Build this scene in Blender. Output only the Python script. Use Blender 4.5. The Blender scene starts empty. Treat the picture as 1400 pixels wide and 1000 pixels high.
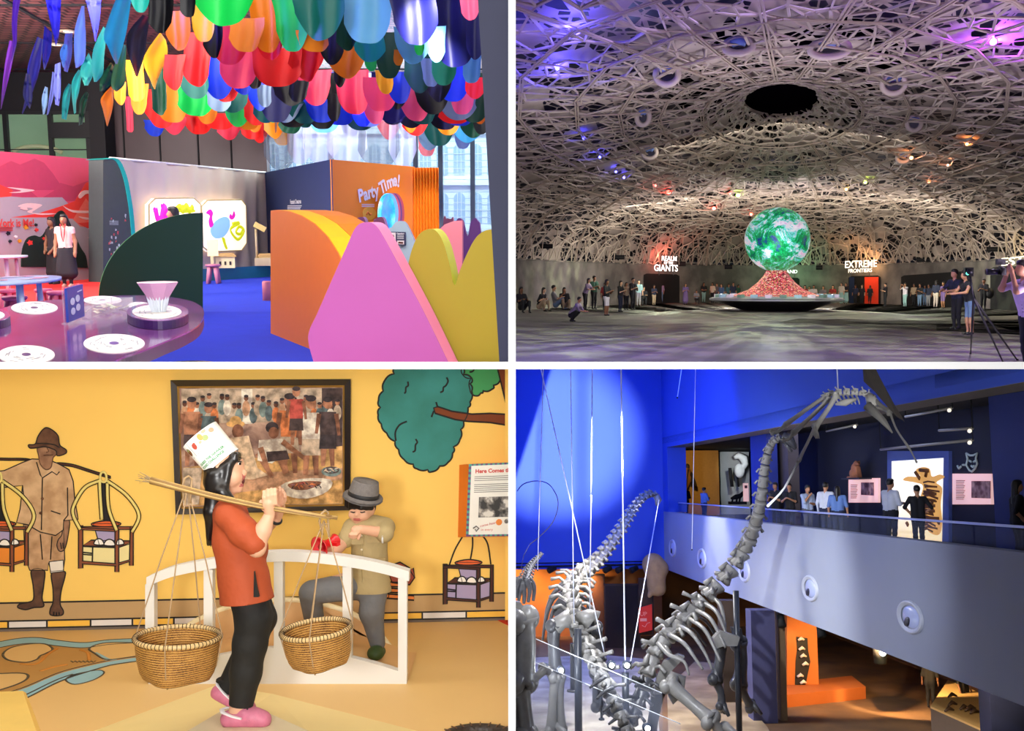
import bpy, bmesh, math, random
import numpy as np
from mathutils import Vector, Matrix
PI = math.pi
sc = bpy.context.scene
COL = sc.collection

# ------------------------------------------------------------------ camera, world, exposure
EYE = 1.4                                   # the camera's height; focal length 1400 px over 1400 px
cam_d = bpy.data.cameras.new('camera'); cam_d.lens = 36; cam_d.sensor_width = 36; cam_d.clip_end = 400; cam_d.clip_start = 0.05
cam = bpy.data.objects.new('camera', cam_d); COL.objects.link(cam)
cam.location = (0,0, EYE); cam.rotation_euler = (PI / 2,0,0)
sc.camera = cam
wd = bpy.data.worlds.new('world'); sc.world = wd; wd.use_nodes = True
wd.node_tree.nodes['Background'].inputs[0].default_value = (0.6,0.7,1,1)
wd.node_tree.nodes['Background'].inputs[1].default_value = 0.012
sc.view_settings.view_transform = 'Standard'; sc.view_settings.look = 'None'
sc.view_settings.exposure = 0.0; sc.view_settings.gamma = 1.0; sc.view_settings.use_curve_mapping = False
sc.cycles.max_bounces = 6; sc.cycles.transparent_max_bounces = 12; sc.cycles.sample_clamp_indirect = 4.0
sc.cycles.caustics_reflective = False; sc.cycles.caustics_refractive = False

def lin(c):
    c = c / 255.0
    return c / 12.92 if c <= 0.04045 else ((c + 0.055) / 1.055) ** 2.4
def rgb(c):
    if isinstance(c, str): c = tuple(int(c[i:i + 2],16) for i in (0,2,4))
    return tuple(lin(x) for x in c[:3])

def add_light(kind, name, loc, target=None, power=100, col=(1,1,1), size=0.5, size_y=None, spot=None, blend=0.3, M=None, gobo=None, spread=None):
    d = bpy.data.lights.new(name, kind); d.energy = power; d.color = col
    if kind == 'AREA':
        d.size = size
        if size_y: d.shape = 'RECTANGLE'; d.size_y = size_y
        if spread: d.spread = spread
    else:
        d.shadow_soft_size = size
    if kind == 'SPOT': d.spot_size = spot; d.spot_blend = blend
    o = bpy.data.objects.new(name, d); COL.objects.link(o)
    loc = Vector(loc); target = Vector(target) if target is not None else loc + Vector((0,0,-1))
    if M is not None: loc = M @ loc; target = M @ target
    q = (target - loc).to_track_quat('-Z', 'Y')
    o.matrix_world = Matrix.Translation(loc) @ q.to_matrix().to_4x4()
    if gobo: gobo(d)
    return o

# ------------------------------------------------------------------ materials
MATS = {}
def mat(name, c, rough=0.6, metal=0.0, var=0.08, scale=8.0, bump=0.0, bscale=60.0, emit=0.0, ecol=None, spec=0.5, coat=0.0, trans=0.0, alpha=1.0, sheen=0.0):
    if name in MATS: return MATS[name]
    m = bpy.data.materials.new(name); m.use_nodes = True
    nt = m.node_tree; b = nt.nodes['Principled BSDF']; N = nt.nodes.new; L = nt.links.new
    base = rgb(c)
    b.inputs['Roughness'].default_value = rough; b.inputs['Metallic'].default_value = metal
    b.inputs['Specular IOR Level'].default_value = spec; b.inputs['Coat Weight'].default_value = coat
    b.inputs['Transmission Weight'].default_value = trans; b.inputs['Alpha'].default_value = alpha
    b.inputs['Sheen Weight'].default_value = sheen
    if var > 0 or bump > 0:
        tc = N('ShaderNodeTexCoord')
    if var > 0:
        n = N('ShaderNodeTexNoise'); n.inputs['Scale'].default_value = scale; n.inputs['Detail'].default_value = 4
        L(tc.outputs['Object'], n.inputs['Vector'])
        mx = N('ShaderNodeMix'); mx.data_type = 'RGBA'
        mx.inputs[6].default_value = (*[x * (1 - var) for x in base],1); mx.inputs[7].default_value = (*[min(1, x * (1 + var)) for x in base],1)
        L(n.outputs['Fac'], mx.inputs[0]); L(mx.outputs[2], b.inputs['Base Color'])
    else:
        b.inputs['Base Color'].default_value = (*base, 1)
    if bump > 0:
        n2 = N('ShaderNodeTexNoise'); n2.inputs['Scale'].default_value = bscale; n2.inputs['Detail'].default_value = 3
        L(tc.outputs['Object'], n2.inputs['Vector'])
        bp = N('ShaderNodeBump'); bp.inputs['Strength'].default_value = bump; bp.inputs['Distance'].default_value = 0.02
        L(n2.outputs['Fac'], bp.inputs['Height']); L(bp.outputs['Normal'], b.inputs['Normal'])
    if emit > 0:
        b.inputs['Emission Color'].default_value = (*(rgb(ecol) if ecol else base),1); b.inputs['Emission Strength'].default_value = emit
    MATS[name] = m
    return m
def mnodes(name):
    m = bpy.data.materials.new(name); m.use_nodes = True; MATS[name] = m
    nt = m.node_tree
    return m, nt, nt.nodes['Principled BSDF'], nt.nodes.new, nt.links.new
def ramp(N, stops, interp='LINEAR'):
    r = N('ShaderNodeValToRGB'); e = r.color_ramp.elements; r.color_ramp.interpolation = interp
    while len(e) < len(stops): e.new(0.5)
    for k, (p, c) in enumerate(stops):
        e[k].position = p; e[k].color = (*c, 1) if len(c) == 3 else c
    return r

def tone(name, a, b, scale=6.0):
    if name in MATS: return MATS[name]
    m, nt, bs, N, L = mnodes(name); tc = N('ShaderNodeTexCoord'); n = N('ShaderNodeTexNoise'); n.inputs['Scale'].default_value = scale; n.inputs['Detail'].default_value = 6
    L(tc.outputs['Object'], n.inputs['Vector']); r = ramp(N, [(0.36, rgb(a)),(0.64, rgb(b))]); L(n.outputs['Fac'], r.inputs[0]); L(r.outputs[0], bs.inputs['Base Color']); bs.inputs['Roughness'].default_value = 0.8
    return m

# ------------------------------------------------------------------ mesh builder
def vec(*a): return Vector(a if len(a) > 1 else a[0])
class MB:
    def __init__(s): s.v = []; s.f = []; s.m = []; s.s = []
    def add(s, vs, fs, m=0, smooth=False):
        b = len(s.v); s.v.extend(tuple(v) for v in vs)
        for f in fs: s.f.append([b + i for i in f]); s.m.append(m); s.s.append(smooth)
        return s
    def box(s, c, d, m=0, rot=None):
        c = Vector(c); R = rot or Matrix.Identity(3)
        vs = [c + R @ Vector((x * d[0] / 2, y * d[1] / 2, z * d[2] / 2)) for z in (-1,1) for y in (-1,1) for x in (-1,1)]
        return s.add(vs, [(0,2,3,1),(4,5,7,6),(0,1,5,4),(2,6,7,3),(0,4,6,2),(1,3,7,5)], m)
    def slab(s, poly, off, m=0, ms=None):
        """poly: 3-D points of a flat outline, extruded by the vector off"""
        n = len(poly); off = Vector(off); a = [Vector(p) for p in poly]
        nrm = Vector((0,0,0))
        for i in range(n): nrm += a[i].cross(a[(i + 1) % n])
        if nrm.dot(off) > 0: a.reverse()
        vs = a + [p + off for p in a]
        s.add(vs, [tuple(range(n)), tuple(reversed(range(n, 2 * n)))], m)
        b = len(s.v) - 2 * n
        for i in range(n):
            j = (i + 1) % n
            s.f.append([b + j, b + i, b + n + i, b + n + j]); s.m.append(m if ms is None else ms); s.s.append(False)
        return s
    def tube(s, pts, r, n=8, m=0, cap=True, closed=False, flat=None):
        P = [Vector(p) for p in pts]; k = len(P)
        if k < 2: return s
        rs = [r] * k if not hasattr(r, '__len__') else list(r)
        T = []
        for i in range(k):
            if closed: t = P[(i + 1) % k] - P[i - 1]
            else: t = P[min(i + 1, k - 1)] - P[max(i - 1,0)]
            T.append(t.normalized() if t.length > 1e-9 else Vector((0,0,1)))
        up = Vector((0,0,1)) if abs(T[0].z) < 0.9 else Vector((0,1,0))
        if flat is not None: up = Vector(flat)
        vs = []; a = None
        for i in range(k):
            if a is None or flat is not None: a = up.cross(T[i])
            else: a = a - T[i] * a.dot(T[i])
            if a.length < 1e-6: a = Vector((1,0,0)).cross(T[i])
            a.normalize(); b = T[i].cross(a)
            fl = 0.35 if flat is not None else 1.0
            for q in range(n):
                w = 2 * PI * q / n
                vs.append(P[i] + a * math.cos(w) * rs[i] + b * math.sin(w) * rs[i] * fl)
        fs = []
        for i in range(k if closed else k - 1):
            j = (i + 1) % k
            for q in range(n):
                q2 = (q + 1) % n
                fs.append((i * n + q, i * n + q2, j * n + q2, j * n + q))
        if cap and not closed: fs += [tuple(reversed(range(n))), tuple(range((k - 1) * n, k * n))]
        return s.add(vs, fs, m, n > 4)
    def lathe(s, prof, n=24, m=0, c=(0,0,0), sx=1, sy=1, smooth=True, a0=0.0, a1=2 * PI):
        c = Vector(c); full = abs(a1 - a0 - 2 * PI) < 1e-6; k = n if full else n + 1
        vs = [c + Vector((r * sx * math.cos(a0 + (a1 - a0) * i / n), r * sy * math.sin(a0 + (a1 - a0) * i / n), z)) for (r, z) in prof for i in range(k)]
        fs = []
        for j in range(len(prof) - 1):
            for i in range(n):
                i2 = (i + 1) % k
                fs.append((j * k + i, j * k + i2,(j + 1) * k + i2,(j + 1) * k + i))
        if full:
            if prof[0][0] > 1e-5: fs.append(tuple(reversed(range(k))))
            if prof[-1][0] > 1e-5: fs.append(tuple(range((len(prof) - 1) * k, len(prof) * k)))
        return s.add(vs, fs, m, smooth)
    def ell(s, c, r, nu=14, nv=9, m=0, rot=None):
        c = Vector(c); R = rot or Matrix.Identity(3); vs = []; fs = []
        if not hasattr(r, '__len__'): r = (r, r, r)
        vs.append(c + R @ Vector((0,0,-r[2])))
        for j in range(1, nv):
            p = -PI / 2 + PI * j / nv
            for i in range(nu):
                a = 2 * PI * i / nu
                vs.append(c + R @ Vector((r[0] * math.cos(p) * math.cos(a), r[1] * math.cos(p) * math.sin(a), r[2] * math.sin(p))))
        vs.append(c + R @ Vector((0,0, r[2]))); last = len(vs) - 1
        for i in range(nu):
            i2 = (i + 1) % nu
            fs.append((0,1 + i2,1 + i)); fs.append((last, 1 + (nv - 2) * nu + i, 1 + (nv - 2) * nu + i2))
            for j in range(nv - 2):
                fs.append((1 + j * nu + i, 1 + j * nu + i2,1 + (j + 1) * nu + i2,1 + (j + 1) * nu + i))
        return s.add(vs, fs, m, True)
    def grid(s, fn, nu, nv, m=0, smooth=True, closed_u=False):
        vs = [fn(i / (nu if closed_u else nu), j / nv) for j in range(nv + 1) for i in range(nu if closed_u else nu + 1)]
        k = nu if closed_u else nu + 1; fs = []
        for j in range(nv):
            for i in range(nu):
                i2 = (i + 1) % k
                fs.append((j * k + i, j * k + i2,(j + 1) * k + i2,(j + 1) * k + i))
        return s.add(vs, fs, m, smooth)
    def mesh(s, name, mats):
        me = bpy.data.meshes.new(name); me.from_pydata(s.v, [], s.f)
        for mm in (mats if isinstance(mats, (list, tuple)) else [mats]): me.materials.append(mm)
        me.polygons.foreach_set('material_index', s.m); me.polygons.foreach_set('use_smooth', s.s)
        me.update()
        return me
    def build(s, name, mats, parent=None, M=None, room=None):
        return link(name, s.mesh(name, mats), parent, M, room)
ROOMOBJ = {}
CUR = [None]
def link(name, me, parent=None, M=None, room=None):
    o = bpy.data.objects.new(name, me); COL.objects.link(o)
    if parent is not None: o.parent = parent
    if M is not None: o.matrix_world = M
    ROOMOBJ.setdefault(room or CUR[0],[]).append(o)
    return o
def tag(o, label=None, cat=None, group=None, kind=None):
    if label: o['label'] = label
    if cat: o['category'] = cat
    if group: o['group'] = group
    if kind: o['kind'] = kind
    return o
def thing(name, label, cat, M=None, group=None):
    o = bpy.data.objects.new(name, None); COL.objects.link(o); o.empty_display_size = 0.1
    if M is not None: o.matrix_world = M
    ROOMOBJ.setdefault(CUR[0],[]).append(o)
    return tag(o, label, cat, group)
def struct(o): o['kind'] = 'structure'; return o
def copy_tree(o, M=None, parent=None):
    c = o.copy(); COL.objects.link(c); ROOMOBJ.setdefault(CUR[0],[]).append(c)
    if parent is not None: c.parent = parent
    elif M is not None: c.matrix_world = M
    for ch in list(o.children): copy_tree(ch, None, c)
    return c

def text_into(mb, s, size, fn, m=0, align='CENTER', extrude=0.0, spacing=1.0, bold=0.0):
    """lettering s as mesh; fn maps (x, y, z) of the flat lettering to a 3-D point"""
    cu = bpy.data.curves.new('lettering', 'FONT'); cu.body = s; cu.size = size; cu.align_x = align; cu.align_y = 'CENTER'
    cu.extrude = extrude; cu.space_character = spacing; cu.offset = bold; cu.resolution_u = 3
    o = bpy.data.objects.new('lettering', cu); COL.objects.link(o)
    dg = bpy.context.evaluated_depsgraph_get(); ev = o.evaluated_get(dg); me = ev.to_mesh()
    mb.add([fn(v.co.x, v.co.y, v.co.z) for v in me.vertices],[tuple(p.vertices) for p in me.polygons], m)
    ev.to_mesh_clear(); bpy.data.objects.remove(o); bpy.data.curves.remove(cu)

def spline(pts, n=8, closed=False):
    """Catmull-Rom through pts (any dimension)"""
    P = [np.array(p, float) for p in pts]; k = len(P); out = []
    for i in range(k if closed else k - 1):
        if closed: a, b, c, d = P[i - 1], P[i], P[(i + 1) % k], P[(i + 2) % k]
        else: a, b, c, d = P[max(i - 1,0)], P[i], P[i + 1], P[min(i + 2, k - 1)]
        for q in range(n):
            t = q / n
            out.append(0.5 * ((2 * b) + (c - a) * t + (2 * a - 5 * b + 4 * c - d) * t * t + (3 * b - a - 3 * c + d) * t ** 3))
    if not closed: out.append(P[-1])
    return [tuple(x) for x in out]

# ------------------------------------------------------------------ smooth continuous bodies: blended capsules and ellipsoids, meshed by surface nets
def cap(a, b, ra, rb=None, m=0): return ('c', np.array(a, float), np.array(b, float), ra, ra if rb is None else rb, m)
def elp(c, r, m=0, rot=None): return ('e', np.array(c, float), np.array(r if hasattr(r, '__len__') else (r,) * 3, float), None if rot is None else np.array(rot), m)
def _sdf(p, X):
    if p[0] == 'c':
        a, b, ra, rb = p[1:5]; d = b - a; L2 = max(d @ d, 1e-12)
        t = np.clip(((X - a) @ d) / L2,0,1)
        q = X - a - t[..., None] * d
        return np.sqrt((q * q).sum(-1)) - (ra + (rb - ra) * t)
    c, r, R = p[1:4]; q = X - c
    if R is not None: q = q @ R
    k0 = np.sqrt(((q / r) ** 2).sum(-1)); k1 = np.sqrt(((q / r ** 2) ** 2).sum(-1))
    return np.where(k1 > 1e-9, k0 * (k0 - 1) / np.maximum(k1,1e-9),-r.min())
def pbox(p):
    if p[0] == 'c':
        r = max(p[3], p[4]); return np.minimum(p[1], p[2]) - r, np.maximum(p[1], p[2]) + r
    r = p[2].max(); return p[1] - r, p[1] + r
def sdf_mesh(prims, vox, k=0.02, paint=None, name='body', mats=None):
    lo = np.min([pbox(p)[0] for p in prims],0) - 2.5 * vox; hi = np.max([pbox(p)[1] for p in prims],0) + 2.5 * vox
    n = np.ceil((hi - lo) / vox).astype(int) + 1
    ax = [lo[i] + vox * np.arange(n[i]) for i in range(3)]
    F = np.full(n, 10.0)
    for p in prims:
        bl, bh = pbox(p); pad = k * 1.5 + 2 * vox
        i0 = np.clip(np.floor((bl - pad - lo) / vox).astype(int),0, n - 1); i1 = np.clip(np.ceil((bh + pad - lo) / vox).astype(int) + 1,1, n)
        sl = tuple(slice(i0[q], i1[q]) for q in range(3))
        X = np.stack(np.meshgrid(*[ax[q][sl[q]] for q in range(3)], indexing='ij'),-1)
        d = _sdf(p, X); f = F[sl]
        h = np.clip(0.5 + 0.5 * (f - d) / k, 0,1)
        F[sl] = f * (1 - h) + d * h - k * h * (1 - h)
    S = F < 0
    cn = n - 1; acc = np.zeros((*cn, 3)); cnt = np.zeros(cn)
    cor = [(x, y, z) for x in (0,1) for y in (0,1) for z in (0,1)]
    g = lambda A, c: A[c[0]:c[0] + cn[0], c[1]:c[1] + cn[1], c[2]:c[2] + cn[2]]
    for a in cor:
        for q in range(3):
            if a[q] == 0:
                b = list(a); b[q] = 1
                fa, fb = g(F, a), g(F, b); cr = (fa < 0) != (fb < 0)
                t = np.where(cr, fa / np.where(cr, fa - fb, 1),0)
                for w in range(3): acc[..., w] += cr * (a[w] + (t if w == q else 0))
                cnt += cr
    act = cnt > 0; idx = np.full(cn, -1); idx[act] = np.arange(act.sum())
    cell = np.argwhere(act); V = lo + (cell + acc[act] / cnt[act][:, None]) * vox
    faces = []
    for q in range(3):
        u, w = (q + 1) % 3,(q + 2) % 3
        s0 = [slice(None)] * 3; s1 = [slice(None)] * 3; s0[q] = slice(0,-1); s1[q] = slice(1, None)
        A, B = S[tuple(s0)], S[tuple(s1)]; e = np.argwhere(A != B)
        e = e[(e[:, u] > 0) & (e[:, w] > 0) & (e[:, u] < cn[u]) & (e[:, w] < cn[w])]
        if not len(e): continue
        du = np.zeros(3, int); du[u] = 1; dw = np.zeros(3, int); dw[w] = 1
        qd = np.stack([idx[tuple((e - du - dw).T)], idx[tuple((e - dw).T)], idx[tuple(e.T)], idx[tuple((e - du).T)]],1)
        fl = ~A[tuple(e.T)]; qd[fl] = qd[fl][:, ::-1]; faces.append(qd)
    Q = np.concatenate(faces)
    me = bpy.data.meshes.new(name); me.from_pydata(V.tolist(),[], Q.tolist())
    C = V[Q].mean(1)
    D = np.stack([_sdf(p, C) for p in prims],0); mi = np.array([p[-1] for p in prims])[D.argmin(0)]
    if paint: mi = paint(C, mi)
    for mm in (mats or []): me.materials.append(mm)
    me.polygons.foreach_set('material_index', mi.astype(np.int32)); me.polygons.foreach_set('use_smooth', np.ones(len(Q), bool)); me.update()
    return me

# ------------------------------------------------------------------ rooms: each is a level-floored hall turned as a whole towards the camera's corner
class Room:
    def __init__(s, code, h, horizon, vpx=700.0):
        s.code = code; s.h = h
        t = math.atan2(500 - horizon, 1400); yaw = -math.atan2(vpx - 700, math.hypot(1400,500 - horizon))
        s.R = Matrix.Rotation(t, 3, 'X') @ Matrix.Rotation(yaw, 3, 'Z'); s.Ri = s.R.transposed()
        s.W = Matrix.Translation((0,0, EYE)) @ s.R.to_4x4() @ Matrix.Translation((0,0,-h))
    def ray(s, px, py): return s.Ri @ Vector(((px - 700) / 1400,1,(500 - py) / 1400))
    def at(s, px, py, y):                   # the point at room depth y behind that pixel
        d = s.ray(px, py); t = y / d.y
        return Vector((d.x * t, y, s.h + d.z * t))
    def fl(s, px, py, z=0.0):               # the point on the level plane z behind that pixel
        d = s.ray(px, py); t = (z - s.h) / d.z
        return Vector((d.x * t, d.y * t, z))
    def pl(s, px, py, p0, nrm):             # the point on any plane behind that pixel
        d = s.ray(px, py); o = Vector((0,0, s.h)); nrm = Vector(nrm)
        return o + d * ((Vector(p0) - o).dot(nrm) / d.dot(nrm))
    def M(s, loc=(0,0,0), rz=0.0, sc_=1.0): return s.W @ Matrix.Translation(Vector(loc)) @ Matrix.Rotation(rz, 4, 'Z') @ Matrix.Scale(sc_, 4)

# ------------------------------------------------------------------ people: one continuous body each, hair as a child
def person_prims(H, w=1.0, arms=None, legs=None, lean=(0,0), head=(0,0), mats=(0,1,2,3), skirt=0.0, sleeve=0.5, short=False, hipz=0.52, headturn=0.0):
    """faces -Y. arms: {side: (elbow, wrist)} and legs: {side: (knee, ankle)} in units of H, side -1 / +1; mats: skin, top, bottom, shoe"""
    sk, tp, bt, sh = mats; q = lambda x, y, z: (x * H, y * H, z * H); P = []
    lx, ly = lean
    hip = np.array((0,0, hipz)); sh0 = hip + np.array((lx, ly, 0.295 - 0.3 * (lx * lx + ly * ly)))
    nk = sh0 + np.array((lx * 0.15, ly * 0.15,0.045)); hd = nk + np.array((head[0], head[1] - 0.012,0.072))
    c = lambda a, b, ra, rb, m: P.append(cap(np.array(a) * H, np.array(b) * H, ra * H, rb * H, m))
    for s in (-1,1):                                             # torso as two flanks and a chest
        c(hip + (s * 0.038 * w, 0,0.02), sh0 + (s * 0.05 * w, 0,-0.06),0.062 * w, 0.062 * w, tp)
        c(sh0 + (s * 0.03 * w, 0,-0.02), sh0 + (s * 0.1 * w, 0,-0.018),0.04,0.036, tp)
        c(hip + (s * 0.045 * w, 0.005,-0.01), hip + (s * 0.045 * w, 0.005,-0.04),0.063 * w, 0.06 * w, bt)
    c(sh0 + (0,0,0.0), nk + (0,0,0.02),0.03,0.027, sk)
    P.append(elp(hd * H, np.array((0.046,0.056,0.068)) * H, sk)); P.append(elp((hd + (0,-0.03,-0.035)) * H, np.array((0.028,0.025,0.03)) * H, sk))
    P.append(cap((hd + (0,-0.052,0.0)) * H, (hd + (0,-0.062,-0.016)) * H, 0.006 * H, 0.009 * H, sk))
    A = arms or {}; Lg = legs or {}
    for s in (-1,1):
        shp = sh0 + (s * 0.112 * w, 0,-0.02)
        e, wr = A.get(s, ((s * 0.145 * w, 0.01, sh0[2] - 0.19),(s * 0.15 * w, -0.03, sh0[2] - 0.335)))
        e = np.array(e); wr = np.array(wr); mid = shp + (e - shp) * min(1, sleeve * 2)
        c(shp, mid, 0.034,0.03, tp)
        if sleeve < 0.5: c(mid, e, 0.026,0.023, sk)
        c(e, wr, 0.024,0.018, tp if sleeve > 0.8 else sk)
        d = wr - e; d = d / max(np.linalg.norm(d),1e-6)
        c(wr + d * 0.012, wr + d * 0.06,0.017,0.014, sk); c(wr + d * 0.015 + (-s * 0.01,-0.012,0), wr + d * 0.045 + (-s * 0.014,-0.018,0),0.008,0.006, sk)
        kn, an = Lg.get(s, ((s * 0.05 * w, -0.012,0.285),(s * 0.05 * w, 0.012,0.05)))
        kn = np.array(kn); an = np.array(an); hj = hip + (s * 0.05 * w, 0,-0.03)
        c(hj, kn, 0.056 * w, 0.037, bt); lower = sk if short else bt
        c(kn, kn + (an - kn) * 0.35,0.035,0.036, lower); c(kn + (an - kn) * 0.35, an, 0.035,0.022, lower)
        c(an + (0,0.012,-0.022), an + (0,-0.075,-0.03),0.024,0.02, sh)
    if skirt > 0:
        for s in (-1,0,1): c(hip + (s * 0.04,0,-0.02),(s * 0.06,0, hipz - 0.02 - skirt),0.07,0.085, bt)
    return P, hd * H
def hair_prims(hd, H, style='short', m=0):
    P = [elp(hd + np.array((0,0.012,0.018)) * H, np.array((0.052,0.055,0.06)) * H, m), elp(hd + np.array((0,-0.025,0.045)) * H, np.array((0.04,0.03,0.03)) * H, m)]
    if style in ('long', 'bob'):
        z = -0.19 if style == 'long' else -0.08
        for s in (-1,1): P.append(cap(hd + np.array((s * 0.035,0.02,0.0)) * H, hd + np.array((s * 0.04,0.04, z)) * H, 0.024 * H, 0.018 * H, m))
        P.append(cap(hd + np.array((0,0.035,0)) * H, hd + np.array((0,0.055, z * 1.05)) * H, 0.035 * H, 0.025 * H, m))
    if style == 'tail': P.append(cap(hd + np.array((0,0.06,0.03)) * H, hd + np.array((0,0.09,-0.13)) * H, 0.02 * H, 0.01 * H, m))
    if style == 'bun': P.append(elp(hd + np.array((0,0.06,0.045)) * H, 0.026 * H, m))
    return P
SKINS = ['c89a78', 'b98563', '9a6a4b', 'd2a684', '7d5338']
def person(label, M, H=1.68, top='404050', bottom='202028', skin=1, hair='short', hairc='17120f', shoe='1c1c1e', vox=0.02, group=None, cat='person', name='person', **kw):
    r = thing(name, label, cat, M, group)
    ms = [mat('skin_%s' % SKINS[skin], SKINS[skin],0.55, var=0.05), mat('cloth_' + top, top, 0.85, var=0.12, scale=14), mat('cloth_' + bottom, bottom, 0.85, var=0.12, scale=14), mat('shoe_' + shoe, shoe, 0.5)]
    P, hd = person_prims(H, **kw)
    link('body', sdf_mesh(P, vox, 0.022 * H, name='person_body', mats=ms), r)
    if hair: link('hair', sdf_mesh(hair_prims(hd, H, hair), vox * 0.8,0.015 * H, name='person_hair', mats=[mat('hair_' + hairc, hairc, 0.45, var=0.2, scale=30)]), r)
    if vox <= 0.016:
        e = MB()
        for s in (-1,1): e.ell((hd[0] + s * 0.019 * H, hd[1] - 0.052 * H, hd[2] + 0.004 * H),(0.006 * H, 0.004 * H, 0.0035 * H),8,6)
        e.ell((hd[0], hd[1] - 0.05 * H, hd[2] - 0.036 * H),(0.013 * H, 0.005 * H, 0.0035 * H),8,6,1)
        e.build('face_features',[mat('eye_dark', '1a1210',0.3), mat('lip', '9c5046',0.5)], r)
    return r

# ------------------------------------------------------------------ clip each hall to the added dividers that bound it
T2 = 0.01                                   # half thickness of the dividers
def wm(o):
    m = o.matrix_basis.copy()
    while o.parent: o = o.parent; m = o.matrix_basis @ m
    return m
def trim_to(code, sx, sz, gap=0.002):
    for o in list(ROOMOBJ.get(code, [])):
        if o.type != 'MESH': continue
        M = wm(o); bb = [M @ Vector(c) for c in o.bound_box]
        pls = []
        if min(sx * v.x for v in bb) < T2 + gap: pls.append((Vector((sx * (T2 + gap),0,0)), Vector((sx, 0,0))))
        if min(sz * (v.z - EYE) for v in bb) < T2 + gap: pls.append((Vector((0,0, EYE + sz * (T2 + gap))), Vector((0,0, sz))))
        if not pls: continue
        if o.data.users > 1: o.data = o.data.copy()
        bm = bmesh.new(); bm.from_mesh(o.data); Mi = M.inverted(); Mt = M.to_3x3().transposed()
        for co, no in pls:
            bmesh.ops.bisect_plane(bm, geom=bm.verts[:] + bm.edges[:] + bm.faces[:], plane_co=Mi @ co, plane_no=(Mt @ no).normalized(), clear_inner=True, dist=1e-5)
        empty = len(bm.faces) == 0
        bm.to_mesh(o.data); bm.free()
        if empty and not o.children:
            ROOMOBJ[code].remove(o); bpy.data.objects.remove(o)
    for o in list(ROOMOBJ.get(code, [])):
        if o.type == 'EMPTY' and not o.children: ROOMOBJ[code].remove(o); bpy.data.objects.remove(o)

# ------------------------------------------------------------------ added white dividers, standing for the border lines between the four views
white = mat('divider_white', 'f6f6f6',0.7, var=0.01)
CUR[0] = 'shell'
w = MB(); w.box((0,2.8 + 43, EYE),(2 * T2,86,60)); struct(w.build('divider_upright', white))
w = MB()
for sx in (-1,1): w.box((sx * (T2 + 20),2.8 + 43, EYE),(40,86,2 * T2))
struct(w.build('divider_level', white))
add_light('AREA', 'divider_fill',(0,-0.25, EYE),(0,3, EYE),88,(1,1,1),0.3)  # added unseen lamp behind the camera, whitens the divider edges

# ================================================================== the hawker hall (yellow): children, bridge, baskets
CUR[0] = 'BL'
B = Room('BL', EYE, 500)
add_light('AREA', 'hall_flash',(-0.75,-0.1,1.34),(-1.2,5,0.6),92,(1,0.975,0.94),0.35)
add_light('AREA', 'overhead_fill',(-1.3,3.25,1.383),(-1.3,4.1,0.2),15,(1,0.97,0.92),2.2,0.35)  # added fill lights, unseen under the level divider
add_light('AREA', 'overhead_fill',(-1.3,4.4,1.383),(-1.3,4.5,0.0),13,(1,0.97,0.92),2.4,0.5)
yel = mat('wall_yellow', 'fbce67',0.75, var=0.03, scale=3); ink = mat('ink_black', '17120f',0.7, var=0)
wa, wb = Vector((-2.69,5.385,0)), Vector((0.0,5.63,0)); wu = (wb - wa).normalized(); wn = Vector((wu.y, -wu.x, 0))
def wp(px, py, off=0.0): return B.pl(px, py, wa + wn * off, wn)
def wflat(mb, poly, o0, o1, m=0): mb.slab([wp(x, y, o1) for x, y in poly],-wn * (o1 - o0), m)
def wink(mb, pts, off, m, w=1.0, closed=False): mb.tube([wp(x, y, off) for x, y in pts], w * 0.0042,6, m, closed=closed, flat=wn)
def smooth(pts, n=5): return spline(pts, n, True)
# wall: yellow field, painted kerb, dark foot line
tan = mat('kerb_tan', 'bd9a68',0.8, var=0.06); blk_y = mat('kerb_yellow', 'f6bf47',0.75); blk_w = mat('kerb_white', 'e6dfd8',0.7); foot = mat('wall_foot', '6f6258',0.8)
mb = MB(); u0, u1 = wa - wu * 0.25, wb + wu * 0.1
mb.slab([u0, u1, u1 + Vector((0,0,1.45)), u0 + Vector((0,0,1.45))],-wn * 0.08,0)
def band(z0, z1, a, b, m, off=0.002):
    p = [u0 + wu * a + wn * off, u0 + wu * b + wn * off]
    mb.slab([p[0] + Vector((0,0, z0)), p[1] + Vector((0,0, z0)), p[1] + Vector((0,0, z1)), p[0] + Vector((0,0, z1))],-wn * off, m)
Lw = (u1 - u0).length
band(0.055,0.15,0, Lw, 1); band(0.018,0.055,0, Lw, 3,0.0018); band(0.0,0.016,0, Lw, 4,0.003)
k = 0
xs = [0.0,0.29,0.487,0.71,0.925,1.14,1.36,1.585,1.805,2.02,2.24,2.46,2.7,2.95,3.3]
for a, b in zip(xs, xs[1:]):
    band(0.019,0.052, a + 0.005, b - 0.005,2 if k % 2 == 0 else 3,0.003); band(0.017,0.055, b - 0.005, b + 0.004,5,0.0035); k += 1
for z in (0.15,0.0545,0.0165): band(z - 0.004, z + 0.004,0, Lw, 5,0.004)
struct(mb.build('wall_back',[yel, tan, blk_y, blk_w, foot, ink]))
mb = MB(); mb.slab([(-2.95,5.2,0),(-2.75,5.41,0),(-2.75,5.41,1.45),(-2.95,5.2,1.45)],(-0.05,0.05,0)); struct(mb.build('wall_left', yel))
mb = MB(); mb.box((-0.02,5.585,0.7),(0.035,0.07,1.36)); struct(mb.build('trim_1', yel))
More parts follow.
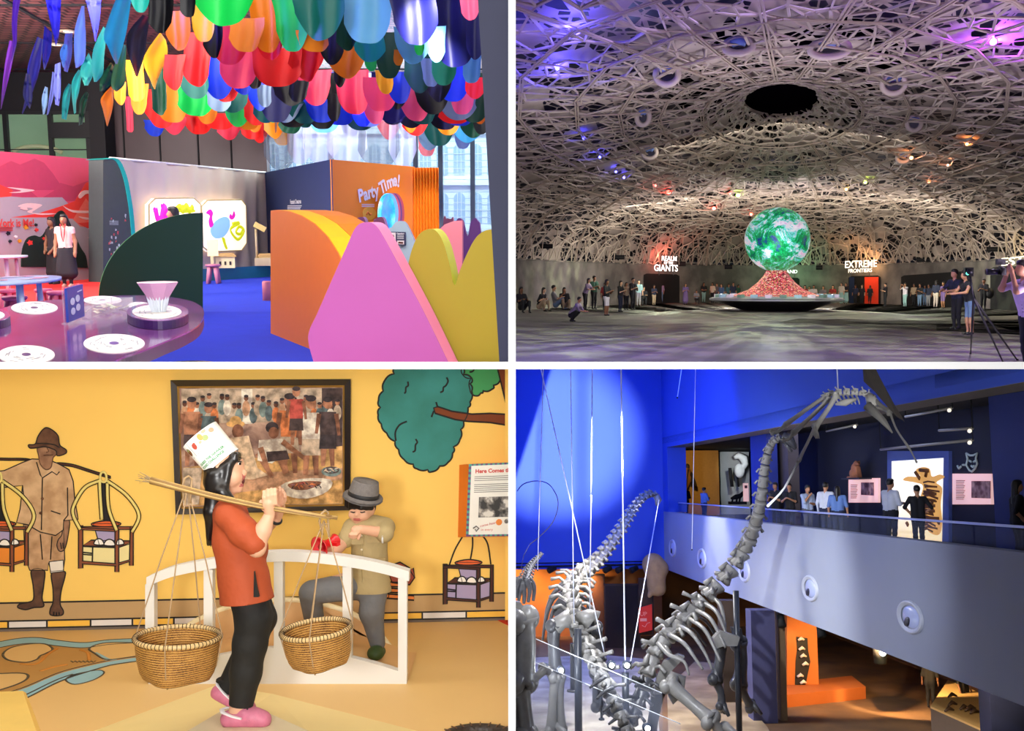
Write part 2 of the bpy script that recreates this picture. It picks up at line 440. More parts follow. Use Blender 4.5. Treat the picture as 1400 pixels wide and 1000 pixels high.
# floor with its painted river map
fl_m = mat('floor_tan', 'dfb878',0.55, var=0.05, scale=2.5); riv = mat('river_blue', '8fc0cf',0.6); land = mat('map_brown', 'b98a4a',0.65, var=0.1); mline = mat('map_line', '4c4438',0.7)
ochre = mat('map_ochre', 'c9822f',0.7); redf = mat('carpet_red', 'd8401f',0.8)
mb = MB(); mb.add([(-3.1,2.6,0),(0.3,2.6,0),(0.3,5.75,0),(-3.1,5.75,0)],[(0,1,2,3)],0)
def fdec(poly, z, m): mb.slab([B.fl(x, y, z) for x, y in poly],(0,0,-z), m)
def fline(pts, z, m, r=0.006): mb.tube([B.fl(x, y, z) for x, y in pts], r, 6, m, flat=(0,0,1))
r_up = spline([(-20,882),(20,874),(50,872),(80,876),(115,879),(150,875),(200,873),(235,872)],6)
r_dn = spline([(-20,958),(30,943),(75,924),(105,915),(150,905),(190,899),(235,893)],6)
fdec(r_up + r_dn[::-1],0.0008,2)
up2 = [(x, y + 8 - 3 * max(0,(x - 60) / 175)) for x, y in r_up]; fdec(r_up + up2[::-1],0.0012,1)
dn2 = [(x, y + 5 + 12 * max(0,(150 - x) / 150)) for x, y in r_dn]; fdec(r_dn + dn2[::-1],0.0012,1)
for i in ([(4,895),(15,886),(40,881),(62,881),(72,888),(62,894),(55,897),(50,902),(35,906),(12,903)],[(122,887),(140,880),(170,879),(205,881),(205,893),(170,900),(145,902),(130,894)],[(-25,926),(10,921),(36,922),(35,930),(12,940),(-25,948)]):
    q = smooth(i); fdec(q, 0.0016,0); fline(q + q[:1],0.002,3)
q = smooth([(90,930),(100,923),(130,917),(141,918),(140,923),(125,931),(102,936)]); fdec(q, 0.0012,1); fline(q + q[:1],0.0016,3,0.004)
q = smooth([(131,892),(138,895),(150,901),(160,902),(145,903),(134,897)]); fdec(q, 0.002,1)
for p in ([(28,908),(45,909),(55,905),(64,896),(78,887)],[(55,918),(75,912),(92,909)],[(110,889),(120,893),(122,903)]): fline(spline(p, 6),0.0016,4,0.009)
fline(r_up, 0.0022,3,0.004); fline(up2,0.0022,3,0.004); fline(dn2,0.002,3,0.005); fline([(x, y - 2) for x, y in r_dn],0.002,3,0.004)
fline([(x, y + 3 + 8 * max(0,(150 - x) / 150)) for x, y in r_dn if x < 105],0.002,3,0.005)
for i in range(6): fline([(97 + 5.5 * i, 904),(100 + 5.5 * i, 906),(103 + 5.5 * i, 904)],0.002,3,0.004)
fdec([(676,846),(720,842),(720,862),(700,858)],0.002,5)
struct(mb.build('floor',[fl_m, riv, land, mline, ochre, redf]))
# platforms
cream = mat('platform_cream', 'f0d894',0.6, var=0.03); ptop = mat('platform_top', 'd8c8a4',0.6, var=0.04)
def frustum(outer, inner, zt, mats_, name):
    mb = MB(); n = len(outer)
    vs = [B.fl(x, y, 0.0) for x, y in outer] + [B.fl(x, y, zt) for x, y in inner]
    mb.add(vs, [tuple(range(n, 2 * n))],1); mb.f.append(list(range(n))[::-1]); mb.m.append(0); mb.s.append(False)
    for i in range(n):
        j = (i + 1) % n; mb.f.append([i, j, n + j, n + i]); mb.m.append(0); mb.s.append(False)
    return mb.build(name, mats_)
PZ = 0.1113
o = frustum([(-120,1100),(128,1000),(296,937),(372,949),(575,1001),(980,1105)],[(40,1100),(236,1012),(310,968),(346,966),(420,999),(720,1100)], PZ, [cream, ptop], 'stage_platform')
tag(o, 'cream wedge-sided platform corner under the girl with baskets', 'platform')
o = frustum([(-90,955),(36,948),(56,1001),(80,1080),(-200,1080)],[(-90,950),(31,945),(50,1001),(70,1080),(-200,1080)],0.03,[mat('platform_yellow', 'f3cf72',0.6), mat('platform_yellow', 'f3cf72')], 'stage_platform')
tag(o, 'yellow low platform corner beside the painted river map', 'platform')
# ---- printed wall figures
cloth_p = tone('print_cloth', 'b48c62', 'd6b084',12); trou_p = tone('print_trousers', 'a07850', 'd0a67c',12); hat_p = tone('print_hat', '4a2c1a', '6d4830',20); skin_p = tone('print_skin', '75503a', 'a87c5c',14); skin_d = tone('print_leg', '4a3022', '6e4a34',14)
knee_p = mat('print_white', 'e8dfd0',0.8, var=0.1); wood_p = tone('print_wood', '3e2010', '6b3d20',20)
fig = thing('wall_figure', 'life-size sepia print of a barefoot person in a felt hat and loose shirt', 'wall print', Matrix.Translation(wp(60,835,0)))
def wpart(name, mats_, polys, parent, lines=(), o0=0.002, o1=0.006, lw=1.0, inkm=1, outline=True):
    mb = MB(); base = parent.matrix_basis.to_translation()
    for i, pl_ in enumerate(polys):
        mi = 0
        if isinstance(pl_, tuple) and isinstance(pl_[0], int): mi, pl_ = pl_
        d = 0.0008 * i
        wflat(mb, pl_, o0, o1 + d, mi)
        if outline: wink(mb, pl_, o1 + d, inkm, lw, True)
    for ln in lines: wink(mb, ln, o1 + 0.003, inkm, lw)
    return mb.build(name, mats_, parent, None) if parent is None else _rel(mb, name, mats_, parent, base)
def _rel(mb, name, mats_, parent, base):
    mb.v = [tuple(Vector(v) - base) for v in mb.v]
    return mb.build(name, mats_, parent)
def z5(pts, x0, y0, f): return [(x0 + x * f, y0 + y * f) for x, y in pts]
c5 = lambda pts: z5(pts, 0,580,0.29)      # coordinates read off an enlarged view
wpart('trousers',[trou_p, ink, knee_p],[c5([(110,475),(300,490),(305,640),(298,690),(240,695),(228,655),(225,690),(140,690),(118,630)]),(2, c5([(232,650),(298,642),(300,695),(238,703)]))], fig, [c5([(190,520),(200,640)]), c5([(245,530),(238,640)])],0.002,0.0055,0.7)
wpart('leg',[skin_d, ink],[smooth(c5([(148,690),(208,690),(206,760),(198,820),(206,860),(160,866),(120,876),(84,866),(92,850),(130,842),(158,826),(156,760)]),4)], fig, [],0.002,0.0045,0.8)
wpart('leg',[skin_d, ink],[smooth(c5([(244,700),(303,696),(306,720),(288,790),(284,850),(298,880),(294,900),(262,905),(236,898),(238,870),(250,840),(250,780)]),4)], fig, [c5([(254,885),(252,902)]), c5([(266,888),(266,904)]), c5([(278,888),(280,902)])],0.002,0.0045,0.8)
wpart('arm',[skin_p, ink],[smooth(c5([(300,455),(328,458),(322,520),(312,570),(300,596),(280,600),(268,575),(275,545),(292,520)]),4)], fig, [c5([(285,560),(290,590)]), c5([(296,560),(298,588)])],0.002,0.006,0.6)
wpart('shirt',[cloth_p, ink],[c5([(-40,225),(20,220),(105,182),(150,165),(225,168),(270,185),(325,215),(345,270),(352,350),(368,450),(300,456),(298,500),(262,526),(190,510),(130,475),(78,465),(95,400),(106,290),(30,298),(-40,300)])], fig, [c5([(172,180),(190,240),(200,255),(245,225),(268,240),(280,225)]), c5([(200,255),(195,500)]), c5([(318,300),(320,430),(300,455)]), c5([(240,410),(285,425)]), c5([(106,290),(112,350)])],0.002,0.0075,0.7)
mb = MB(); base = fig.matrix_basis.to_translation()
for x, y in ((199,352),(191,420)): mb.ell(wp(*c5([(x, y)])[0],0.012),(0.008,0.004,0.008),8,6)
_rel(mb, 'button', hat_p, fig, base)
wpart('face',[skin_p, hat_p],[smooth(c5([(180,110),(262,110),(268,140),(250,160),(240,205),(215,215),(190,190),(182,150)]),4)], fig, [c5([(205,148),(250,146)]), c5([(222,112),(230,130),(218,134)])],0.002,0.009,0.6)
wpart('hat',[hat_p, ink],[smooth(c5([(134,98),(165,95),(178,60),(200,28),(222,17),(255,35),(275,60),(282,100),(312,122),(308,140),(270,150),(262,125),(215,108),(178,112),(142,114)]),4)], fig, [spline(c5([(170,92),(215,92),(255,98),(282,112)]),5)],0.002,0.011,0.7)
pole_w = thing('wall_carrying_pole', 'printed brown shoulder pole across the wall above the sepia figure', 'wall print', Matrix.Translation(wp(90,640,0)))
pr = spline(c5([(-40,160),(40,162),(120,163),(160,172)]),5); wpart('rod',[wood_p, ink],[pr + [(x, y + 2.6) for x, y in pr[::-1]]], pole_w, [],0.001,0.004,0.8)
pr = spline(c5([(272,182),(340,190),(420,215),(480,234),(520,246)]),5); wpart('rod',[wood_p, ink],[pr + [(x, y + 3.2) for x, y in pr[::-1]]], pole_w, [],0.001,0.004,0.8)
brown_c = mat('cartoon_brown', '8a4a2a',0.75); cream_c = mat('cartoon_cream', 'efdf9c',0.75); lil_c = mat('cartoon_lilac', 'a99bbd',0.75); org_c = mat('cartoon_orange', 'e0622a',0.75); wht_c = mat('cartoon_white', 'f4efe4',0.75); dkb_c = mat('cartoon_dark_brown', '4a2418',0.75); cane_c = mat('cartoon_cane', 'e2d27c',0.75)
def cart(label, f, base_px, wood, box, rope):
    r = thing('wall_hawker_stand', label, 'wall print', Matrix.Translation(wp(*base_px, 0)), None)
    wpart('bowl',[lil_c, ink, org_c],[f([(440,470),(560,470),(545,575),(470,575)]),(2, smooth(f([(436,468),(500,456),(564,466),(560,478),(500,486),(440,480)]),3))], r, [],0.001,0.005,0.9)
    wpart('cabinet',[box, ink, wood],[(2, f([(388,575),(430,548),(628,552),(560,582)])), f([(386,578),(556,584),(556,660),(386,648)]), f([(556,584),(628,560),(628,640),(556,660)])], r, [f([(437,580),(435,652)]), f([(388,605),(435,610)]), f([(388,615),(435,618)])],0.001,0.004,0.9)
    wpart('cups',[wht_c, ink],[smooth(f([(444,568),(450,548),(465,541),(482,548),(488,570)]),3), smooth(f([(492,572),(498,552),(516,544),(534,552),(540,574)]),3), smooth(f([(550,570),(556,546),(575,546),(584,566)]),3)], r, [],0.001,0.006,0.8)
    for q in ([(370,478),(390,478),(390,680),(370,682)],[(542,500),(560,500),(560,698),(542,698)],[(614,482),(628,482),(628,668),(610,668)]): wpart('leg',[wood, ink],[f(q)], r, [],0.001,0.007,0.8)
    wpart('rail',[wood, ink],[f([(370,484),(620,484),(620,498),(372,496)]), f([(372,488),(548,498),(548,508),(372,498)]), f([(386,646),(548,660),(548,670),(386,660)]), f([(560,655),(614,640),(614,648),(560,665)])], r, [],0.001,0.0075,0.6)
    if rope:
        for pts in ([(470,268),(400,300),(350,380),(345,430),(378,498)],[(470,270),(472,330),(480,450)],[(505,280),(512,400),(550,502)],[(505,268),(600,340),(655,430),(622,510)]):
            mb = MB(); base = r.matrix_basis.to_translation(); sp = spline(f(pts),6)
            mb.tube([wp(x, y, 0.009) for x, y in sp],0.012,6,1, flat=wn); mb.tube([wp(x, y, 0.0125) for x, y in sp],0.0075,6,0, flat=wn)
            _rel(mb, 'cane_hoop',[cane_c, ink], r, base)
        wpart('ink_panel',[ink, ink],[f([(476,275),(502,278),(520,400),(524,458),(484,452)])], r, [],0.001,0.003,0.5)  # black printed panel inside the hoops
        mb = MB(); base = r.matrix_basis.to_translation(); q = [wp(x, y, 0.013) for x, y in smooth(f([(472,262),(475,235),(488,226),(500,240),(500,268),(486,274)]),3)]
        mb.tube(q, 0.006,6,0, closed=True, flat=wn); _rel(mb, 'ring', cane_c, r, base)
    return r
cart('cartoon hawker stand with cane hoops printed beside the sepia figure', c5,(145,775), brown_c, cream_c, True)
cL = lambda pts: z5(pts, -143.5,580,0.29)
cart('cartoon hawker stand cut off by the far left end of the wall', cL, (0,775), brown_c, mat('cartoon_amber', 'e88a2c',0.75), True)
fx = lambda pts: [(600 + 0.24 * (25 + (x - 370) / 258 * 285),620 + 0.24 * (608 + (y - 458) / 240 * 272)) for x, y in pts]
rc = cart('dark cartoon hawker stand with lilac sides hung on three cords', fx, (640,825), dkb_c, lil_c, False)
for pts in ([(633,733),(622,752),(614,774)],[(646,733),(646,748),(643,766)],[(660,733),(667,745),(671,772)]):
    mb = MB(); base = rc.matrix_basis.to_translation(); wink(mb, spline(pts, 5),0.004,0); _rel(mb, 'cord',[ink], rc, base)
# bricks and planks printed behind the boy
pk = thing('wall_plank_pile', 'cartoon pile of orange planks and bricks printed behind the boy', 'wall print', Matrix.Translation(wp(545,820,0)))
wpart('brick',[mat('cartoon_brick', 'a8503a',0.75), ink],[[(530,775),(547,769),(560,777),(556,783),(535,786)],[(532,786),(560,779),(567,790),(560,800),(536,797)],[(560,780),(565,777),(567,790)]], pk, [],0.001,0.004)
wpart('plank',[mat('cartoon_plank', 'e8843a',0.75), ink],[[(528,796),(556,797),(552,803),(528,802)],[(526,804),(554,806),(553,811),(526,810)],[(524,812),(566,815),(566,821),(524,818)]], pk, [],0.001,0.0045)
wpart('stone',[wht_c, ink],[smooth([(520,808),(530,811),(531,817),(522,820),(516,816)],3), smooth([(514,820),(521,821),(522,827),(515,828)],3)], pk, [],0.001,0.005)
# tree
tree = thing('wall_tree', 'cartoon tree with teal crown and brown bough in the wall corner', 'wall print', Matrix.Translation(wp(610,640,0)))
tealc = tone('cartoon_teal', '3a8f8a', '2a766c',3); grnc = mat('cartoon_green', '3f9a5a',0.75)
cr = lambda pts: z5(pts, 345,500,0.25)
def scallop(pts, amp=2.0):
    out = []
    for i in range(len(pts)):
        a, b = np.array(pts[i]), np.array(pts[(i + 1) % len(pts)]); d = b - a; L_ = np.linalg.norm(d); nn = np.array((d[1],-d[0])) / max(L_, 1e-6)
        for t in (0,0.2,0.4,0.6,0.8): out.append(tuple(a + d * t + nn * -amp * math.sin(PI * t)))
    return out
wpart('crown',[tealc, ink],[scallop(cr([(780,10),(775,45),(725,80),(715,140),(690,190),(700,230),(688,270),(705,320),(735,370),(780,415),(800,460),(830,515),(880,540),(900,565),(960,570),(980,582),(1025,550),(1070,530),(1095,480),(1100,445),(1135,405),(1140,350),(1155,310),(1180,230),(1190,200),(1200,140),(1190,100),(1200,70),(1155,50),(1150,10)]))], tree,
      [spline(cr(p),5) for p in ([(850,88),(852,110),(840,120),(838,145),(830,152)],[(1062,65),(1070,85),(1058,110),(1045,120),(1042,140),(1027,147)],[(845,306),(805,325),(782,365),(785,412)],[(893,402),(902,420),(892,435),(890,465),(876,473)],[(1005,200),(1012,225)],[(992,248),(980,282)])],0.001,0.004,1.1)
wpart('side_crown',[grnc, ink],[scallop(cr([(1150,10),(1150,50),(1195,70),(1190,130),(1215,165),(1250,150),(1260,138),(1310,130),(1318,108),(1355,80),(1350,10)]))], tree, [spline(cr([(1215,15),(1205,32),(1187,36)]),4)],0.001,0.0032,1.1)
wpart('bough',[mat('cartoon_bark', '7a3a16',0.8, var=0.1), ink],[cr([(992,232),(1015,225),(1090,250),(1200,266),(1300,262),(1440,270),(1440,335),(1300,312),(1180,306),(1110,296),(1000,262)]), cr([(1338,5),(1445,5),(1445,300),(1400,260)])], tree, [],0.001,0.005,1.1)
# ---- framed painting: dark moulding, gilt slip, a plain market crowd
pf = thing('framed_painting', 'large dark-framed painting of a market crowd hung on the yellow wall', 'painting', Matrix.Translation(wp(358,697,0)))
base = pf.matrix_basis.to_translation()
def ring(mb, o, i, d0, d1, m):
    for k_ in range(4):
        a, b, c, d = o[k_], o[(k_ + 1) % 4], i[(k_ + 1) % 4], i[k_]
        mb.slab([wp(*a, d1), wp(*b, d1), wp(*c, d1 * 0.7), wp(*d, d1 * 0.7)],-wn * (d1 * 0.7 - d0), m)
OUT = [(233,520),(479.5,518.5),(479,698),(240,704)]; MID = [(242,528.5),(471,527),(471,692),(248,696)]; INN = [(245,531),(468.5,530),(468.5,689.5),(250,693.5)]
mb = MB(); ring(mb, OUT, MID, 0.0,0.045,0); _rel(mb, 'frame', mat('frame_black', '231a18',0.3, spec=0.6, coat=0.3), pf, base)
mb = MB(); ring(mb, MID, INN, 0.0,0.034,0); _rel(mb, 'gilt_slip', mat('gilt', 'c9a45a',0.35, metal=0.7), pf, base)
m, nt, bs, N, L = mnodes('painted_canvas'); tc = N('ShaderNodeTexCoord'); n1 = N('ShaderNodeTexNoise'); n1.inputs['Scale'].default_value = 7; n1.inputs['Detail'].default_value = 8; n1.inputs['Distortion'].default_value = 1.2
L(tc.outputs['Object'], n1.inputs['Vector']); r = ramp(N, [(0.3, rgb('5a423a')),(0.42, rgb('8a6454')),(0.52, rgb('b08a76')),(0.6, rgb('c8a48c')),(0.72, rgb('94807a'))]); L(n1.outputs['Fac'], r.inputs[0]); L(r.outputs[0], bs.inputs['Base Color']); bs.inputs['Roughness'].default_value = 0.6
pm = {}
def pc(c): return tone('paint_' + c, ''.join('%02x' % int(int(c[i:i + 2],16) * 0.8) for i in (0,2,4)), ''.join('%02x' % min(255, int(int(c[i:i + 2],16) * 1.15 + 22)) for i in (0,2,4)),24)
pal = ['7a4a34', '9a6448', 'b98a68', 'c8703c', 'd8c4b4', '3a2a2a', 'b09a84', '4a5a5e', 'c89858', '5a3020', '8a5a6a', 'd0b090', '2a2024', '6a7a76', 'a03a30']
mb = MB(); wflat(mb, INN, 0.004,0.02,0)
lay = [0.0203]
def pp(poly, ci):
    lay[0] += 0.00012; mb.slab([wp(x, y, lay[0]) for x, y in poly],-wn * 0.0001, ci + 1)
def pe(x, y, rx, ry, ci, rot=0): pp([(x + rx * math.cos(a) * math.cos(rot) - ry * math.sin(a) * math.sin(rot), y + rx * math.cos(a) * math.sin(rot) + ry * math.sin(a) * math.cos(rot)) for a in [2 * PI * i / 12 for i in range(12)]], ci)
def limb(a, b, w0, w1, ci):
    d = np.array(b, float) - np.array(a); d /= np.linalg.norm(d); p = np.array((-d[1], d[0]))
    pp([tuple(np.array(a) + p * w0), tuple(np.array(b) + p * w1), tuple(np.array(b) - p * w1), tuple(np.array(a) - p * w0)], ci)
pp([(248,532),(468,531),(468,575),(248,580)],6); pp([(330,532),(345,532),(345,580),(330,580)],4); pp([(440,531),(468,531),(468,690),(440,600)],5)
pp([(250,640),(468,610),(468,689),(250,692)],8); pp([(300,650),(468,640),(468,656),(310,676)],2)
rr = random.Random(5)
for i in range(26):
    x = 252 + i * 8.4 + rr.uniform(-2,2); y = 548 + rr.uniform(-6,8)
    pe(x, y + 14,5.5,11, rr.choice([4,6,7,3,13,2])); pe(x, y, 3.2,4, rr.choice([0,1,9])); pe(x, y - 2.6,3.2,2,12)
for x, y, s, b, l in ((262,575,1.3,1,5),(396,575,1.5,3,6),(425,578,1.5,4,6),(448,575,1.3,5,12),(405,556,1.1,14,5),(285,580,1.2,7,5)):
    pe(x, y - 18 * s, 5 * s, 6 * s, 1); pe(x, y - 22 * s, 5 * s, 3 * s, 12)
    pp([(x - 9 * s, y - 9 * s),(x + 9 * s, y - 9 * s),(x + 8 * s, y + 16 * s),(x - 8 * s, y + 16 * s)], b)
    limb((x - 9 * s, y - 7 * s),(x - 12 * s, y + 14 * s),2.4 * s, 1.6 * s, 0); limb((x + 9 * s, y - 7 * s),(x + 12 * s, y + 16 * s),2.4 * s, 1.6 * s, 0)
    pp([(x - 8 * s, y + 15 * s),(x + 8 * s, y + 15 * s),(x + 9 * s, y + 30 * s),(x - 9 * s, y + 30 * s)], l)
    limb((x - 4 * s, y + 30 * s),(x - 5 * s, y + 48 * s),3 * s, 2 * s, 1); limb((x + 4 * s, y + 30 * s),(x + 5 * s, y + 48 * s),3 * s, 2 * s, 0)
pe(322,580,13,5,8); pe(322,575,8,6,8); pe(325,590,8,10,0); pp([(308,600),(340,596),(352,640),(366,650),(345,656),(316,654),(304,640)],11); limb((352,620),(372,652),4,3,1)
pe(372,585,9,8,12); pe(374,592,7,8,0); pp([(354,602),(386,600),(392,618),(372,634),(352,630)],4); limb((386,604),(420,630),4,2.5,1); limb((356,612),(366,642),4,3,1); limb((382,622),(392,648),6,4,1)
pp([(364,618),(392,616),(396,628),(366,632)],5)
for a, b in ((0,1),(6,4)): pass
pp(smooth([(384,664),(412,655),(452,656),(448,672),(420,682),(392,678)],3),4); pp(smooth([(394,662),(420,658),(440,660),(420,670),(400,669)],3),0)
for i in range(26): pe(398 + rr.uniform(0,40),663 + rr.uniform(-3,4),2.6,0.8, rr.choice([14,10,3,12]), rr.uniform(-1,1))
pe(453,645,14,7,13); pe(453,643,11,5,5)
for i in range(16): pe(453 + rr.uniform(-9,9),643 + rr.uniform(-3,3),2.4,0.8, rr.choice([6,7,13]), rr.uniform(-1,1))
pp([(250,640),(276,640),(272,690),(250,692)],6); limb((262,600),(300,590),4,3,9)
_rel(mb, 'canvas',[m] + [pc(c) for c in pal], pf, base)
# ---- info board
ib = thing('info_board', 'tilted info board with orange side and red heading on the wall', 'sign', Matrix.Translation(wp(660,733,0)))
base = ib.matrix_basis.to_translation()
mb = MB(); f = [(641,635),(712,632),(709,733),(637,734)]
bk = [(628,636),(712,632),(709,734),(626,735)]; mb.add([wp(x, y, 0.16) for x, y in f] + [wp(x, y, 0.001) for x, y in bk],[(0,1,2,3),(7,6,5,4),(0,4,5,1),(1,5,6,2),(2,6,7,3),(3,7,4,0)],0); _rel(mb, 'case', mat('board_orange', 'f07a12',0.5), ib, base)
mb = MB(); border = [mat('board_teal', '3f9c8c',0.5), mat('board_purple', '5c3c74',0.5), mat('board_white', 'eceae2',0.4)]
qd = lambda u, v: tuple(np.array(f[0]) * (1 - u) * (1 - v) + np.array(f[1]) * u * (1 - v) + np.array(f[2]) * u * v + np.array(f[3]) * (1 - u) * v)
def bq(u0_, v0_, u1_, v1_, m, off): mb.slab([wp(*qd(a, b), off) for a, b in ((u0_, v0_),(u1_, v0_),(u1_, v1_),(u0_, v1_))],-wn * 0.002, m)
for i in range(22): bq(i / 22,0,(i + 1) / 22,0.03, i % 2,0.162); bq(i / 22,0.97,(i + 1) / 22,1, i % 2,0.162)
for i in range(28): bq(0, i / 28,0.06,(i + 1) / 28, i % 2,0.1622); bq(0.96, i / 28,1,(i + 1) / 28, i % 2,0.1622)
bq(0.05,0.025,0.97,0.975,2,0.1635); _rel(mb, 'border', border, ib, base)
red_t = mat('print_red', 'c8342a',0.5, var=0); gry_t = mat('print_grey', '6e6a66',0.6, var=0); oran_t = mat('print_orange', 'e8842a',0.5)
mb = MB()
def onboard(u, v, off=0.1655): return wp(*qd(u, v), off)
text_into(mb, 'Here Comes the Tok',0.105, lambda x, y, z: onboard(0.13 + x, 0.105 - y * 0.72 + x * 0.0),0, 'LEFT', bold=0.004)
for i in range(8):
    v = 0.175 + i * 0.026 + (0.03 if i > 2 else 0)
    mb.slab([onboard(a, b) for a, b in ((0.12, v),(0.93 - 0.06 * (i % 3 == 2), v),(0.93 - 0.06 * (i % 3 == 2), v + 0.008),(0.12, v + 0.008))],-wn * 0.001,1)
text_into(mb, 'come hear',0.07, lambda x, y, z: onboard(0.26 + x, 0.86 - y * 0.7 - x * 0.15),0, 'LEFT'); text_into(mb, 'in every',0.07, lambda x, y, z: onboard(0.28 + x, 0.91 - y * 0.7),0, 'LEFT')
cc = lambda u, v, r_, m: mb.slab([onboard(u + r_ * math.cos(a) , v + r_ * 0.72 * math.sin(a)) for a in [2 * PI * i / 14 for i in range(14)]],-wn * 0.001, m)
cc(0.62,0.81,0.06,2); cc(0.76,0.80,0.042,1); cc(0.775,0.79,0.025,3)
mb.tube([onboard(0.13,0.89), onboard(0.19,0.86), onboard(0.24,0.89), onboard(0.19,0.93), onboard(0.17,0.9)],0.004,5,1)
_rel(mb, 'lettering',[red_t, gry_t, oran_t, border[2]], ib, base)
m, nt, bs, N, L = mnodes('board_photo'); tc = N('ShaderNodeTexCoord'); n1 = N('ShaderNodeTexNoise'); n1.inputs['Scale'].default_value = 22; n1.inputs['Detail'].default_value = 6; L(tc.outputs['Object'], n1.inputs['Vector'])
r = ramp(N, [(0.42, rgb('1c1a18')),(0.55, rgb('8a8580')),(0.62, rgb('d8d4cc'))]); L(n1.outputs['Fac'], r.inputs[0]); L(r.outputs[0], bs.inputs['Base Color'])
mb = MB(); bq(0.22,0.46,0.93,0.74,0,0.1648); _rel(mb, 'photo', m, ib, base)
# ---- the white bridge
bw = mat('bridge_white', 'dedcd8',0.45, var=0.02); peach = mat('bridge_peach', 'deb078',0.6); bcream = mat('bridge_cream', 'f4e2b4',0.5)
YB0, YB1 = 4.5,4.98
br = thing('arched_bridge', 'small white arched bridge with one railing on the tan floor', 'bridge', Matrix.Translation(B.at(380,938, YB0)))
base = br.matrix_basis.to_translation()
top = spline([(203,926),(240,912),(290,899),(340,890),(380,887),(420,890),(470,898),(515,909),(556,922)],5)
def front(pts, y, th): return [B.at(a, b, y) for a, b in pts], Vector((0, th, 0))
zfl = lambda p: Vector((p.x, p.y, 0.0))
mb = MB(); tp = [B.at(a, b, YB0) for a, b in top]; mb.slab([zfl(tp[0])] + tp + [zfl(tp[-1])],(0,0.045,0)); _rel(mb, 'side_board', bw, br, base)
mb = MB(); back_top = spline([(230,880),(262,856),(300,838),(340,828),(385,824),(430,828),(480,843),(515,868),(540,900)],5)
tp2 = [B.at(a, b, YB1) for a, b in back_top]; mb.slab([zfl(tp2[0])] + tp2 + [zfl(tp2[-1])],(0,0.05,0),0); mb.tube([p + Vector((0,0.02,0.006)) for p in tp2],0.016,8,1); _rel(mb, 'side_board',[peach, bcream], br, base)
mb = MB(); nd = 28; row = []
for i in range(nd + 1):
    t = i / nd; x = tp[0].x + (tp[-1].x - tp[0].x) * t; zz = max(0.004,0.135 * (1 - (2 * t - 1) ** 2) - 0.012)
    row.append((x, zz))
mb.add([(x, y, z) for y in (YB0 + 0.045, YB1) for x, z in row] + [(x, y, 0) for y in (YB0 + 0.045, YB1) for x, z in row],
       [(i, i + 1, nd + 2 + i, nd + 1 + i) for i in range(nd)],0, True)
_rel(mb, 'deck', peach, br, base)
rail = spline([(200,797),(235,783),(290,772),(340,765),(385,762),(430,764),(480,770),(525,779),(559,789)],5)
mb = MB(); th = 12.5
tpr = [B.at(a, b - th / 2 - 1, YB0 - 0.01) for a, b in rail]; bt = [B.at(a, b + th / 2, YB0 - 0.01) for a, b in rail]
for i in range(len(tpr) - 1): mb.slab([bt[i], bt[i + 1], tpr[i + 1], tpr[i]],(0,0.065,0),0)
_rel(mb, 'handrail', bw, br, base)
for x, yt, yb in ((207,798,930),(286.5,778,902),(382,766,889),(475.5,774,902),(551,790,924)):
    a, b = B.at(x, yt, YB0 + 0.022), B.at(x, yb, YB0 + 0.022)
    mb = MB(); mb.box((a + b) / 2,(0.039,0.045, abs(a.z - b.z))); _rel(mb, 'post', bw, br, base)
# ---- rubber hoop at the front
c = B.fl(655,1012,0.05)
mb = MB(); rad = 0.135
mb.tube([(c.x + rad * math.cos(a), c.y + rad * math.sin(a),0.04) for a in [2 * PI * i / 48 for i in range(48)]],0.022,10,0, closed=True)
for i in range(24):
    a = 2 * PI * i / 24; mb.box((c.x + (rad) * math.cos(a), c.y + (rad) * math.sin(a),0.0615),(0.03,0.004,0.003),1, Matrix.Rotation(a, 3, 'Z'))
tag(mb.build('basket_rim',[mat('rim_dark', '2a1c12',0.5, bump=0.3), mat('rim_stitch', '6a4a30',0.7)]), 'dark bound rim of a basket at the front edge of the floor', 'basket')

# ---- the girl with the carrying pole
def cutm(me, co, no, fill=True):
    bm = bmesh.new(); bm.from_mesh(me)
    res = bmesh.ops.bisect_plane(bm, geom=bm.verts[:] + bm.edges[:] + bm.faces[:], plane_co=co, plane_no=no, clear_outer=True, dist=1e-6)
    if fill:
        ed = [e for e in res['geom_cut'] if isinstance(e, bmesh.types.BMEdge)]
        bmesh.ops.holes_fill(bm, edges=ed, sides=0)
    bm.to_mesh(me); bm.free(); return me
YG = 3.72
gb = B.at(332,985, YG); gb.z = PZ
girl = thing('person', 'girl in orange tunic and paper hat carrying the pole with two baskets', 'person', Matrix.Translation(gb))
G = lambda px, py, dy=0.0: np.array(B.at(px, py, YG + dy) - gb)
ks = mat('child_skin', 'dba888',0.5, var=0.04, spec=0.4); kh = mat('child_hair', '15100f',0.35, var=0.3, scale=60, spec=0.5); lipm = mat('child_lip', 'b8605a',0.45)
orange = mat('tunic_orange', 'a8461e',0.75, var=0.12, scale=9, bump=0.7, bscale=9); blackt = mat('trouser_black', '14120f',0.8, var=0.3, scale=10, bump=0.7, bscale=8)
P = [elp(G(308,640),(0.060,0.064,0.083),0), elp(G(318,655),(0.036,0.048,0.036),0), cap(G(329,641), G(334.5,646.5),0.006,0.0085,0),
     elp(G(331.5,653),(0.008,0.016,0.006),1), elp(G(329.5,663),(0.008,0.015,0.006),1), cap(G(322,668), G(326,669),0.018,0.014,0), elp(G(324,636),(0.022,0.046,0.03),0), elp(G(321,652,-0.03),(0.02,0.02,0.024),0),
     elp(G(297,646,-0.064),(0.012,0.007,0.02),0), cap(G(306,668), G(307,698),0.034,0.036,0),
     cap(G(315,712,0), G(332,800,0),0.06,0.065,0)]
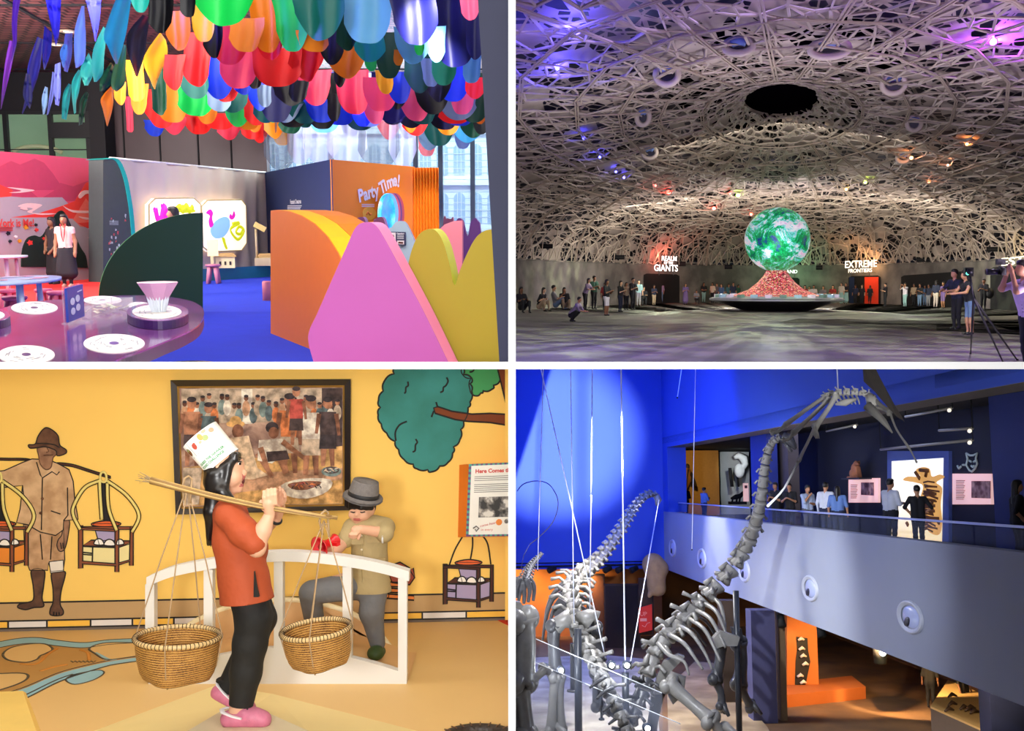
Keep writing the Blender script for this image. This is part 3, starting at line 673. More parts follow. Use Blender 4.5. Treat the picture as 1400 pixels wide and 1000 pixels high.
for s in (-1,1):
    P += [cap(G(312,702), G(313,706, s * 0.105),0.035,0.036,0), cap(G(335,808, s * 0.045), G(348 if s < 0 else 352,856, s * 0.05),0.05,0.035,0)]
P += [cap(G(348,856,-0.05), G(329,962,-0.05),0.045,0.028,0), cap(G(352,856,0.05), G(309,938,0.06),0.035,0.028,0), cap(G(322,972,-0.05), G(350,979,-0.05),0.025,0.02,0), cap(G(302,944,0.06), G(312,955,0.06),0.022,0.018,0)]
# near arm, hand closed over the pole
P += [cap(G(315,707,-0.115), G(351,750,-0.16),0.034,0.029,0), cap(G(351,750,-0.16), G(360,725,-0.155),0.029,0.027,0), cap(G(360,725,-0.155), G(369,703,-0.15),0.027,0.019,0)]
# far arm
P += [cap(G(315,707,0.11), G(345,742,0.15),0.034,0.028,0), cap(G(345,742,0.15), G(378,709,0.06),0.027,0.019,0)]
body = sdf_mesh(P, 0.0058,0.016, name='girl_body', mats=[ks, lipm]); link('body', body, girl)
# hands: palm and five fingers each, fingers bent round the pole
def hand(parent, name, palm, fingers, thumb):
    Q = [cap(*palm[0:2], *palm[2:],0)]
    for f, r in fingers + [thumb]:
        for i in range(len(f) - 1): Q.append(cap(f[i], f[i + 1], r * (1 - 0.1 * i), r * (0.92 - 0.1 * i),0))
    return link(name, sdf_mesh(Q, 0.0028,0.003, name='hand', mats=[ks]), parent)
fs = []
for i, (x, y) in enumerate(((361,686),(366,684),(371,683),(376,682.5))):
    fs.append(([G(x + 1, y + 6,-0.168), G(x, y - 6,-0.176), G(x, y - 13,-0.162), G(x, y - 13.5,-0.14), G(x, y - 7,-0.128)],0.0085 - 0.0006 * abs(i - 1.5)))
hand(girl, 'hand',(G(369,703,-0.15), G(368,688,-0.162),0.019,0.02), fs, ([G(362,697,-0.15), G(357,692,-0.14), G(357,686,-0.13)],0.0085))
fs = []
for i, (x, y) in enumerate(((378.5,668),(382.5,665.5),(386,668),(388.5,673))):
    b0 = G(379 + i * 2.4,690 - (1.5 - abs(i - 1.5)) * 1.0,0.035 - i * 0.008); b2 = G(x + 1, y + 6,0.02 - i * 0.01); mid_ = (b0 + b2) / 2 + np.array((0.004,0,0.002))
    fs.append(([b0, mid_, b2, b2 + np.array((-0.002,0,0.012))],0.008))
hand(girl, 'hand',(G(380,706,0.055), G(383,694,0.03),0.017,0.019), fs, ([G(378,702,0.035), G(374,696,0.02), G(373,690,0.012)],0.0085))
mb = MB(); c0 = G(377,710,0.062); d = Vector((0.55,-0.5,0.6)).normalized(); a1 = d.orthogonal().normalized(); a2 = d.cross(a1)
mb.tube([Vector(c0) + (a1 * math.cos(t) + a2 * math.sin(t)) * 0.021 for t in [2 * PI * i / 20 for i in range(20)]],0.006,6,0, closed=True); mb.build('wristband', mat('band_black', '131313',0.5), girl)
# face
mb = MB(); e = Vector(G(327.5,634,-0.032)); mb.ell(e, (0.006,0.011,0.0055),12,8,0); mb.ell(e + Vector((0.003,-0.005,-0.0005)),(0.0045,0.007,0.0052),12,8,1)
mb.tube([G(325,632,-0.047), G(328.5,631,-0.038), G(330.5,632,-0.024)],0.0022,6,2)
e = Vector(G(328.5,634,0.03)); mb.ell(e, (0.006,0.011,0.0055),12,8,0); mb.ell(e + Vector((0.003,-0.003,0)),(0.0045,0.006,0.0052),12,8,1)
mb.ell(Vector(G(331,658,0)),(0.0095,0.014,0.0125),12,8,3); mb.tube([G(322,626.5,-0.05), G(327,625.5,-0.044), G(331,627,-0.03)],0.002,6,2)
mb.build('face_features',[mat('eye_white', 'f0e8e0',0.3), mat('eye_dark', '1a1210',0.2), kh, mat('mouth_dark', '5a1a18',0.5)], girl)
# hair
H = [elp(G(301,637),(0.060,0.062,0.078),0), elp(G(296,658),(0.045,0.07,0.05),0)]
for s in (-1,1):
    H += [cap(G(300,660, s * 0.06), G(304,676, s * 0.07),0.02,0.022,0), cap(G(304,672, s * 0.072), G(322,690, s * 0.07),0.022,0.012,0), cap(G(296,650, s * 0.045), G(290,700, s * 0.055),0.035,0.03,0), cap(G(290,700, s * 0.055), G(288,742, s * 0.04),0.03,0.012,0),
          cap(G(317,630, s * 0.049), G(298,648, s * 0.055),0.0165,0.02,0), cap(G(314,636, s * 0.056), G(308,664, s * 0.064),0.014,0.014,0)]
for i in range(-4,5):
    H += [cap(G(316,622, i * 0.008), G(325 - abs(i) * 0.9,622.5, i * 0.0125),0.008,0.008,0), cap(G(325 - abs(i) * 0.9,622.5, i * 0.0125), G(329.5 - abs(i) * 1.3,630 - (i % 2), i * 0.0135),0.008,0.0035,0)]
for i in range(7):
    y = -0.07 + i * 0.02; H.append(cap(G(287 + (i % 3) * 2,700, y), G(284 + (i % 3) * 4,738 + (i * 5) % 11, y * 0.9),0.012,0.004,0))
link('hair', sdf_mesh(H, 0.0055,0.012, name='girl_hair', mats=[kh]), girl)
# tunic, trousers, clogs
U = []
for s in (-1,1):
    U += [cap(G(315,704, s * 0.06), G(322,740, s * 0.055),0.062,0.078,0), cap(G(322,740, s * 0.055), G(333,790, s * 0.05),0.078,0.087,0), cap(G(333,790, s * 0.05), G(339,830, s * 0.055),0.087,0.098,0), cap(G(312,700, s * 0.04), G(313,704, s * 0.11),0.042,0.046,0)]
U += [cap(G(314,704,-0.12), G(333,728,-0.15),0.047,0.05,0), cap(G(333,728,-0.15), G(348,744,-0.162),0.05,0.041,0), cap(G(314,704,0.115), G(340,738,0.15),0.047,0.042,0), elp(G(345,752,0.0),(0.055,0.09,0.07),0)]
tun = sdf_mesh(U, 0.0068,0.02, name='tunic', mats=[orange]); hn = (G(375,812) - G(302,819)); hn = Vector((hn[2],0,-hn[0])).normalized()
cutm(tun, G(338,816.5), hn if hn.z < 0 else -hn); tu = link('tunic', tun, girl)
mb = MB(); q = [(0,-0.004)]
sl = [G(347,782,-0.157), G(349.5,800,-0.16), G(353.5,817,-0.158), G(346.5,817,-0.158)]; mb.slab([Vector(p) for p in sl],(0,0.02,0)); mb.build('side_slit', blackt, tu)
mb = MB(); mb.tube([G(337,700,-0.06), G(350,725,-0.055), G(357,750,-0.05)],0.003,6,0); mb.build('placket_seam', orange, tu)
T = []
T += [cap(G(337,806,-0.045), G(347,845,-0.05),0.068,0.066,0), cap(G(347,845,-0.05), G(342,880,-0.05),0.064,0.06,0), cap(G(342,880,-0.05), G(336,920,-0.05),0.06,0.055,0), cap(G(336,920,-0.05), G(329,968,-0.05),0.055,0.042,0),
      cap(G(340,806,0.045), G(356,846,0.05),0.068,0.058,0), cap(G(356,846,0.05), G(347,872,0.05),0.056,0.05,0), cap(G(347,872,0.05), G(313,937,0.06),0.05,0.04,0)]
tr = sdf_mesh(T, 0.0068,0.018, name='trousers', mats=[blackt]); cutm(tr, G(326,963.5,-0.05), Vector((-0.12,0,-1)).normalized()); link('trousers', tr, girl)
pinkc = mat('clog_pink', 'c8718a',0.55, var=0.25, scale=40); strapw = mat('clog_strap', 'ece6e6',0.5)
def clog(parent, M_, name='clog'):
    S = [elp((0.0,0,0.026),(0.045,0.034,0.026),0), elp((0.062,0,0.03),(0.05,0.04,0.032),0), elp((0.1,0,0.022),(0.026,0.032,0.022),0), cap((-0.02,0,0.018),(0.1,0,0.016),0.031,0.03,0), elp((0.035,0,0.05),(0.026,0.03,0.02),0)]
    me = sdf_mesh(S, 0.0045,0.012, name='clog', mats=[pinkc]); cutm(me, (0,0,0.0),(0,0,-1)); o_ = link(name, me, parent); o_.matrix_basis = M_
    mb_ = MB(); mb_.tube([(0.035,-0.04,0.034),(0.0,-0.042,0.044),(-0.035,-0.028,0.052),(-0.047,0,0.054),(-0.035,0.028,0.052),(0,0.042,0.044),(0.035,0.04,0.034)],0.009,8,0, flat=(0,0,1)); mb_.build('strap', strapw, o_)
    mb_ = MB()
    for i in range(4): mb_.ell((0.062 + i * 0.014,-0.036 + i * 0.003,0.028 - 0.003 * i),(0.005,0.004,0.004),8,6,0)
    for i in range(5): mb_.ell((0.05 + 0.014 * (i % 3),-0.02 + 0.012 * i, 0.062 - 0.004 * (i % 3) - 0.002 * i),(0.004,0.004,0.003),8,6,0)
    mb_.build('vent_holes', mat('clog_hole', '3a2028',0.7), o_)
    return o_
clog(girl, Matrix.Translation(Vector((G(321,985,-0.05)[0],-0.05,0.001))))
clog(girl, Matrix.Translation(Vector(G(303,958,0.06))) @ Matrix.Rotation(0.5,4, 'Y'))
mb = MB(); mb.tube([G(310,929,0.06) + np.array((0.03 * math.cos(t) - 0.002,0.03 * math.sin(t),0.004 * math.cos(t))) for t in [2 * PI * i / 18 for i in range(18)]],0.008,6,0, closed=True); mb.build('ankle_cuff', blackt, girl)
# paper hat
C = Vector(G(305,632)); ex = Vector((0.76,0,0.65)); ax = Vector((-0.65,0,0.76)); ey = Vector((0,1,0)); RH = 0.0705; HH = 0.130
def onhat(x, v, off=0.0):
    a = x / RH; R_ = RH + off + 0.003 * v / HH
    return C + ax * v + (ex * math.sin(a) - ey * math.cos(a)) * R_
paper = mat('hat_paper', 'f4f3ef',0.6, var=0.01)
mb = MB(); mb.grid(lambda u, v: onhat(2 * PI * RH * u, HH * v),48,3,0, True, True); mb.grid(lambda u, v: onhat(2 * PI * RH * u, HH * (1 - v),-0.001),48,3,0, True, True); ho = mb.build('paper_hat', paper, girl)
grn = mat('print_green', '2f8a4e',0.6, var=0); gr2 = mat('print_dark', '2a2a2a',0.6, var=0)
mb = MB()
text_into(mb, 'GUESS THE HAWKER',0.0125, lambda x, y, z: onhat(x - 0.002,0.036 + y, 0.001),0, bold=0.0005); text_into(mb, 'FOOD CHALLENGE',0.0125, lambda x, y, z: onhat(x - 0.008,0.022 + y, 0.001),0, bold=0.0005)
for x in (-0.042,0.0,0.042): mb.slab([onhat(x - 0.0006,0.07,0.001), onhat(x + 0.0006,0.07,0.001), onhat(x + 0.0006,0.128,0.001), onhat(x - 0.0006,0.128,0.001)],(0,0.0005,0),1)
for x, s_ in ((-0.062, 'satay'),(-0.021, 'curry puff'),(0.021, 'kueh'),(0.06, 'bun')): text_into(mb, s_, 0.006, lambda a, b, z: onhat(a + x, 0.073 + b, 0.001),1)
mb.build('lettering',[grn, gr2], ho)
mb = MB()
def blob(x, v, rx, rv, m):
    pts = [onhat(x + rx * math.cos(a), v + rv * math.sin(a),0.0015) for a in [2 * PI * i / 14 for i in range(14)]]; mb.add(pts, [tuple(range(14))], m)
blob(-0.062,0.098,0.012,0.016,0); blob(-0.06,0.106,0.006,0.006,1); blob(-0.022,0.1,0.009,0.012,2); blob(-0.018,0.108,0.006,0.005,2); blob(0.014,0.113,0.009,0.013,3); blob(0.026,0.1,0.011,0.011,1); blob(0.034,0.122,0.008,0.006,4); blob(0.06,0.11,0.011,0.009,4); blob(0.004,0.098,0.006,0.005,4)
mb.build('food_pictures',[mat('food_brown', '7a4a22',0.6), mat('food_green', '9aa86a',0.6), mat('food_red', 'b04838',0.6), mat('food_gold', 'c79a48',0.6), mat('food_pink', 'd8a888',0.6)], ho)
# ---- carrying pole and baskets
YP = YG - 0.15
bamboo = mat('bamboo', 'b8965a',0.55, var=0.25, scale=20); bamd = mat('bamboo_dark', '8a6a3c',0.6, var=0.25, scale=20)
pa, pb = B.at(206,657, YP), B.at(461,709, YP - 0.01); dv = (pb - pa).normalized(); nv = Vector((0,1,0)); mv = dv.cross(nv)
mb = MB(); rr = random.Random(3)
for i in range(9):
    a = 2 * PI * i / 8; r_ = 0.0075 if i < 8 else 0
    pts = [pa + (pb - pa) * t + (nv * math.cos(a + t) + mv * math.sin(a + t)) * r_ * (1.1 - 0.45 * t) + mv * (-0.012 * math.sin(PI * t)) for t in np.linspace(0.0,1 - 0.03 * (i % 3),12)]
    mb.tube(pts, [0.0055 - 0.002 * k_ / 11 for k_ in range(12)],7, i % 2)
po = mb.build('carrying_pole',[bamboo, bamd]); tag(po, 'bundled bamboo carrying pole resting on the girl\'s shoulder', 'pole')
mb = MB()
for i in range(26):
    s0 = pa + (nv * rr.uniform(-1,1) + mv * rr.uniform(-1,1)) * 0.008 + dv * 0.05
    mb.tube([s0, s0 - dv * 0.05 + mv * rr.uniform(-0.004,0.004), s0 - dv * rr.uniform(0.07,0.1) + (nv * rr.uniform(-1,1) + mv * rr.uniform(-1,1)) * 0.014],[0.0022,0.0016,0.0007],5, i % 2)
mb.build('frayed_end',[bamboo, mat('bamboo_grey', '8c7a5e',0.7, var=0.2)], po)
m, nt, bs, N, L = mnodes('wicker'); tc = N('ShaderNodeTexCoord'); wv = N('ShaderNodeTexWave'); wv.bands_direction = 'Z'; wv.inputs['Scale'].default_value = 38; wv.inputs['Distortion'].default_value = 2.5; wv.inputs['Detail'].default_value = 2; wv.inputs['Detail Scale'].default_value = 6
L(tc.outputs['Object'], wv.inputs['Vector']); nz = N('ShaderNodeTexNoise'); nz.inputs['Scale'].default_value = 25; L(tc.outputs['Object'], nz.inputs['Vector'])
mx = N('ShaderNodeMath'); mx.operation = 'MULTIPLY_ADD'; L(nz.outputs['Fac'], mx.inputs[0]); mx.inputs[1].default_value = 0.9; L(wv.outputs['Fac'], mx.inputs[2])
r = ramp(N, [(0.35, rgb('4e2c10')),(0.75, rgb('a06a2c')),(1.0, rgb('c89448'))]); L(mx.outputs[0], r.inputs[0]); L(r.outputs[0], bs.inputs['Base Color']); bs.inputs['Roughness'].default_value = 0.55
bp = N('ShaderNodeBump'); bp.inputs['Strength'].default_value = 0.8; bp.inputs['Distance'].default_value = 0.004; L(wv.outputs['Fac'], bp.inputs['Height']); L(bp.outputs['Normal'], bs.inputs['Normal'])
wick = m; rimm = mat('cane_rim', 'd2b27a',0.5, var=0.2, scale=40); bind = mat('cane_binding', '3a2612',0.6); rope = mat('rope', 'a88a64',0.8, var=0.2, scale=50)
def basket(label, c, R_, hgt, knot, tilt, hangs):
    r = thing('wicker_basket', label, 'basket', Matrix.Translation(c - Vector((0,0, hgt))) @ tilt, 'baskets hanging from the carrying pole')
    mb = MB(); nn = 48
    def sq(a, k_): return 1 + k_ * 0.10 * math.cos(4 * a)
    prof = [(0.0,0.012),(0.5,0.004),(0.74,0.0),(0.84,0.16),(0.93,0.45),(0.985,0.75),(1.0,1.0)]
    def wall(inn):
        vs = []; fs_ = []
        for q, z in prof:
            for i in range(nn):
                a = 2 * PI * i / nn; rr_ = (q * R_ - inn) * sq(a, max(0,1 - z * 1.4) if q > 0.4 else 0); vs.append((max(rr_, 0) * math.cos(a), max(rr_, 0) * math.sin(a), z * hgt + (inn if z < 0.3 else 0)))
        for j in range(len(prof) - 1):
            for i in range(nn): fs_.append((j * nn + i, j * nn + (i + 1) % nn, (j + 1) * nn + (i + 1) % nn, (j + 1) * nn + i))
        return vs, fs_
    mb.add(*wall(0.0),0, True); v_, f_ = wall(0.006); mb.add(v_, [q[::-1] for q in f_],0, True); mb.build('bowl', wick, r)
    mb = MB(); mb.tube([(R_ * math.cos(a), R_ * math.sin(a), hgt) for a in [2 * PI * i / 56 for i in range(56)]],0.0085,8,0, closed=True); rim = mb.build('rim', rimm, r)
    mb = MB()
    for i in range(64):
        a = 2 * PI * i / 64; cc_ = Vector((R_ * math.cos(a), R_ * math.sin(a), hgt)); e1 = Vector((math.cos(a), math.sin(a),0))
        mb.tube([cc_ + (e1 * math.cos(t) + Vector((0,0,1)) * math.sin(t)) * 0.0092 for t in [2 * PI * q / 8 for q in range(8)]],0.0013,4,0, closed=True)
    mb.build('rim_binding', bind, rim)
    Mi = (Matrix.Translation(c - Vector((0,0, hgt))) @ tilt).inverted(); kn = Mi @ knot
    for a in hangs:
        e1 = Vector((math.cos(a), math.sin(a),0)); pr_ = [kn, kn * 0.5 + (e1 * (R_ + 0.009) + Vector((0,0, hgt))) * 0.5 + e1 * 0.004, e1 * (R_ + 0.0095) + Vector((0,0, hgt)), e1 * (R_ * 0.9 + 0.005) + Vector((0,0, hgt * 0.3)), e1 * R_ * 0.78 + Vector((0,0,-0.004)), Vector((0,0,-0.008))]
        mb = MB(); mb.tube(pr_, 0.0024,6,0); mb.build('hanging_cord', rope, r)
    mb = MB(); up = (Mi @ (knot + Vector((0,0,0.035)))) - kn
    mb.tube([kn + Vector((-0.01,0,-0.05)), kn + Vector((-0.016,0,0.0)), kn + up * 0.8 + Vector((-0.006,-0.012,0)), kn + up + Vector((0.004,0,0)), kn + up * 0.7 + Vector((0.012,0.012,0)), kn + Vector((0.014,0,0)), kn + Vector((0.012,0,-0.06))],0.0042,7,0)
    mb.tube([kn + Vector((-0.016,-0.002,-0.012)), kn + Vector((0.016,-0.004,-0.012))],0.002,5,0); mb.build('rope_loop', rope, r)
    return r
kt = 660; basket('large wicker basket hanging from the raised frayed end of the pole', B.at(241.5,871, YP),0.142,0.145, B.at(256,665, YP), Matrix.Rotation(0.03,4, 'Y'),(0.12,1.35,3.05,4.75))
basket('wicker basket hanging from the low thin end of the pole near the boy', B.at(437,860, YP),0.118,0.125, B.at(443,712, YP), Matrix.Rotation(-0.09,4, 'Y') @ Matrix.Rotation(0.05,4, 'X'),(0.1,1.9,3.2,4.72))
# ---- the boy on the bridge
YK = 4.75
bb = B.at(500,900, YK)
boy = thing('person', 'boy in grey trilby and khaki shirt leaning over the bridge railing', 'person', Matrix.Translation(bb))
K = lambda px, py, dy=0.0: np.array(B.at(px, py, YK + dy) - bb)
khaki = mat('shirt_khaki', 'a89468',0.8, var=0.1, scale=10, bump=0.7, bscale=10); greyt = mat('trouser_grey', '6e6e70',0.8, var=0.15, scale=14, bump=0.7, bscale=10)
P = [elp(K(495,693),(0.056,0.06,0.075),0), elp(K(491,704,-0.02),(0.042,0.042,0.036),0), cap(K(489,699,-0.062), K(487.5,704,-0.068),0.005,0.0085,0), elp(K(489,710,-0.054),(0.013,0.008,0.004),1), elp(K(510,697,-0.005),(0.007,0.012,0.019),0), cap(K(489,713,-0.035), K(490,713,-0.03),0.016,0.018,0),
     elp(K(482,704,-0.04),(0.018,0.02,0.02),0), elp(K(499,705,-0.04),(0.018,0.02,0.02),0), cap(K(499,705), K(503,722),0.03,0.032,0), cap(K(504,722,0.01), K(506,790,0.01),0.045,0.055,0)]
P += [cap(K(480,722), K(462,750,-0.08),0.032,0.026,0), cap(K(474,738,-0.05), K(453,757,-0.12),0.026,0.019,0), cap(K(525,722,-0.02), K(525,729,-0.07),0.034,0.028,0), cap(K(525,729,-0.07), K(493,724,-0.13),0.027,0.02,0)]
P += [cap(K(492,795), K(425,808,-0.02),0.055,0.042,0), cap(K(425,808,-0.02), K(432,850,0.03),0.04,0.03,0), cap(K(512,795), K(512,845),0.055,0.04,0), cap(K(512,845), K(517,880),0.04,0.027,0), cap(K(517,888), K(515,893,-0.05),0.022,0.02,0)]
link('body', sdf_mesh(P, 0.006,0.016, name='boy_body', mats=[ks, lipm]), boy)
fs = [([K(488,722 + i * 3,-0.14), K(483,724 + i * 3,-0.148), K(479.5,728 + i * 3.2,-0.142), K(480,732 + i * 3,-0.13)],0.0085) for i in range(4)]
fs = [([K(490 - i * 2.6,726 + abs(i - 1.5),-0.145), K(487.5 - i * 2.8,731,-0.152), K(486 - i * 2.6,736 - abs(i - 1),-0.143)],0.008) for i in range(4)]
hand(boy, 'hand',(K(494,724,-0.13), K(486,725,-0.138),0.018,0.02), fs, ([K(491,728,-0.13), K(491.5,733,-0.135), K(490,737,-0.14)],0.008))
fs = [([K(449,757 - i * 3.2,-0.145), K(445,756 - i * 3.4,-0.165), K(444.5,751 - i * 3,-0.175)],0.008) for i in range(4)]
hand(boy, 'hand',(K(454,757,-0.12), K(449,753,-0.128),0.018,0.019), fs, ([K(452,749,-0.13), K(449,745,-0.14), K(446,742,-0.15)],0.008))
mb = MB()
for x, y in ((483.5,700),(495,700)):
    mb.tube([K(x - 4, y, -0.058), K(x, y + 1.2,-0.066), K(x + 4, y, -0.06)],0.0028,6,0); mb.tube([K(x - 4, y - 4.5,-0.056), K(x + 4, y - 4.5,-0.058)],0.002,6,0)
mb.build('face_features',[kh], boy)
H = [elp(K(496,686,0.006),(0.062,0.066,0.062),0)]
for i in range(-4,5): H.append(cap(K(494 + i * 3.4,684,-0.06 + abs(i) * 0.007), K(493.5 + i * 3.8,696 - (i % 2),-0.067 + abs(i) * 0.0085),0.013,0.008,0))
for s in (-1,1): H.append(cap(K(496 + s * 14,688,0), K(496 + s * 15,697,0.005),0.016,0.01,0))
link('hair', sdf_mesh(H, 0.006,0.012, name='boy_hair', mats=[kh]), boy)
# trilby: pinched crown, dark band, brim turned down at the front
hm = mat('trilby_grey', '6f6a68',0.85, var=0.3, scale=70, bump=0.3, bscale=200); hbn = mat('trilby_band', '1c1a1c',0.6)
hatM = Matrix.Translation(Vector(K(496.5,679,-0.002))) @ Matrix.Rotation(0.2,4, 'Y') @ Matrix.Rotation(0.12,4, 'X')
mb = MB(); nn = 40
def crown(u, v):
    a = 2 * PI * u; r_ = 0.071 * (1 - 0.22 * v ** 1.5); z = 0.078 * min(1, v * 1.1)
    if v > 0.88: r_ *= max(0,(1 - v) / 0.12); z = 0.078 - 0.018 * (1 - (r_ / 0.056) ** 2) + 0.006 * abs(math.sin(a))
    return (r_ * math.cos(a) * 1.02, r_ * math.sin(a) * 1.08, z)
mb.grid(crown, nn, 16,0, True, True); hat = mb.build('trilby_hat', hm, boy); hat.matrix_basis = hatM
mb = MB(); mb.grid(lambda u, v: ((0.071 + 0.022 * v) * math.cos(2 * PI * u),(0.076 + 0.028 * v) * math.sin(2 * PI * u),0.002 - 0.008 * v * (0.6 + math.sin(2 * PI * u + PI)) + 0.003 * (v > 0.9)), nn, 4,0, True, True)
mb.grid(lambda u, v: ((0.093 - 0.022 * v) * math.cos(2 * PI * u),(0.104 - 0.028 * v) * math.sin(2 * PI * u),-0.003 - 0.008 * (1 - v) * (0.6 + math.sin(2 * PI * u + PI))), nn, 4,0, True, True); mb.build('brim', hm, hat)
mb = MB(); mb.lathe([(0.0715,0.002),(0.0725,0.004),(0.0715,0.02),(0.0705,0.021)], nn, 0, sy=1.07, sx=1.01); mb.build('band', hbn, hat)
U = []
for s in (-1,1): U += [cap(K(505 + s * 9,722), K(505 + s * 6,765),0.058,0.06,0), cap(K(505 + s * 6,765), K(507 + s * 7,818),0.062,0.076,0), cap(K(503,719), K(505 + s * 22,722),0.036,0.04,0)]
U += [cap(K(505,724,-0.006), K(506,800,-0.008),0.062,0.07,0), cap(K(481,722), K(473,738,-0.05),0.042,0.039,0), cap(K(527,721,-0.01), K(526,730,-0.075),0.043,0.042,0)]
sh = sdf_mesh(U, 0.0068,0.018, name='khaki_shirt', mats=[khaki]); cutm(sh, K(505,808.5),(0,0,-1)); so = link('shirt', sh, boy)
mb = MB()
for p in ((487,737),(509,735)): mb.box(Vector(K(p[0] + 2, p[1],-0.068)),(0.055,0.012,0.05),0); mb.box(Vector(K(p[0] + 2, p[1] - 7,-0.07)),(0.058,0.014,0.014),0)
mb.box(Vector(K(505,765,-0.058)),(0.15,0.02,0.012),0); mb.tube([K(493,720,-0.055), K(494,745,-0.068), K(496,800,-0.072)],0.004,6,0); mb.build('pockets', khaki, so)
mb = MB()
for y in (733,752,775): mb.ell(Vector(K(494.5, y, -0.077)),(0.005,0.004,0.005),8,6)
mb.build('buttons', mat('button_cream', 'e6dcc0',0.4), so)
mb = MB(); mb.tube([K(526,731,-0.075) + np.array((0.004 * math.cos(t) - 0.004,0.036 * math.sin(t),0.036 * math.cos(t))) for t in [2 * PI * i / 20 for i in range(20)]],0.006,6,0, closed=True); mb.build('sleeve_lining', mat('cuff_white', 'e8e6e4',0.7), so)
T = [cap(K(494,800), K(428,810,-0.02),0.068,0.055,0), cap(K(424,812,-0.02), K(430,850,0.03),0.052,0.046,0), cap(K(512,800), K(508,838),0.068,0.056,0), cap(K(508,838), K(516,880),0.055,0.036,0)]
tr = sdf_mesh(T, 0.0068,0.018, name='grey_trousers', mats=[greyt]); cutm(tr, K(516,885),(0,0,-1)); link('trousers', tr, boy)
S = [elp(K(517,891,0.02),(0.035,0.04,0.028),0), elp(K(514,893,-0.05),(0.04,0.055,0.032),0)]
link('clog', sdf_mesh(S, 0.005,0.015, name='green_clog', mats=[mat('clog_green', '33481c',0.6, var=0.3, scale=40)]), boy)
# red toy loudhailer in his hand
rd = mat('plastic_red', 'd3101a',0.3, spec=0.6, coat=0.4)
hl = thing('toy_loudhailer', 'red plastic loudhailer held in the boy\'s hand over the railing', 'megaphone', Matrix.Translation(B.at(460,738, YK - 0.14)) @ Vector((-0.6,-0.75,-0.22)).to_track_quat('Z', 'Y').to_matrix().to_4x4())
mb = MB(); mb.lathe([(0.012,0.0),(0.026,0.0),(0.03,0.006),(0.022,0.014),(0.018,0.05),(0.024,0.075),(0.038,0.09),(0.05,0.1),(0.052,0.105),(0.046,0.103),(0.03,0.088),(0.012,0.07),(0.0,0.068)],32); mb.build('horn', rd, hl)
mb = MB(); mb.lathe([(0.0,0.102),(0.012,0.1),(0.016,0.09),(0.012,0.07)],20); mb.build('mouth_cone', mat('plastic_red_dark', '9c0c14',0.35), hl)
mb = MB(); mb.box((0.035,0,0.04),(0.045,0.016,0.02),0); mb.build('handle', rd, hl)

# ================================================================== the party hall: cloth canopy, hill partitions, purple table
CUR[0] = 'TL'
T = Room('TL',1.5,300)
TW = T.W
add_light('AREA', 'hall_fill',(-3.6,1.5,5.2),(-4.5,16,1.6),480,(1,0.97,0.95),2.0, M=TW)  # added fill lights out of view, at the front and left
add_light('AREA', 'hall_fill',(-13,17,4.5),(-5,24,1.5),1000,(1,0.95,0.93),2.5, M=TW)
add_light('AREA', 'ceiling_lamp',(-8,22,6.0),(-8,24,0),900,(1,0.95,0.9),5,8, M=TW)
add_light('AREA', 'ceiling_lamp',(-2.5,10,6.0),(-3,12,0),500,(1,0.97,0.95),3,5, M=TW)
add_light('AREA', 'ceiling_fill',(-14,22,3.2),(-9,27,6.3),900,(1,0.85,0.8),3, M=TW)  # added unseen light that brightens the ceiling
add_light('AREA', 'ceiling_lamp',(-4,29,5.9),(-4.5,30.5,0),500,(0.95,0.97,1),4,2.5, M=TW)
add_light('SPOT', 'booth_fill',(-0.6,12,4.5),(-3.6,27.5,2.0),11000,(1,0.96,0.9),0.1, spot=0.36, blend=0.6, M=TW)  # added unseen spot that brightens the orange booth wall
# shell
blue = mat('carpet_blue', '0f32ba',0.95, var=0.12, scale=3, bump=0.2, bscale=80); red = mat('carpet_red2', 'e0241c',0.95, var=0.08, scale=5)
mb = MB(); q = [(-20,3.2),(1,3.2),(1,48),(-20,48)]; mb.add([(x, y, 0) for x, y in q],[(0,1,2,3)],0)
rp = [T.fl(-60,372), T.fl(143,380), T.fl(141,386), T.fl(134,406), T.fl(128,440), T.fl(-90,440)]; mb.slab([p + Vector((0,0,0.006)) for p in rp],(0,0,-0.005),1)
struct(mb.build('floor',[blue, red], None, TW))
m, nt, bs, N, L = mnodes('ceiling_mesh'); tc = N('ShaderNodeTexCoord'); mp = N('ShaderNodeMapping'); mp.inputs['Scale'].default_value = (1,1,1); L(tc.outputs['Object'], mp.inputs['Vector'])
br_ = N('ShaderNodeTexBrick'); br_.inputs['Scale'].default_value = 1.0; br_.inputs['Brick Width'].default_value = 0.34; br_.inputs['Row Height'].default_value = 0.3; br_.inputs['Mortar Size'].default_value = 0.045; br_.inputs['Mortar Smooth'].default_value = 0.5
br_.inputs['Color1'].default_value = (*rgb('8a5450'),1); br_.inputs['Color2'].default_value = (*rgb('6e3c40'),1); br_.inputs['Mortar'].default_value = (*rgb('1c1014'),1)
L(mp.outputs[0], br_.inputs['Vector']); L(br_.outputs['Color'], bs.inputs['Base Color']); bs.inputs['Roughness'].default_value = 0.45; bs.inputs['Metallic'].default_value = 0.2
dark = mat('joint_dark', '0c0a0c',0.8, var=0)  # dark joints and seams between the panels
mb = MB(); mb.slab([(-20,8,6.3),(1,8,6.3),(1,37.8,6.3),(-20,37.8,6.3)],(0,0,0.2),0)
for x in (-15,-11,-7,-3): mb.box((x, 22,6.29),(0.09,27,0.05),1, Matrix.Rotation(0.12,3, 'Z'))
for y in (19,24,29,34): mb.box((-10, y, 6.29),(22,0.1,0.05),1)
struct(mb.build('ceiling',[m, dark], None, TW))
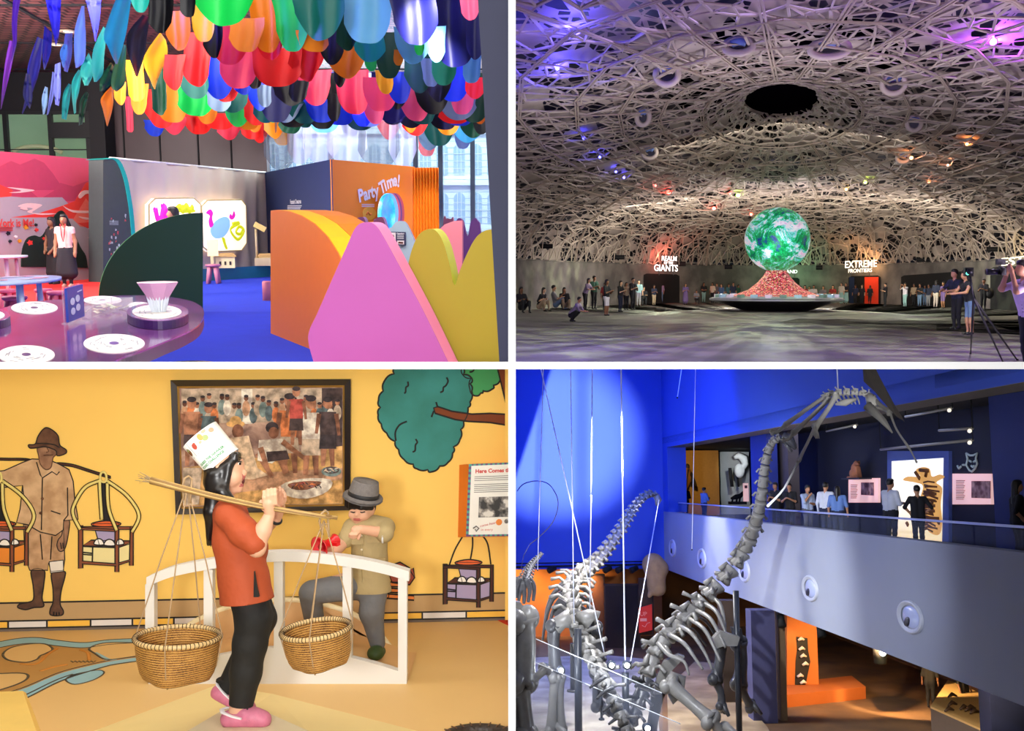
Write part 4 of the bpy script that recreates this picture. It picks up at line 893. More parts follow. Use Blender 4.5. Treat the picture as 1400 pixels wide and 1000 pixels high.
for i, (px, py) in enumerate(((93,44),(77,62),(66,103),(53,123),(118,120),(118,145),(262,88))):
    p = T.fl(px, py, 6.24); r = thing('downlight',['bright round downlight near the dark cloth strips, topmost of the left row', 'round downlight beside the pale blue strips, second of the left row', 'round downlight between the pale strips, third of the left row', 'lowest round downlight of the row above the green windows', 'dim round downlight behind the teal strips, upper of two', 'dim round downlight behind the teal strips, lower of two', 'small downlight glowing between the red cloths'][i], 'downlight', T.M(p), 'ceiling downlights')
    mb = MB(); mb.lathe([(0.13,0.05),(0.2,0.04),(0.22,0.0),(0.16,-0.01),(0.13,0.02)],20); mb.build('trim_ring', mat('downlight_ring', 'b8a890',0.4), r)
    mb = MB(); mb.lathe([(0,0.015),(0.13,0.015)],20); mb.build('lens', mat('lamp_lens', 'fff2d8',0.4, var=0, emit=6, ecol='fff0d0'), r)
brown = mat('panel_brown', '3a2428',0.45, var=0.15, scale=1.5)
YB = 34.6
mb = MB(); a, b = T.at(150,200, YB), T.at(364,200, YB); mb.box(((a.x + b.x) / 2, YB + 0.2,3.15),(b.x - a.x, 0.4,6.3),0)
for px in (170,219,271,316): mb.box((T.at(px, 200, YB).x, YB - 0.01,3.15),(0.05,0.04,6.3),1)
struct(mb.build('wall_back',[brown, dark], None, TW))
mb = MB(); mb.box((-14.6, YB + 0.6,5.65),(8,0.8,1.3),0); mb.box((T.at(152,200, YB).x - 0.1, YB - 0.4,3.15),(0.5,0.9,6.3),0); struct(mb.build('wall_left', mat('wall_black', '0e0d10',0.7), None, TW))
glg = mat('glass_green_glow', '86b08c',0.15, var=0.25, scale=0.6, spec=0.6); frm = mat('frame_dark', '101214',0.5)  # greenish glow behind the glazing put into the glass colour
mb = MB(); a = T.at(-30,200, YB + 0.3); b = T.at(151,200, YB + 0.3); mb.box(((a.x + b.x) / 2, YB + 0.3,2.5),(b.x - a.x, 0.06,5.0),0)
for px in (10,71,122,150): mb.box((T.at(px, 200, YB + 0.2).x, YB + 0.2,2.5),(0.14,0.16,5.1),1)
for z in (5.0,3.8): mb.box(((a.x + b.x) / 2, YB + 0.2, z),(b.x - a.x, 0.12,0.1 if z > 4 else 0.03),1)
mb.box((T.at(100,200, YB).x, YB + 0.1,4.42),(1.6,0.2,0.5),1)
ar = [T.at(x, y, YB + 0.22) for x, y in spline([(18,207),(30,202),(50,200),(72,203),(85,209)],4)]; mb.tube(ar, 0.07,6,2)
struct(mb.build('window_1',[glg, frm, mat('arch_pale', 'b9c89a',0.6)], None, TW))
# daylight window wall and the building across the street
YW = 36.0
day = (0.78,0.93,1.0)
mb = MB(); x0, x1 = T.at(364,200, YW).x, 0.6
for px in (364,452,568,602,646,690): mb.box((T.at(px, 200, YW).x, YW, 3.15),(0.16,0.22,6.3),0)
for z in (0.1,6.2): mb.box(((x0 + x1) / 2, YW, z),(x1 - x0,0.2,0.2),0)
mb.build('window_frame', mat('mullion', '3c4a58',0.4), None, TW)['kind'] = 'structure'
gm, nt, bs, N, L = mnodes('window_glass'); bs.inputs['Base Color'].default_value = (0.9,0.97,1,1); bs.inputs['Alpha'].default_value = 0.18; bs.inputs['Roughness'].default_value = 0.05
mb = MB(); mb.box(((x0 + x1) / 2, YW + 0.02,3.15),(x1 - x0,0.02,6.2)); struct(mb.build('window_2', gm, None, TW))
fac = mat('facade_pale', 'c6d6d8',0.8, var=0.06, scale=1); fad = mat('facade_course', '8aa6b0',0.7); fgl = mat('facade_glass', '7fa4b4',0.2)
YF = 50.0
bld = thing('street_building', 'pale grand building with arched windows seen through the hall glazing', 'building', T.M((T.at(620,250, YF).x, YF, -2)))
bx = T.at(620,250, YF).x
mb = MB(); mb.box((0,1,7),(22,2,18),0)
for z in (3.0,5.2,7.6): mb.box((0,-0.1, z),(22,0.35,0.16),0)
for i in range(40): mb.box((0,-0.005,0.3 + i * 0.3),(22,0.02,0.03),1)  # darker course lines across the facade
mb.build('wall',[fac, fad], bld)
for px in range(375,700,23):
    X = T.at(px, 250, YF).x - bx
    for zb, hh in ((3.3,1.5),(5.6,1.5),(8.0,1.4),(1.2,1.4)):
        mb = MB(); pts = [(X - 0.27,-0.04, zb),(X + 0.27,-0.04, zb),(X + 0.27,-0.04, zb + hh - 0.3)] + [(X + 0.27 * math.cos(t),-0.04, zb + hh - 0.3 + 0.27 * math.sin(t)) for t in np.linspace(0.3, PI - 0.3,7)] + [(X - 0.27,-0.04, zb + hh - 0.3)]
        mb.slab([Vector(p) for p in pts],(0,0.05,0),0)
        for k in (-0.09,0.09): mb.box((X + k, -0.06, zb + hh / 2),(0.025,0.03, hh),1)
        for k in range(3): mb.box((X, -0.06, zb + 0.3 + 0.35 * k),(0.54,0.03,0.025),1)
        mb.build('window',[fgl, fac], bld)
add_light('AREA', 'street_daylight',(-4,39,13),(-4, YF, 4),7000, day, 14,6, M=TW)
add_light('AREA', 'window_daylight',(-4.2, YW - 0.35,4.2),(-4.4,20,2.2),500, day, 6.5,3.0, M=TW)
# right-hand pillar
pil = mat('pillar_navy', '262a44',0.6, var=0.08, scale=2)
def atz(px, py, y): return T.at(px, py, y)
mb = MB(); f0 = [atz(651,-40,8.2), atz(730,-40,8.2), atz(730,560,8.2), atz(686.5,560,8.2)]; mb.slab(f0,(0,1.0,0)); struct(mb.build('wall_right', pil, None, TW))
# ---- standing panels
class Plane:
    def __init__(s, a, b): s.a = Vector((a.x, a.y, 0)); s.b = Vector((b.x, b.y, 0)); s.u = (s.b - s.a).normalized(); s.n = Vector((s.u.y, -s.u.x, 0))
    def p(s, px, py, off=0.0): return T.pl(px, py, s.a + s.n * off, s.n)
    def flat(s, mb, poly, o0, o1, m=0): mb.slab([s.p(x, y, o1) for x, y in poly],-s.n * (o1 - o0), m)
    def wall(s, mb, z1, th=0.12, m=0, ext=(0,0)):
        a, b = s.a - s.u * ext[0], s.b + s.u * ext[1]; mb.slab([a, b, b + Vector((0,0, z1)), a + Vector((0,0, z1))],-s.n * th, m)
PH = 3.0
mur = Plane(T.fl(0,207, PH), T.fl(143,219, PH))
ms = [mat('mural_pink', 'dc4a68',0.7, var=0.04), mat('mural_rose', 'c23a5a',0.7), mat('mural_red', 'ea3a2e',0.7), mat('mural_coral', 'f4705e',0.7), mat('mural_cloud', 'f6c8c0',0.7), mat('mural_grey', 'b0a0a4',0.7, var=0.05), mat('mural_green', '0c2418',0.7, var=0.2), mat('mural_text', 'd83a30',0.7), mat('mural_yellow', 'f0a820',0.7), mat('mural_black', '16161c',0.7), mat('mural_white', 'f0ece8',0.7)]
mb = MB(); mur.wall(mb, PH, 0.12,0,(0.8,0))
z3 = lambda pts: [(x * 0.25,245 + y * 0.25) for x, y in pts]; z1 = lambda pts: [(x * 0.25, y * 0.25) for x, y in pts]
lay = [0.002]
def mf(poly, m): lay[0] += 0.0015; mur.flat(mb, poly, 0.0, lay[0], m)
mf(z1([(0,910),(60,880),(110,900),(190,868),(240,890),(290,950),(330,1010),(330,1040),(0,1040)]),1)
mf(z3([(0,0),(80,10),(160,60),(220,110),(300,60),(330,20),(400,40),(480,10),(560,60),(560,120),(0,120)]),1)
mf(z3([(0,90),(120,100),(340,100),(420,180),(560,200),(566,560),(0,560)]),5)
mf(z3([(60,210),(200,190),(330,150),(410,120),(470,20),(500,10),(540,70),(566,110),(566,210),(440,220),(300,210)]),2)
mf(z3([(400,220),(470,105),(530,180),(566,270),(440,260)]),3)
mf(z3([(0,30),(70,60),(60,95),(0,100)]),2)
for c in ([(40,45),(130,52),(190,62),(110,75),(50,74),(120,64)],[(100,150),(150,132),(230,140),(200,165),(180,185),(310,188),(230,196),(150,180),(180,160)],[(430,90),(460,62),(520,68),(500,80),(470,82),(440,106)],[(345,145),(400,170),(540,175),(520,185),(400,182)],[(430,205),(500,215),(470,222)],[(490,268),(560,275),(500,280)],[(480,320),(560,312),(520,322)],[(150,170),(110,160),(140,150)]): mf(spline(z3(c),4, True),4)
mf(z3([(500,360),(530,325),(566,330),(566,380),(520,375)]),3); mf(z3([(430,240),(500,235),(566,262),(566,272),(480,268)]),2)
mf(z3(spline([(118,450),(125,380),(150,325),(190,308),(225,315),(260,270),(300,200),(335,172),(365,200),(400,280),(440,370),(470,420),(480,480)],4) + [(480,485),(118,480)]),6)
for x, y, m_, r_ in ((145,263,8,12),(48,297,9,10),(203,278,2,9),(110,338,8,9),(165,348,2,14),(225,350,9,8),(262,395,9,10),(200,250,9,7),(283,362,1,9),(242,325,2,8),(90,315,10,7),(60,340,9,7)): mf(z3([(x + r_ * math.cos(t) * (1.3 if k % 2 else 0.8), y + r_ * math.sin(t) * (1.2 if k % 2 else 0.8)) for k, t in enumerate([2 * PI * i / 10 for i in range(10)])]), m_)
lay[0] += 0.002
c0_ = mur.p(-8,305.5, lay[0]); text_into(mb, 'Work is Me!',0.24, lambda x, y, z: c0_ + mur.u * x + Vector((0,0, y)),7, 'LEFT', bold=0.006)
for i in range(3): mf([(-4,310 + i * 2.2),(18,310.4 + i * 2.2),(18,311.2 + i * 2.2),(-4,310.8 + i * 2.2)],7)
o = mb.build('mural_panel', ms, None, TW); tag(o, 'pink and red landscape mural wall behind the two women', 'mural')
# dark arch panel with teal rim
dg = mat('arch_grey', '3c4444',0.7, var=0.1); tr_ = mat('arch_teal', '0fa39c',0.5)
ap = Plane(T.fl(141,219, PH), T.fl(190,222, PH))
ao = spline([(144,218),(152,217.5),(160,222),(168,240),(173,262),(178,295),(181,335),(183,386)],4)
arch = thing('arch_panel', 'dark grey quarter-arch panel edged in teal beside the mural', 'partition', T.M((ap.a.x, ap.a.y, 0))); ab = Vector((ap.a.x, ap.a.y, 0))
def rel(mb, name, mats_, parent, base): mb.v = [tuple(Vector(v) - base) for v in mb.v]; return mb.build(name, mats_, parent)
mb = MB(); ap.flat(mb, [(141,219)] + ao + [(141,388)],1.1,1.6,0)
for i in range(26):
    rr = random.Random(i); x, y = 146 + rr.uniform(0,26),292 + rr.uniform(0,56); ap.flat(mb, [(x, y),(x + rr.uniform(0.8,2), y + 0.4),(x + rr.uniform(0.6,2), y + rr.uniform(2,6)),(x - 0.3, y + 3)],1.6,1.608,1 + i % 2)
for i in range(4): ap.flat(mb, [(150,302 + 1.6 * i),(162,302.3 + 1.6 * i),(162,302.9 + 1.6 * i),(150,302.6 + 1.6 * i)],1.6,1.607,2)
rel(mb, 'panel',[dg, mat('arch_confetti', 'b0484a',0.7), mat('arch_text', 'a8b4b4',0.7)], arch, ab)
mb = MB()
for (a0, b0),(a1, b1) in zip(ao, ao[1:]): mb.slab([ap.p(a0, b0,1.62), ap.p(a1, b1,1.62), ap.p(a1, b1,1.62) + ap.u * 0.11, ap.p(a0, b0,1.62) + ap.u * 0.11 + Vector((0,0,0.03))],-ap.n * 0.7,0)
rel(mb, 'rim', tr_, arch, ab)
# cream draped wall with two glowing drawings
crm = mat('drape_cream', 'd8c4b0',0.85, var=0.05, scale=2); cp = Plane(T.fl(150,216, PH), T.fl(363,236, PH))
LC = (cp.b - cp.a).length
mb = MB(); mb.grid(lambda u, v: cp.a + cp.u * LC * u + Vector((0,0, PH * v)) + cp.n * (0.05 * math.sin(u * 70 + 1.5 * math.sin(v * 3)) * (0.4 + 0.6 * (1 - v)) + 0.03 * math.sin(u * 31)),160,8,0)
mb.tube([cp.a + Vector((0,0, PH)), cp.b + Vector((0,0, PH))],0.03,8,1); tag(mb.build('draped_wall',[crm, mat('rail_white', 'e8e4e0',0.5)], None, TW), 'cream draped partition carrying two glowing drawings', 'partition')
lit = mat('panel_lit', 'fff4e0',0.5, var=0.0, emit=1.0, ecol='ffecd0')
def drawing(label, outl, marks):
    r = thing('glowing_drawing', label, 'light box', T.M((cp.p(*outl[0]).x, cp.p(*outl[0]).y, 0)), 'glowing drawings on the cream wall'); b0 = r.matrix_basis.inverted() @ T.W
    base = Vector((cp.p(*outl[0]).x, cp.p(*outl[0]).y, 0))
    mb = MB(); cp.flat(mb, outl, 0.1,0.22,0); rel(mb, 'screen', lit, r, base)
    mb = MB(); mb.tube([cp.p(x, y, 0.222) for x, y in outl],0.022,6,0, closed=True); rel(mb, 'edge', mat('panel_edge', 'e8cf90',0.5), r, base)
    mb = MB(); mm = []; k = 0
    for c, pts in marks:
        if c not in mm: mm.append(c)
        k += 1
        if len(pts) > 4 and pts[0] == 'line': mb.tube([cp.p(x, y, 0.224 + 0.001 * k) for x, y in spline(z3(pts[2:]),5)], pts[1],6, mm.index(c), flat=cp.n)
        else: cp.flat(mb, spline(z3(pts),4, True),0.22,0.226 + 0.001 * k, mm.index(c))
    rel(mb, 'drawing',[mat('draw_' + c, c, 0.6, var=0, emit=0.6, ecol=c) for c in mm], r, base)
PK, YL, BL_ = 'e828b8', 'd8dc20', '98c8f0'
drawing('glowing panel with pink and yellow scribbles behind the green quarter-disc', z3([(815,140),(850,105),(1060,102),(1098,140),(1098,330),(1060,370),(850,370),(815,330)]),
        [(PK, [(838,165),(850,155),(870,200),(890,190),(880,145),(890,140),(915,210),(905,225),(870,230),(850,200)]),(PK, ['line',0.10,(850,160),(862,215),(880,228),(898,150),(915,215)]),(YL, [(960,170),(1000,140),(1060,165),(1065,180),(1020,185),(980,180)]),(YL, ['line',0.08,(965,165),(985,150),(1000,175),(1020,145),(1035,175),(1055,150)]),(YL, ['line',0.05,(980,200),(1000,260),(960,300),(1010,330)])])
drawing('glowing panel with a blue blob and pink and yellow squiggles', z3([(1102,150),(1135,115),(1320,112),(1345,145),(1348,350),(1320,390),(1145,398),(1110,370)]),
        [(BL_, [(1155,265),(1185,225),(1230,205),(1256,225),(1255,270),(1225,315),(1180,325),(1155,300)]),(PK, [(1128,185),(1150,165),(1165,185),(1160,215),(1168,250),(1150,265),(1142,230),(1148,200)]),(PK, [(1255,205),(1262,190),(1270,200),(1280,175),(1287,200),(1275,220),(1260,218)]),(YL, ['line',0.05,(1270,245),(1310,240),(1260,275),(1300,330),(1335,285),(1310,260),(1290,290),(1315,300),(1330,265)]),(YL, [(1215,320),(1230,325),(1235,350),(1245,380),(1235,382),(1222,350)])])
# blue and orange booth walls
bp_ = Plane(T.fl(362,236, PH), T.fl(452.5,218, PH)); op_ = Plane(T.fl(452.5,218, PH), T.fl(567,228, PH))
navy = mat('booth_navy', '1c3266',0.65, var=0.06, scale=2); orw = mat('booth_orange', 'f48c0c',0.65, var=0.04, scale=2)
booth = thing('booth_wall', 'corner booth of one navy wall and one orange Party Time! wall', 'partition', T.M((bp_.b.x, bp_.b.y, 0))); bb_ = Vector((bp_.b.x, bp_.b.y, 0))
mb = MB(); bp_.wall(mb, PH, 0.03); q = rel(mb, 'side_wall', navy, booth, bb_); q['label'] = 'navy wall'
mb = MB(); c0_ = bp_.p(404,276,0.01); text_into(mb, 'Fantastic Creatures',0.17, lambda x, y, z: c0_ + bp_.u * x + Vector((0,0, y)),0, bold=0.006)
for i in range(8):
    if i != 4: bp_.flat(mb, [(393,281 + i * 2.1),(412 - (i % 3),281 + i * 2.1),(412 - (i % 3),282 + i * 2.1),(393,282 + i * 2.1)],0,0.012,0)
rel(mb, 'lettering', mat('text_white', 'f0f0f4',0.6, var=0), booth, bb_)
mb = MB(); op_.wall(mb, PH, 0.03); q = rel(mb, 'front_wall', orw, booth, bb_); q['label'] = 'orange wall'
mb = MB(); C0 = op_.p(521,330,0.02)
s_ = 'Party Time!'; adv = 0
cu_w = {'P': 0.62, 'a': 0.58, 'r': 0.42, 't': 0.42, 'y': 0.55, ' ': 0.3, 'T': 0.55, 'i': 0.28, 'm': 0.86, 'e': 0.58, '!': 0.3}
tot = sum(cu_w[c] for c in s_); arc_p = spline([(491,269),(500,266),(508,263),(516,261),(524,256),(532,250),(540,247),(549,250)],6)
for c in s_:
    f = (adv + cu_w[c] / 2) / tot; adv += cu_w[c]; k = min(int(f * (len(arc_p) - 2)), len(arc_p) - 2); pa_, pb_ = arc_p[max(k - 2,0)], arc_p[min(k + 3, len(arc_p) - 1)]
    P0 = op_.p(*arc_p[k],0.02); d_ = (op_.p(*pb_, 0.02) - op_.p(*pa_, 0.02)).normalized(); n_ = op_.n.cross(d_); n_ = n_ if n_.z > 0 else -n_
    if c != ' ': text_into(mb, c, 0.46, lambda x, y, z: P0 + d_ * x + n_ * y, 0, bold=0.018)
rel(mb, 'lettering', mat('text_pale', 'f4eee4',0.6, var=0), booth, bb_)
mb = MB(); op_.flat(mb, [(513 + 9 * math.cos(t) - 8,292 + 9 * math.sin(t)) for t in np.linspace(0,2 * PI, 20)[:-1]],0,0.02,0); mb.tube([op_.p(501,294,0.03), op_.p(503,290,0.03), op_.p(506,294,0.03), op_.p(508,293,0.03)],0.02,5,1)
for i in range(3): op_.flat(mb, [(495,279 + i * 1.6),(512,279.2 + i * 1.6),(512,279.9 + i * 1.6),(495,279.7 + i * 1.6)],0,0.012,2)
rel(mb, 'badge',[mat('badge_yellow', 'f6b23c',0.6), mat('badge_mark', 'e07020',0.6), mat('text_white', 'f0f0f4')], booth, bb_)
# round portal
por = thing('portal_tunnel', 'round tunnel with rippling blue screen and pink rings on the orange wall', 'portal', T.M((op_.p(530,300).x, op_.p(530,300).y, 0))); pb = Vector((op_.p(530,300).x, op_.p(530,300).y, 0))
m, nt, bs, N, L = mnodes('portal_water'); tc = N('ShaderNodeTexCoord'); n1 = N('ShaderNodeTexNoise'); n1.inputs['Scale'].default_value = 2.2; n1.inputs['Detail'].default_value = 4; L(tc.outputs['Object'], n1.inputs['Vector'])
r = ramp(N, [(0.35, rgb('0a6fd0')),(0.5, rgb('12b4ee')),(0.62, rgb('5ae6f6')),(0.75, rgb('d8fcff'))]); L(n1.outputs['Fac'], r.inputs[0]); L(r.outputs[0], bs.inputs['Base Color']); L(r.outputs[0], bs.inputs['Emission Color']); bs.inputs['Emission Strength'].default_value = 0.7
def ring_at(cx, cy, rx, ry, off): return [op_.p(cx + rx * math.cos(t), cy + ry * math.sin(t), off) for t in [2 * PI * i / 40 for i in range(40)]]
mb = MB(); mb.slab(ring_at(529,293,11.5,28,0.44),-op_.n * 0.03); rel(mb, 'screen', m, por, pb)
for k, (cx, rx, c, off) in enumerate(((541,12, 'b84a5c',0.1),(538,12, '6a3a78',0.2),(535.5,12, 'c8586c',0.3),(533,11.8, '6ab0e8',0.38))):
    mb = MB(); mb.slab(ring_at(cx, 292.5, rx, 28.2, off + 0.06),-op_.n * 0.1); q = rel(mb, 'ring', mat('portal_' + c, c, 0.5, emit=0.25 if k == 3 else 0), por, pb)
mb = MB(); a, b = T.at(564,232,29.5), T.at(600,236,29.5)
mb.grid(lambda u, v: Vector((a.x + (b.x - a.x) * u, 29.5 + 0.09 * math.sin(u * 55),2.95 * v)),70,4); o = mb.build('curtain', mat('curtain_orange', 'f69604',0.8), None, TW); tag(o, 'orange pleated curtain beside the daylight window', 'curtain')
# ---- hill partitions
def hill(name, label, pts, y, th, face, rim, n=5, slant=0.0, smooth_=True, cat='partition', grp=None, shift=0.0):
    q = spline(pts, n) if smooth_ else pts
    F = [T.at(px, py, y + slant * (px - pts[0][0])) for px, py in q]
    zlow = [p for p in F]
    base = Vector((sum(p.x for p in F) / len(F), y, 0)); 
    if max(p.z for p in F) - min(p.z for p in F) > 0: pass
    F = F + [Vector((F[-1].x, F[-1].y, 0)), Vector((F[0].x, F[0].y, 0))] if min(F[0].z, F[-1].z) > 0.02 else F
    r = thing(name, label, cat, T.M(base), grp)
    mb = MB(); mb.slab([p - base for p in F],(0,0.02,0),0); mb.build('face', mat(face[0], face[1],0.55, var=0.05, scale=1.5), r)
    off = Vector((shift * y / 1400, th - 0.02,0))
    mb = MB(); mb.slab([p - base + Vector((0,0.02,0)) for p in F], off, 0); mb.build('edge', mat(rim[0], rim[1],0.5, var=0.03), r)
    return r
arcq = lambda x0, y0, x1, y1, n=14: [(x0 + (x1 - x0) * (1 - math.cos(t)), y1 + (y0 - y1) * (1 - math.sin(t))) for t in np.linspace(0, PI / 2, n)]
gq = [(135 + 142 * (1 - math.cos(t)) ** 1.0,408 - 117 * math.sin(t)) for t in np.linspace(0, PI / 2,20)] + [(277,425)]
hill('quarter_disc_partition', 'dark green quarter-disc partition behind the purple table', gq, 16.6,0.12,('hill_green', '0a3a1c'),('hill_green_rim', '1d8a3a'), smooth_=False, shift=-4.5)
# pink, yellow-green and small hills
hill('hill_partition', 'big pink rounded triangle partition in the front row',[(430,500),(422,470),(423,452),(434,428),(455,380),(475,335),(484,315),(492,306),(503,304),(513,308),(523,322),(545,362),(580,428),(615,500)],10.3,0.3,('hill_pink', 'b652a0'),('hill_pink_rim', 'f58ab4'), shift=9)
hill('hill_partition', 'yellow-green double-humped partition in front of the dark pillar',[(548,520),(552,400),(556,374),(562,345),(572,322),(585,313.5),(596,316),(606,332),(614,360),(621,390),(628,372),(638,348),(650,326),(662,316),(676,314),(690,318),(705,330),(705,520)],10.66,0.3,('hill_lime', 'a08c06'),('hill_lime_rim', 'd2d43c'), shift=7)
hill('hill_partition', 'pale grey-blue hump partition carrying a small info card',[(527,500),(531,330),(535,312),(541,304),(547,302.5),(554,305),(562,320),(575,350),(590,390),(600,500)],13.4,0.2,('hill_bluegrey', 'a4bccb'),('hill_bluegrey_rim', 'bcd0dc'))
card = thing('info_card', 'small dark info card with bottle picture on the grey-blue hump', 'sign', T.M(T.at(543,335,13.36))); cb = T.at(543,335,13.36)
mb = MB(); mb.slab([T.at(x, y, 13.36) - cb for x, y in ((531,317),(554.5,317.5),(554.5,336),(531,335))],(0,0.03,0)); mb.build('board', mat('card_navy', '1c2050',0.5), card)
mb = MB(); mb.slab([T.at(x, y, 13.355) - cb for x, y in ((532.5,318),(541,318.2),(541,332.5),(532.5,332))],(0,0.004,0),0); mb.slab([T.at(x, y, 13.355) - cb for x, y in ((543,329),(552.5,329),(552.5,334.5),(543,334))],(0,0.004,0),0)
mb.slab([T.at(x, y, 13.35) - cb for x, y in ((535.5,331),(535.5,323),(536.6,321),(537.6,321),(538.8,323),(538.8,331))],(0,0.004,0),1); mb.slab([T.at(x, y, 13.35) - cb for x, y in ((544,333),(545,330.5),(551,331),(551,333.6))],(0,0.004,0),1); mb.build('picture',[mat('card_white', 'e0d8d8',0.5), mat('card_brown', '5a2a20',0.5)], card)
mb = MB(); c0_ = T.at(547.5,319.5,13.35) - cb; text_into(mb, 'Capacitors',0.022, lambda x, y, z: c0_ + Vector((x, 0, y)),0, bold=0.001)
for i in range(4): mb.slab([T.at(x, y, 13.35) - cb for x, y in ((543,321.5 + i * 1.6),(552,321.5 + i * 1.6),(552,322 + i * 1.6),(543,322 + i * 1.6))],(0,0.002,0),0)
mb.build('lettering', mat('text_white', 'f0f0f4'), card)
hill('quarter_disc_partition', 'coral pink quarter-disc partition behind the lime double hump',[(590,420),(592,330),(598,316),(608,307),(620,302.5),(632,301.5),(632.2,420)],13.8,0.35,('hill_coral', 'f48a96'),('hill_coral_rim', 'd05a70'), smooth_=False)
hill('hill_partition', 'deep purple double-humped partition at the far right by the pillar',[(630,400),(626,312),(624,302),(628,298.5),(633,303),(637,320),(640,322),(643,306),(648,298.5),(653,302),(657,316),(660,400)],15.6,0.35,('hill_purple', '5a1c6a'),('hill_purple_rim', '7a3488'))
hill('hill_partition', 'small maroon hump just left of the purple double hump',[(605,400),(606,304),(610,299.5),(616,299.8),(620,306),(622,400)],17,0.3,('hill_maroon', '7a2c4c'),('hill_maroon_rim', '963c5c'))
for lab, cx, c in (('leftmost mauve hump behind the big pink triangle',471, 'a05a8a'),('middle plum hump peeping over the pink triangle tip',493, '6e2a5a'),('rightmost plum hump beside the pink triangle slope',519, '7c3458')):
    hill('hill_partition', lab, [(cx - 11,420),(cx - 9,312),(cx - 6,300),(cx, 296.8),(cx + 5,299),(cx + 9,312),(cx + 15,330),(cx + 17,420)],15.2,0.3,('hill_' + c, c),('hill_rim_' + c, 'a8689a'))
hill('quarter_disc_partition', 'teal quarter-disc partition between the orange and pink hills',[(451.5,420),(451.5,306),(458,307),(464,311),(470,320),(474,334),(476,420)],14.5,0.3,('hill_teal', '3fae9c'),('hill_teal_rim', '58c4b0'), smooth_=False)
# orange block: face runs into the depth
og = thing('quarter_disc_partition', 'tall orange block partition with yellow curved top', 'partition', T.M(T.fl(370,456,0))); ob = T.fl(370,456,0)
A0, A1 = T.fl(370,456), T.fl(436,483); A2 = T.fl(412,456)
opl = Plane(A0, T.fl(425,478))
fc = [(370,456),(370,288),(380,287),(395,289),(412,295),(430,306),(448,324),(462,346),(474,372),(474,496),(425,478)]
F = [opl.p(x, y) for x, y in fc]; F[0].z = F[-1].z = 0; F[-2].z = 0
sh = Vector((0.62,0.35,0))
mb = MB(); mb.slab([p - ob for p in F], sh * 0.02,0); mb.build('face', mat('hill_orange', 'ff7c00',0.5, var=0.05), og)
mb = MB(); mb.slab([p - ob + sh * 0.02 for p in F], sh * 0.35,0); mb.build('edge', mat('hill_orange_rim', 'f8b40e',0.5), og)
mb = MB(); mb.slab([p - ob + sh * 0.38 - Vector((0,0,0.0)) for p in F], sh * 0.5,0); mb.build('back_board', mat('hill_orange_back', 'e08010',0.5), og)
mb = MB(); mb.lathe([(0,0),(0.085,0),(0.085,0.34),(0.075,0.36),(0,0.36)],24,0, T.fl(365.5,411)); tag(mb.build('drum_stool', mat('stool_salmon', 'd87a78',0.6), None, TW), 'salmon drum stool half hidden by the orange block', 'stool')

# ---- purple table and what stands on it
TZ = 0.72
tt = spline([(279,428),(272,417),(250,409),(200,404),(140,405),(95,409),(50,412),(12,419),(-30,432),(-60,460),(-20,500),(60,530),(120,520),(160,492),(187,482),(225,467),(250,457),(272,444)],5, True)
tc_ = T.fl(130,440, TZ); tb = Vector((tc_.x, tc_.y, 0))
table = thing('party_table', 'big glossy purple table set with white paper discs', 'table', T.M(tb))
m, nt, bs, N, L = mnodes('table_purple'); bs.inputs['Base Color'].default_value = (*rgb('7c4684'),1); bs.inputs['Roughness'].default_value = 0.12; bs.inputs['Specular IOR Level'].default_value = 0.4; bs.inputs['Coat Weight'].default_value = 0.2; bs.inputs['Coat Roughness'].default_value = 0.03
tcn = N('ShaderNodeTexCoord'); nz = N('ShaderNodeTexNoise'); nz.inputs['Scale'].default_value = 3; L(tcn.outputs['Object'], nz.inputs['Vector']); r = ramp(N, [(0.3, rgb('6c3c76')),(0.7, rgb('8a5090'))]); L(nz.outputs['Fac'], r.inputs[0]); L(r.outputs[0], bs.inputs['Base Color'])
mb = MB(); mb.slab([T.fl(x, y, TZ) - tb for x, y in tt],(0,0,-0.012),0); mb.build('tabletop', m, table)
mb = MB(); mb.slab([(T.fl(x, y, TZ) - tb - (tc_ - tb)) * 0.997 + (tc_ - tb) + Vector((0,0,-0.013)) for x, y in tt],(0,0,-0.075),0); mb.build('apron', mat('table_edge', '3c1c48',0.35), table)
mb = MB(); mb.lathe([(0.5,0),(0.45,0.03),(0.2,0.06),(0.16,0.6),(0.4,0.64)],32,0, sy=1.8); mb.build('pedestal', mat('table_leg', '4a2a58',0.5), table)
pw = mat('paper_disc', 'f2ecdc',0.7, var=0.03); pd = mat('paper_mark', 'a49aa0',0.7); ph = mat('disc_hole', '6a4a70',0.4)
def disc(px, py, rx, ry, z, label=None, parent=None, base=None, hole=True):
    c = T.fl(px, py, z); ol = [T.fl(px + rx * math.cos(t), py + ry * math.sin(t), z) - c for t in [2 * PI * i / 36 for i in range(36)]]
    mb = MB(); mb.slab([p + Vector((0,0,0.004)) for p in ol],(0,0,-0.004),0)
    if hole: mb.slab([p * 0.16 + Vector((0,0,0.0055)) for p in ol],(0,0,-0.001),2)
    rr = random.Random(int(px))
    for i in range(18):
        a = rr.uniform(0,2 * PI); f = rr.uniform(0.35,0.85); e = rr.uniform(0.05,0.3); k = int(a / (2 * PI) * 36) % 36; k2 = (k + rr.randint(1,3)) % 36
        mb.tube([ol[k] * f + Vector((0,0,0.0045)), ol[k2] * (f + 0.02 * rr.uniform(-3,3)) + Vector((0,0,0.0045))],0.0025,4,1)
    if parent is None: tag(mb.build('paper_disc',[pw, pd, ph], None, T.M(c)), label, 'paper disc', 'white paper discs on the purple table')
    else: mb.v = [tuple(Vector(v) + c - base) for v in mb.v]; mb.build('paper_disc',[pw, pd, ph], parent)
disc(47,421.5,32,8.5, TZ, 'white paper disc on the purple table left of the blue card holder')
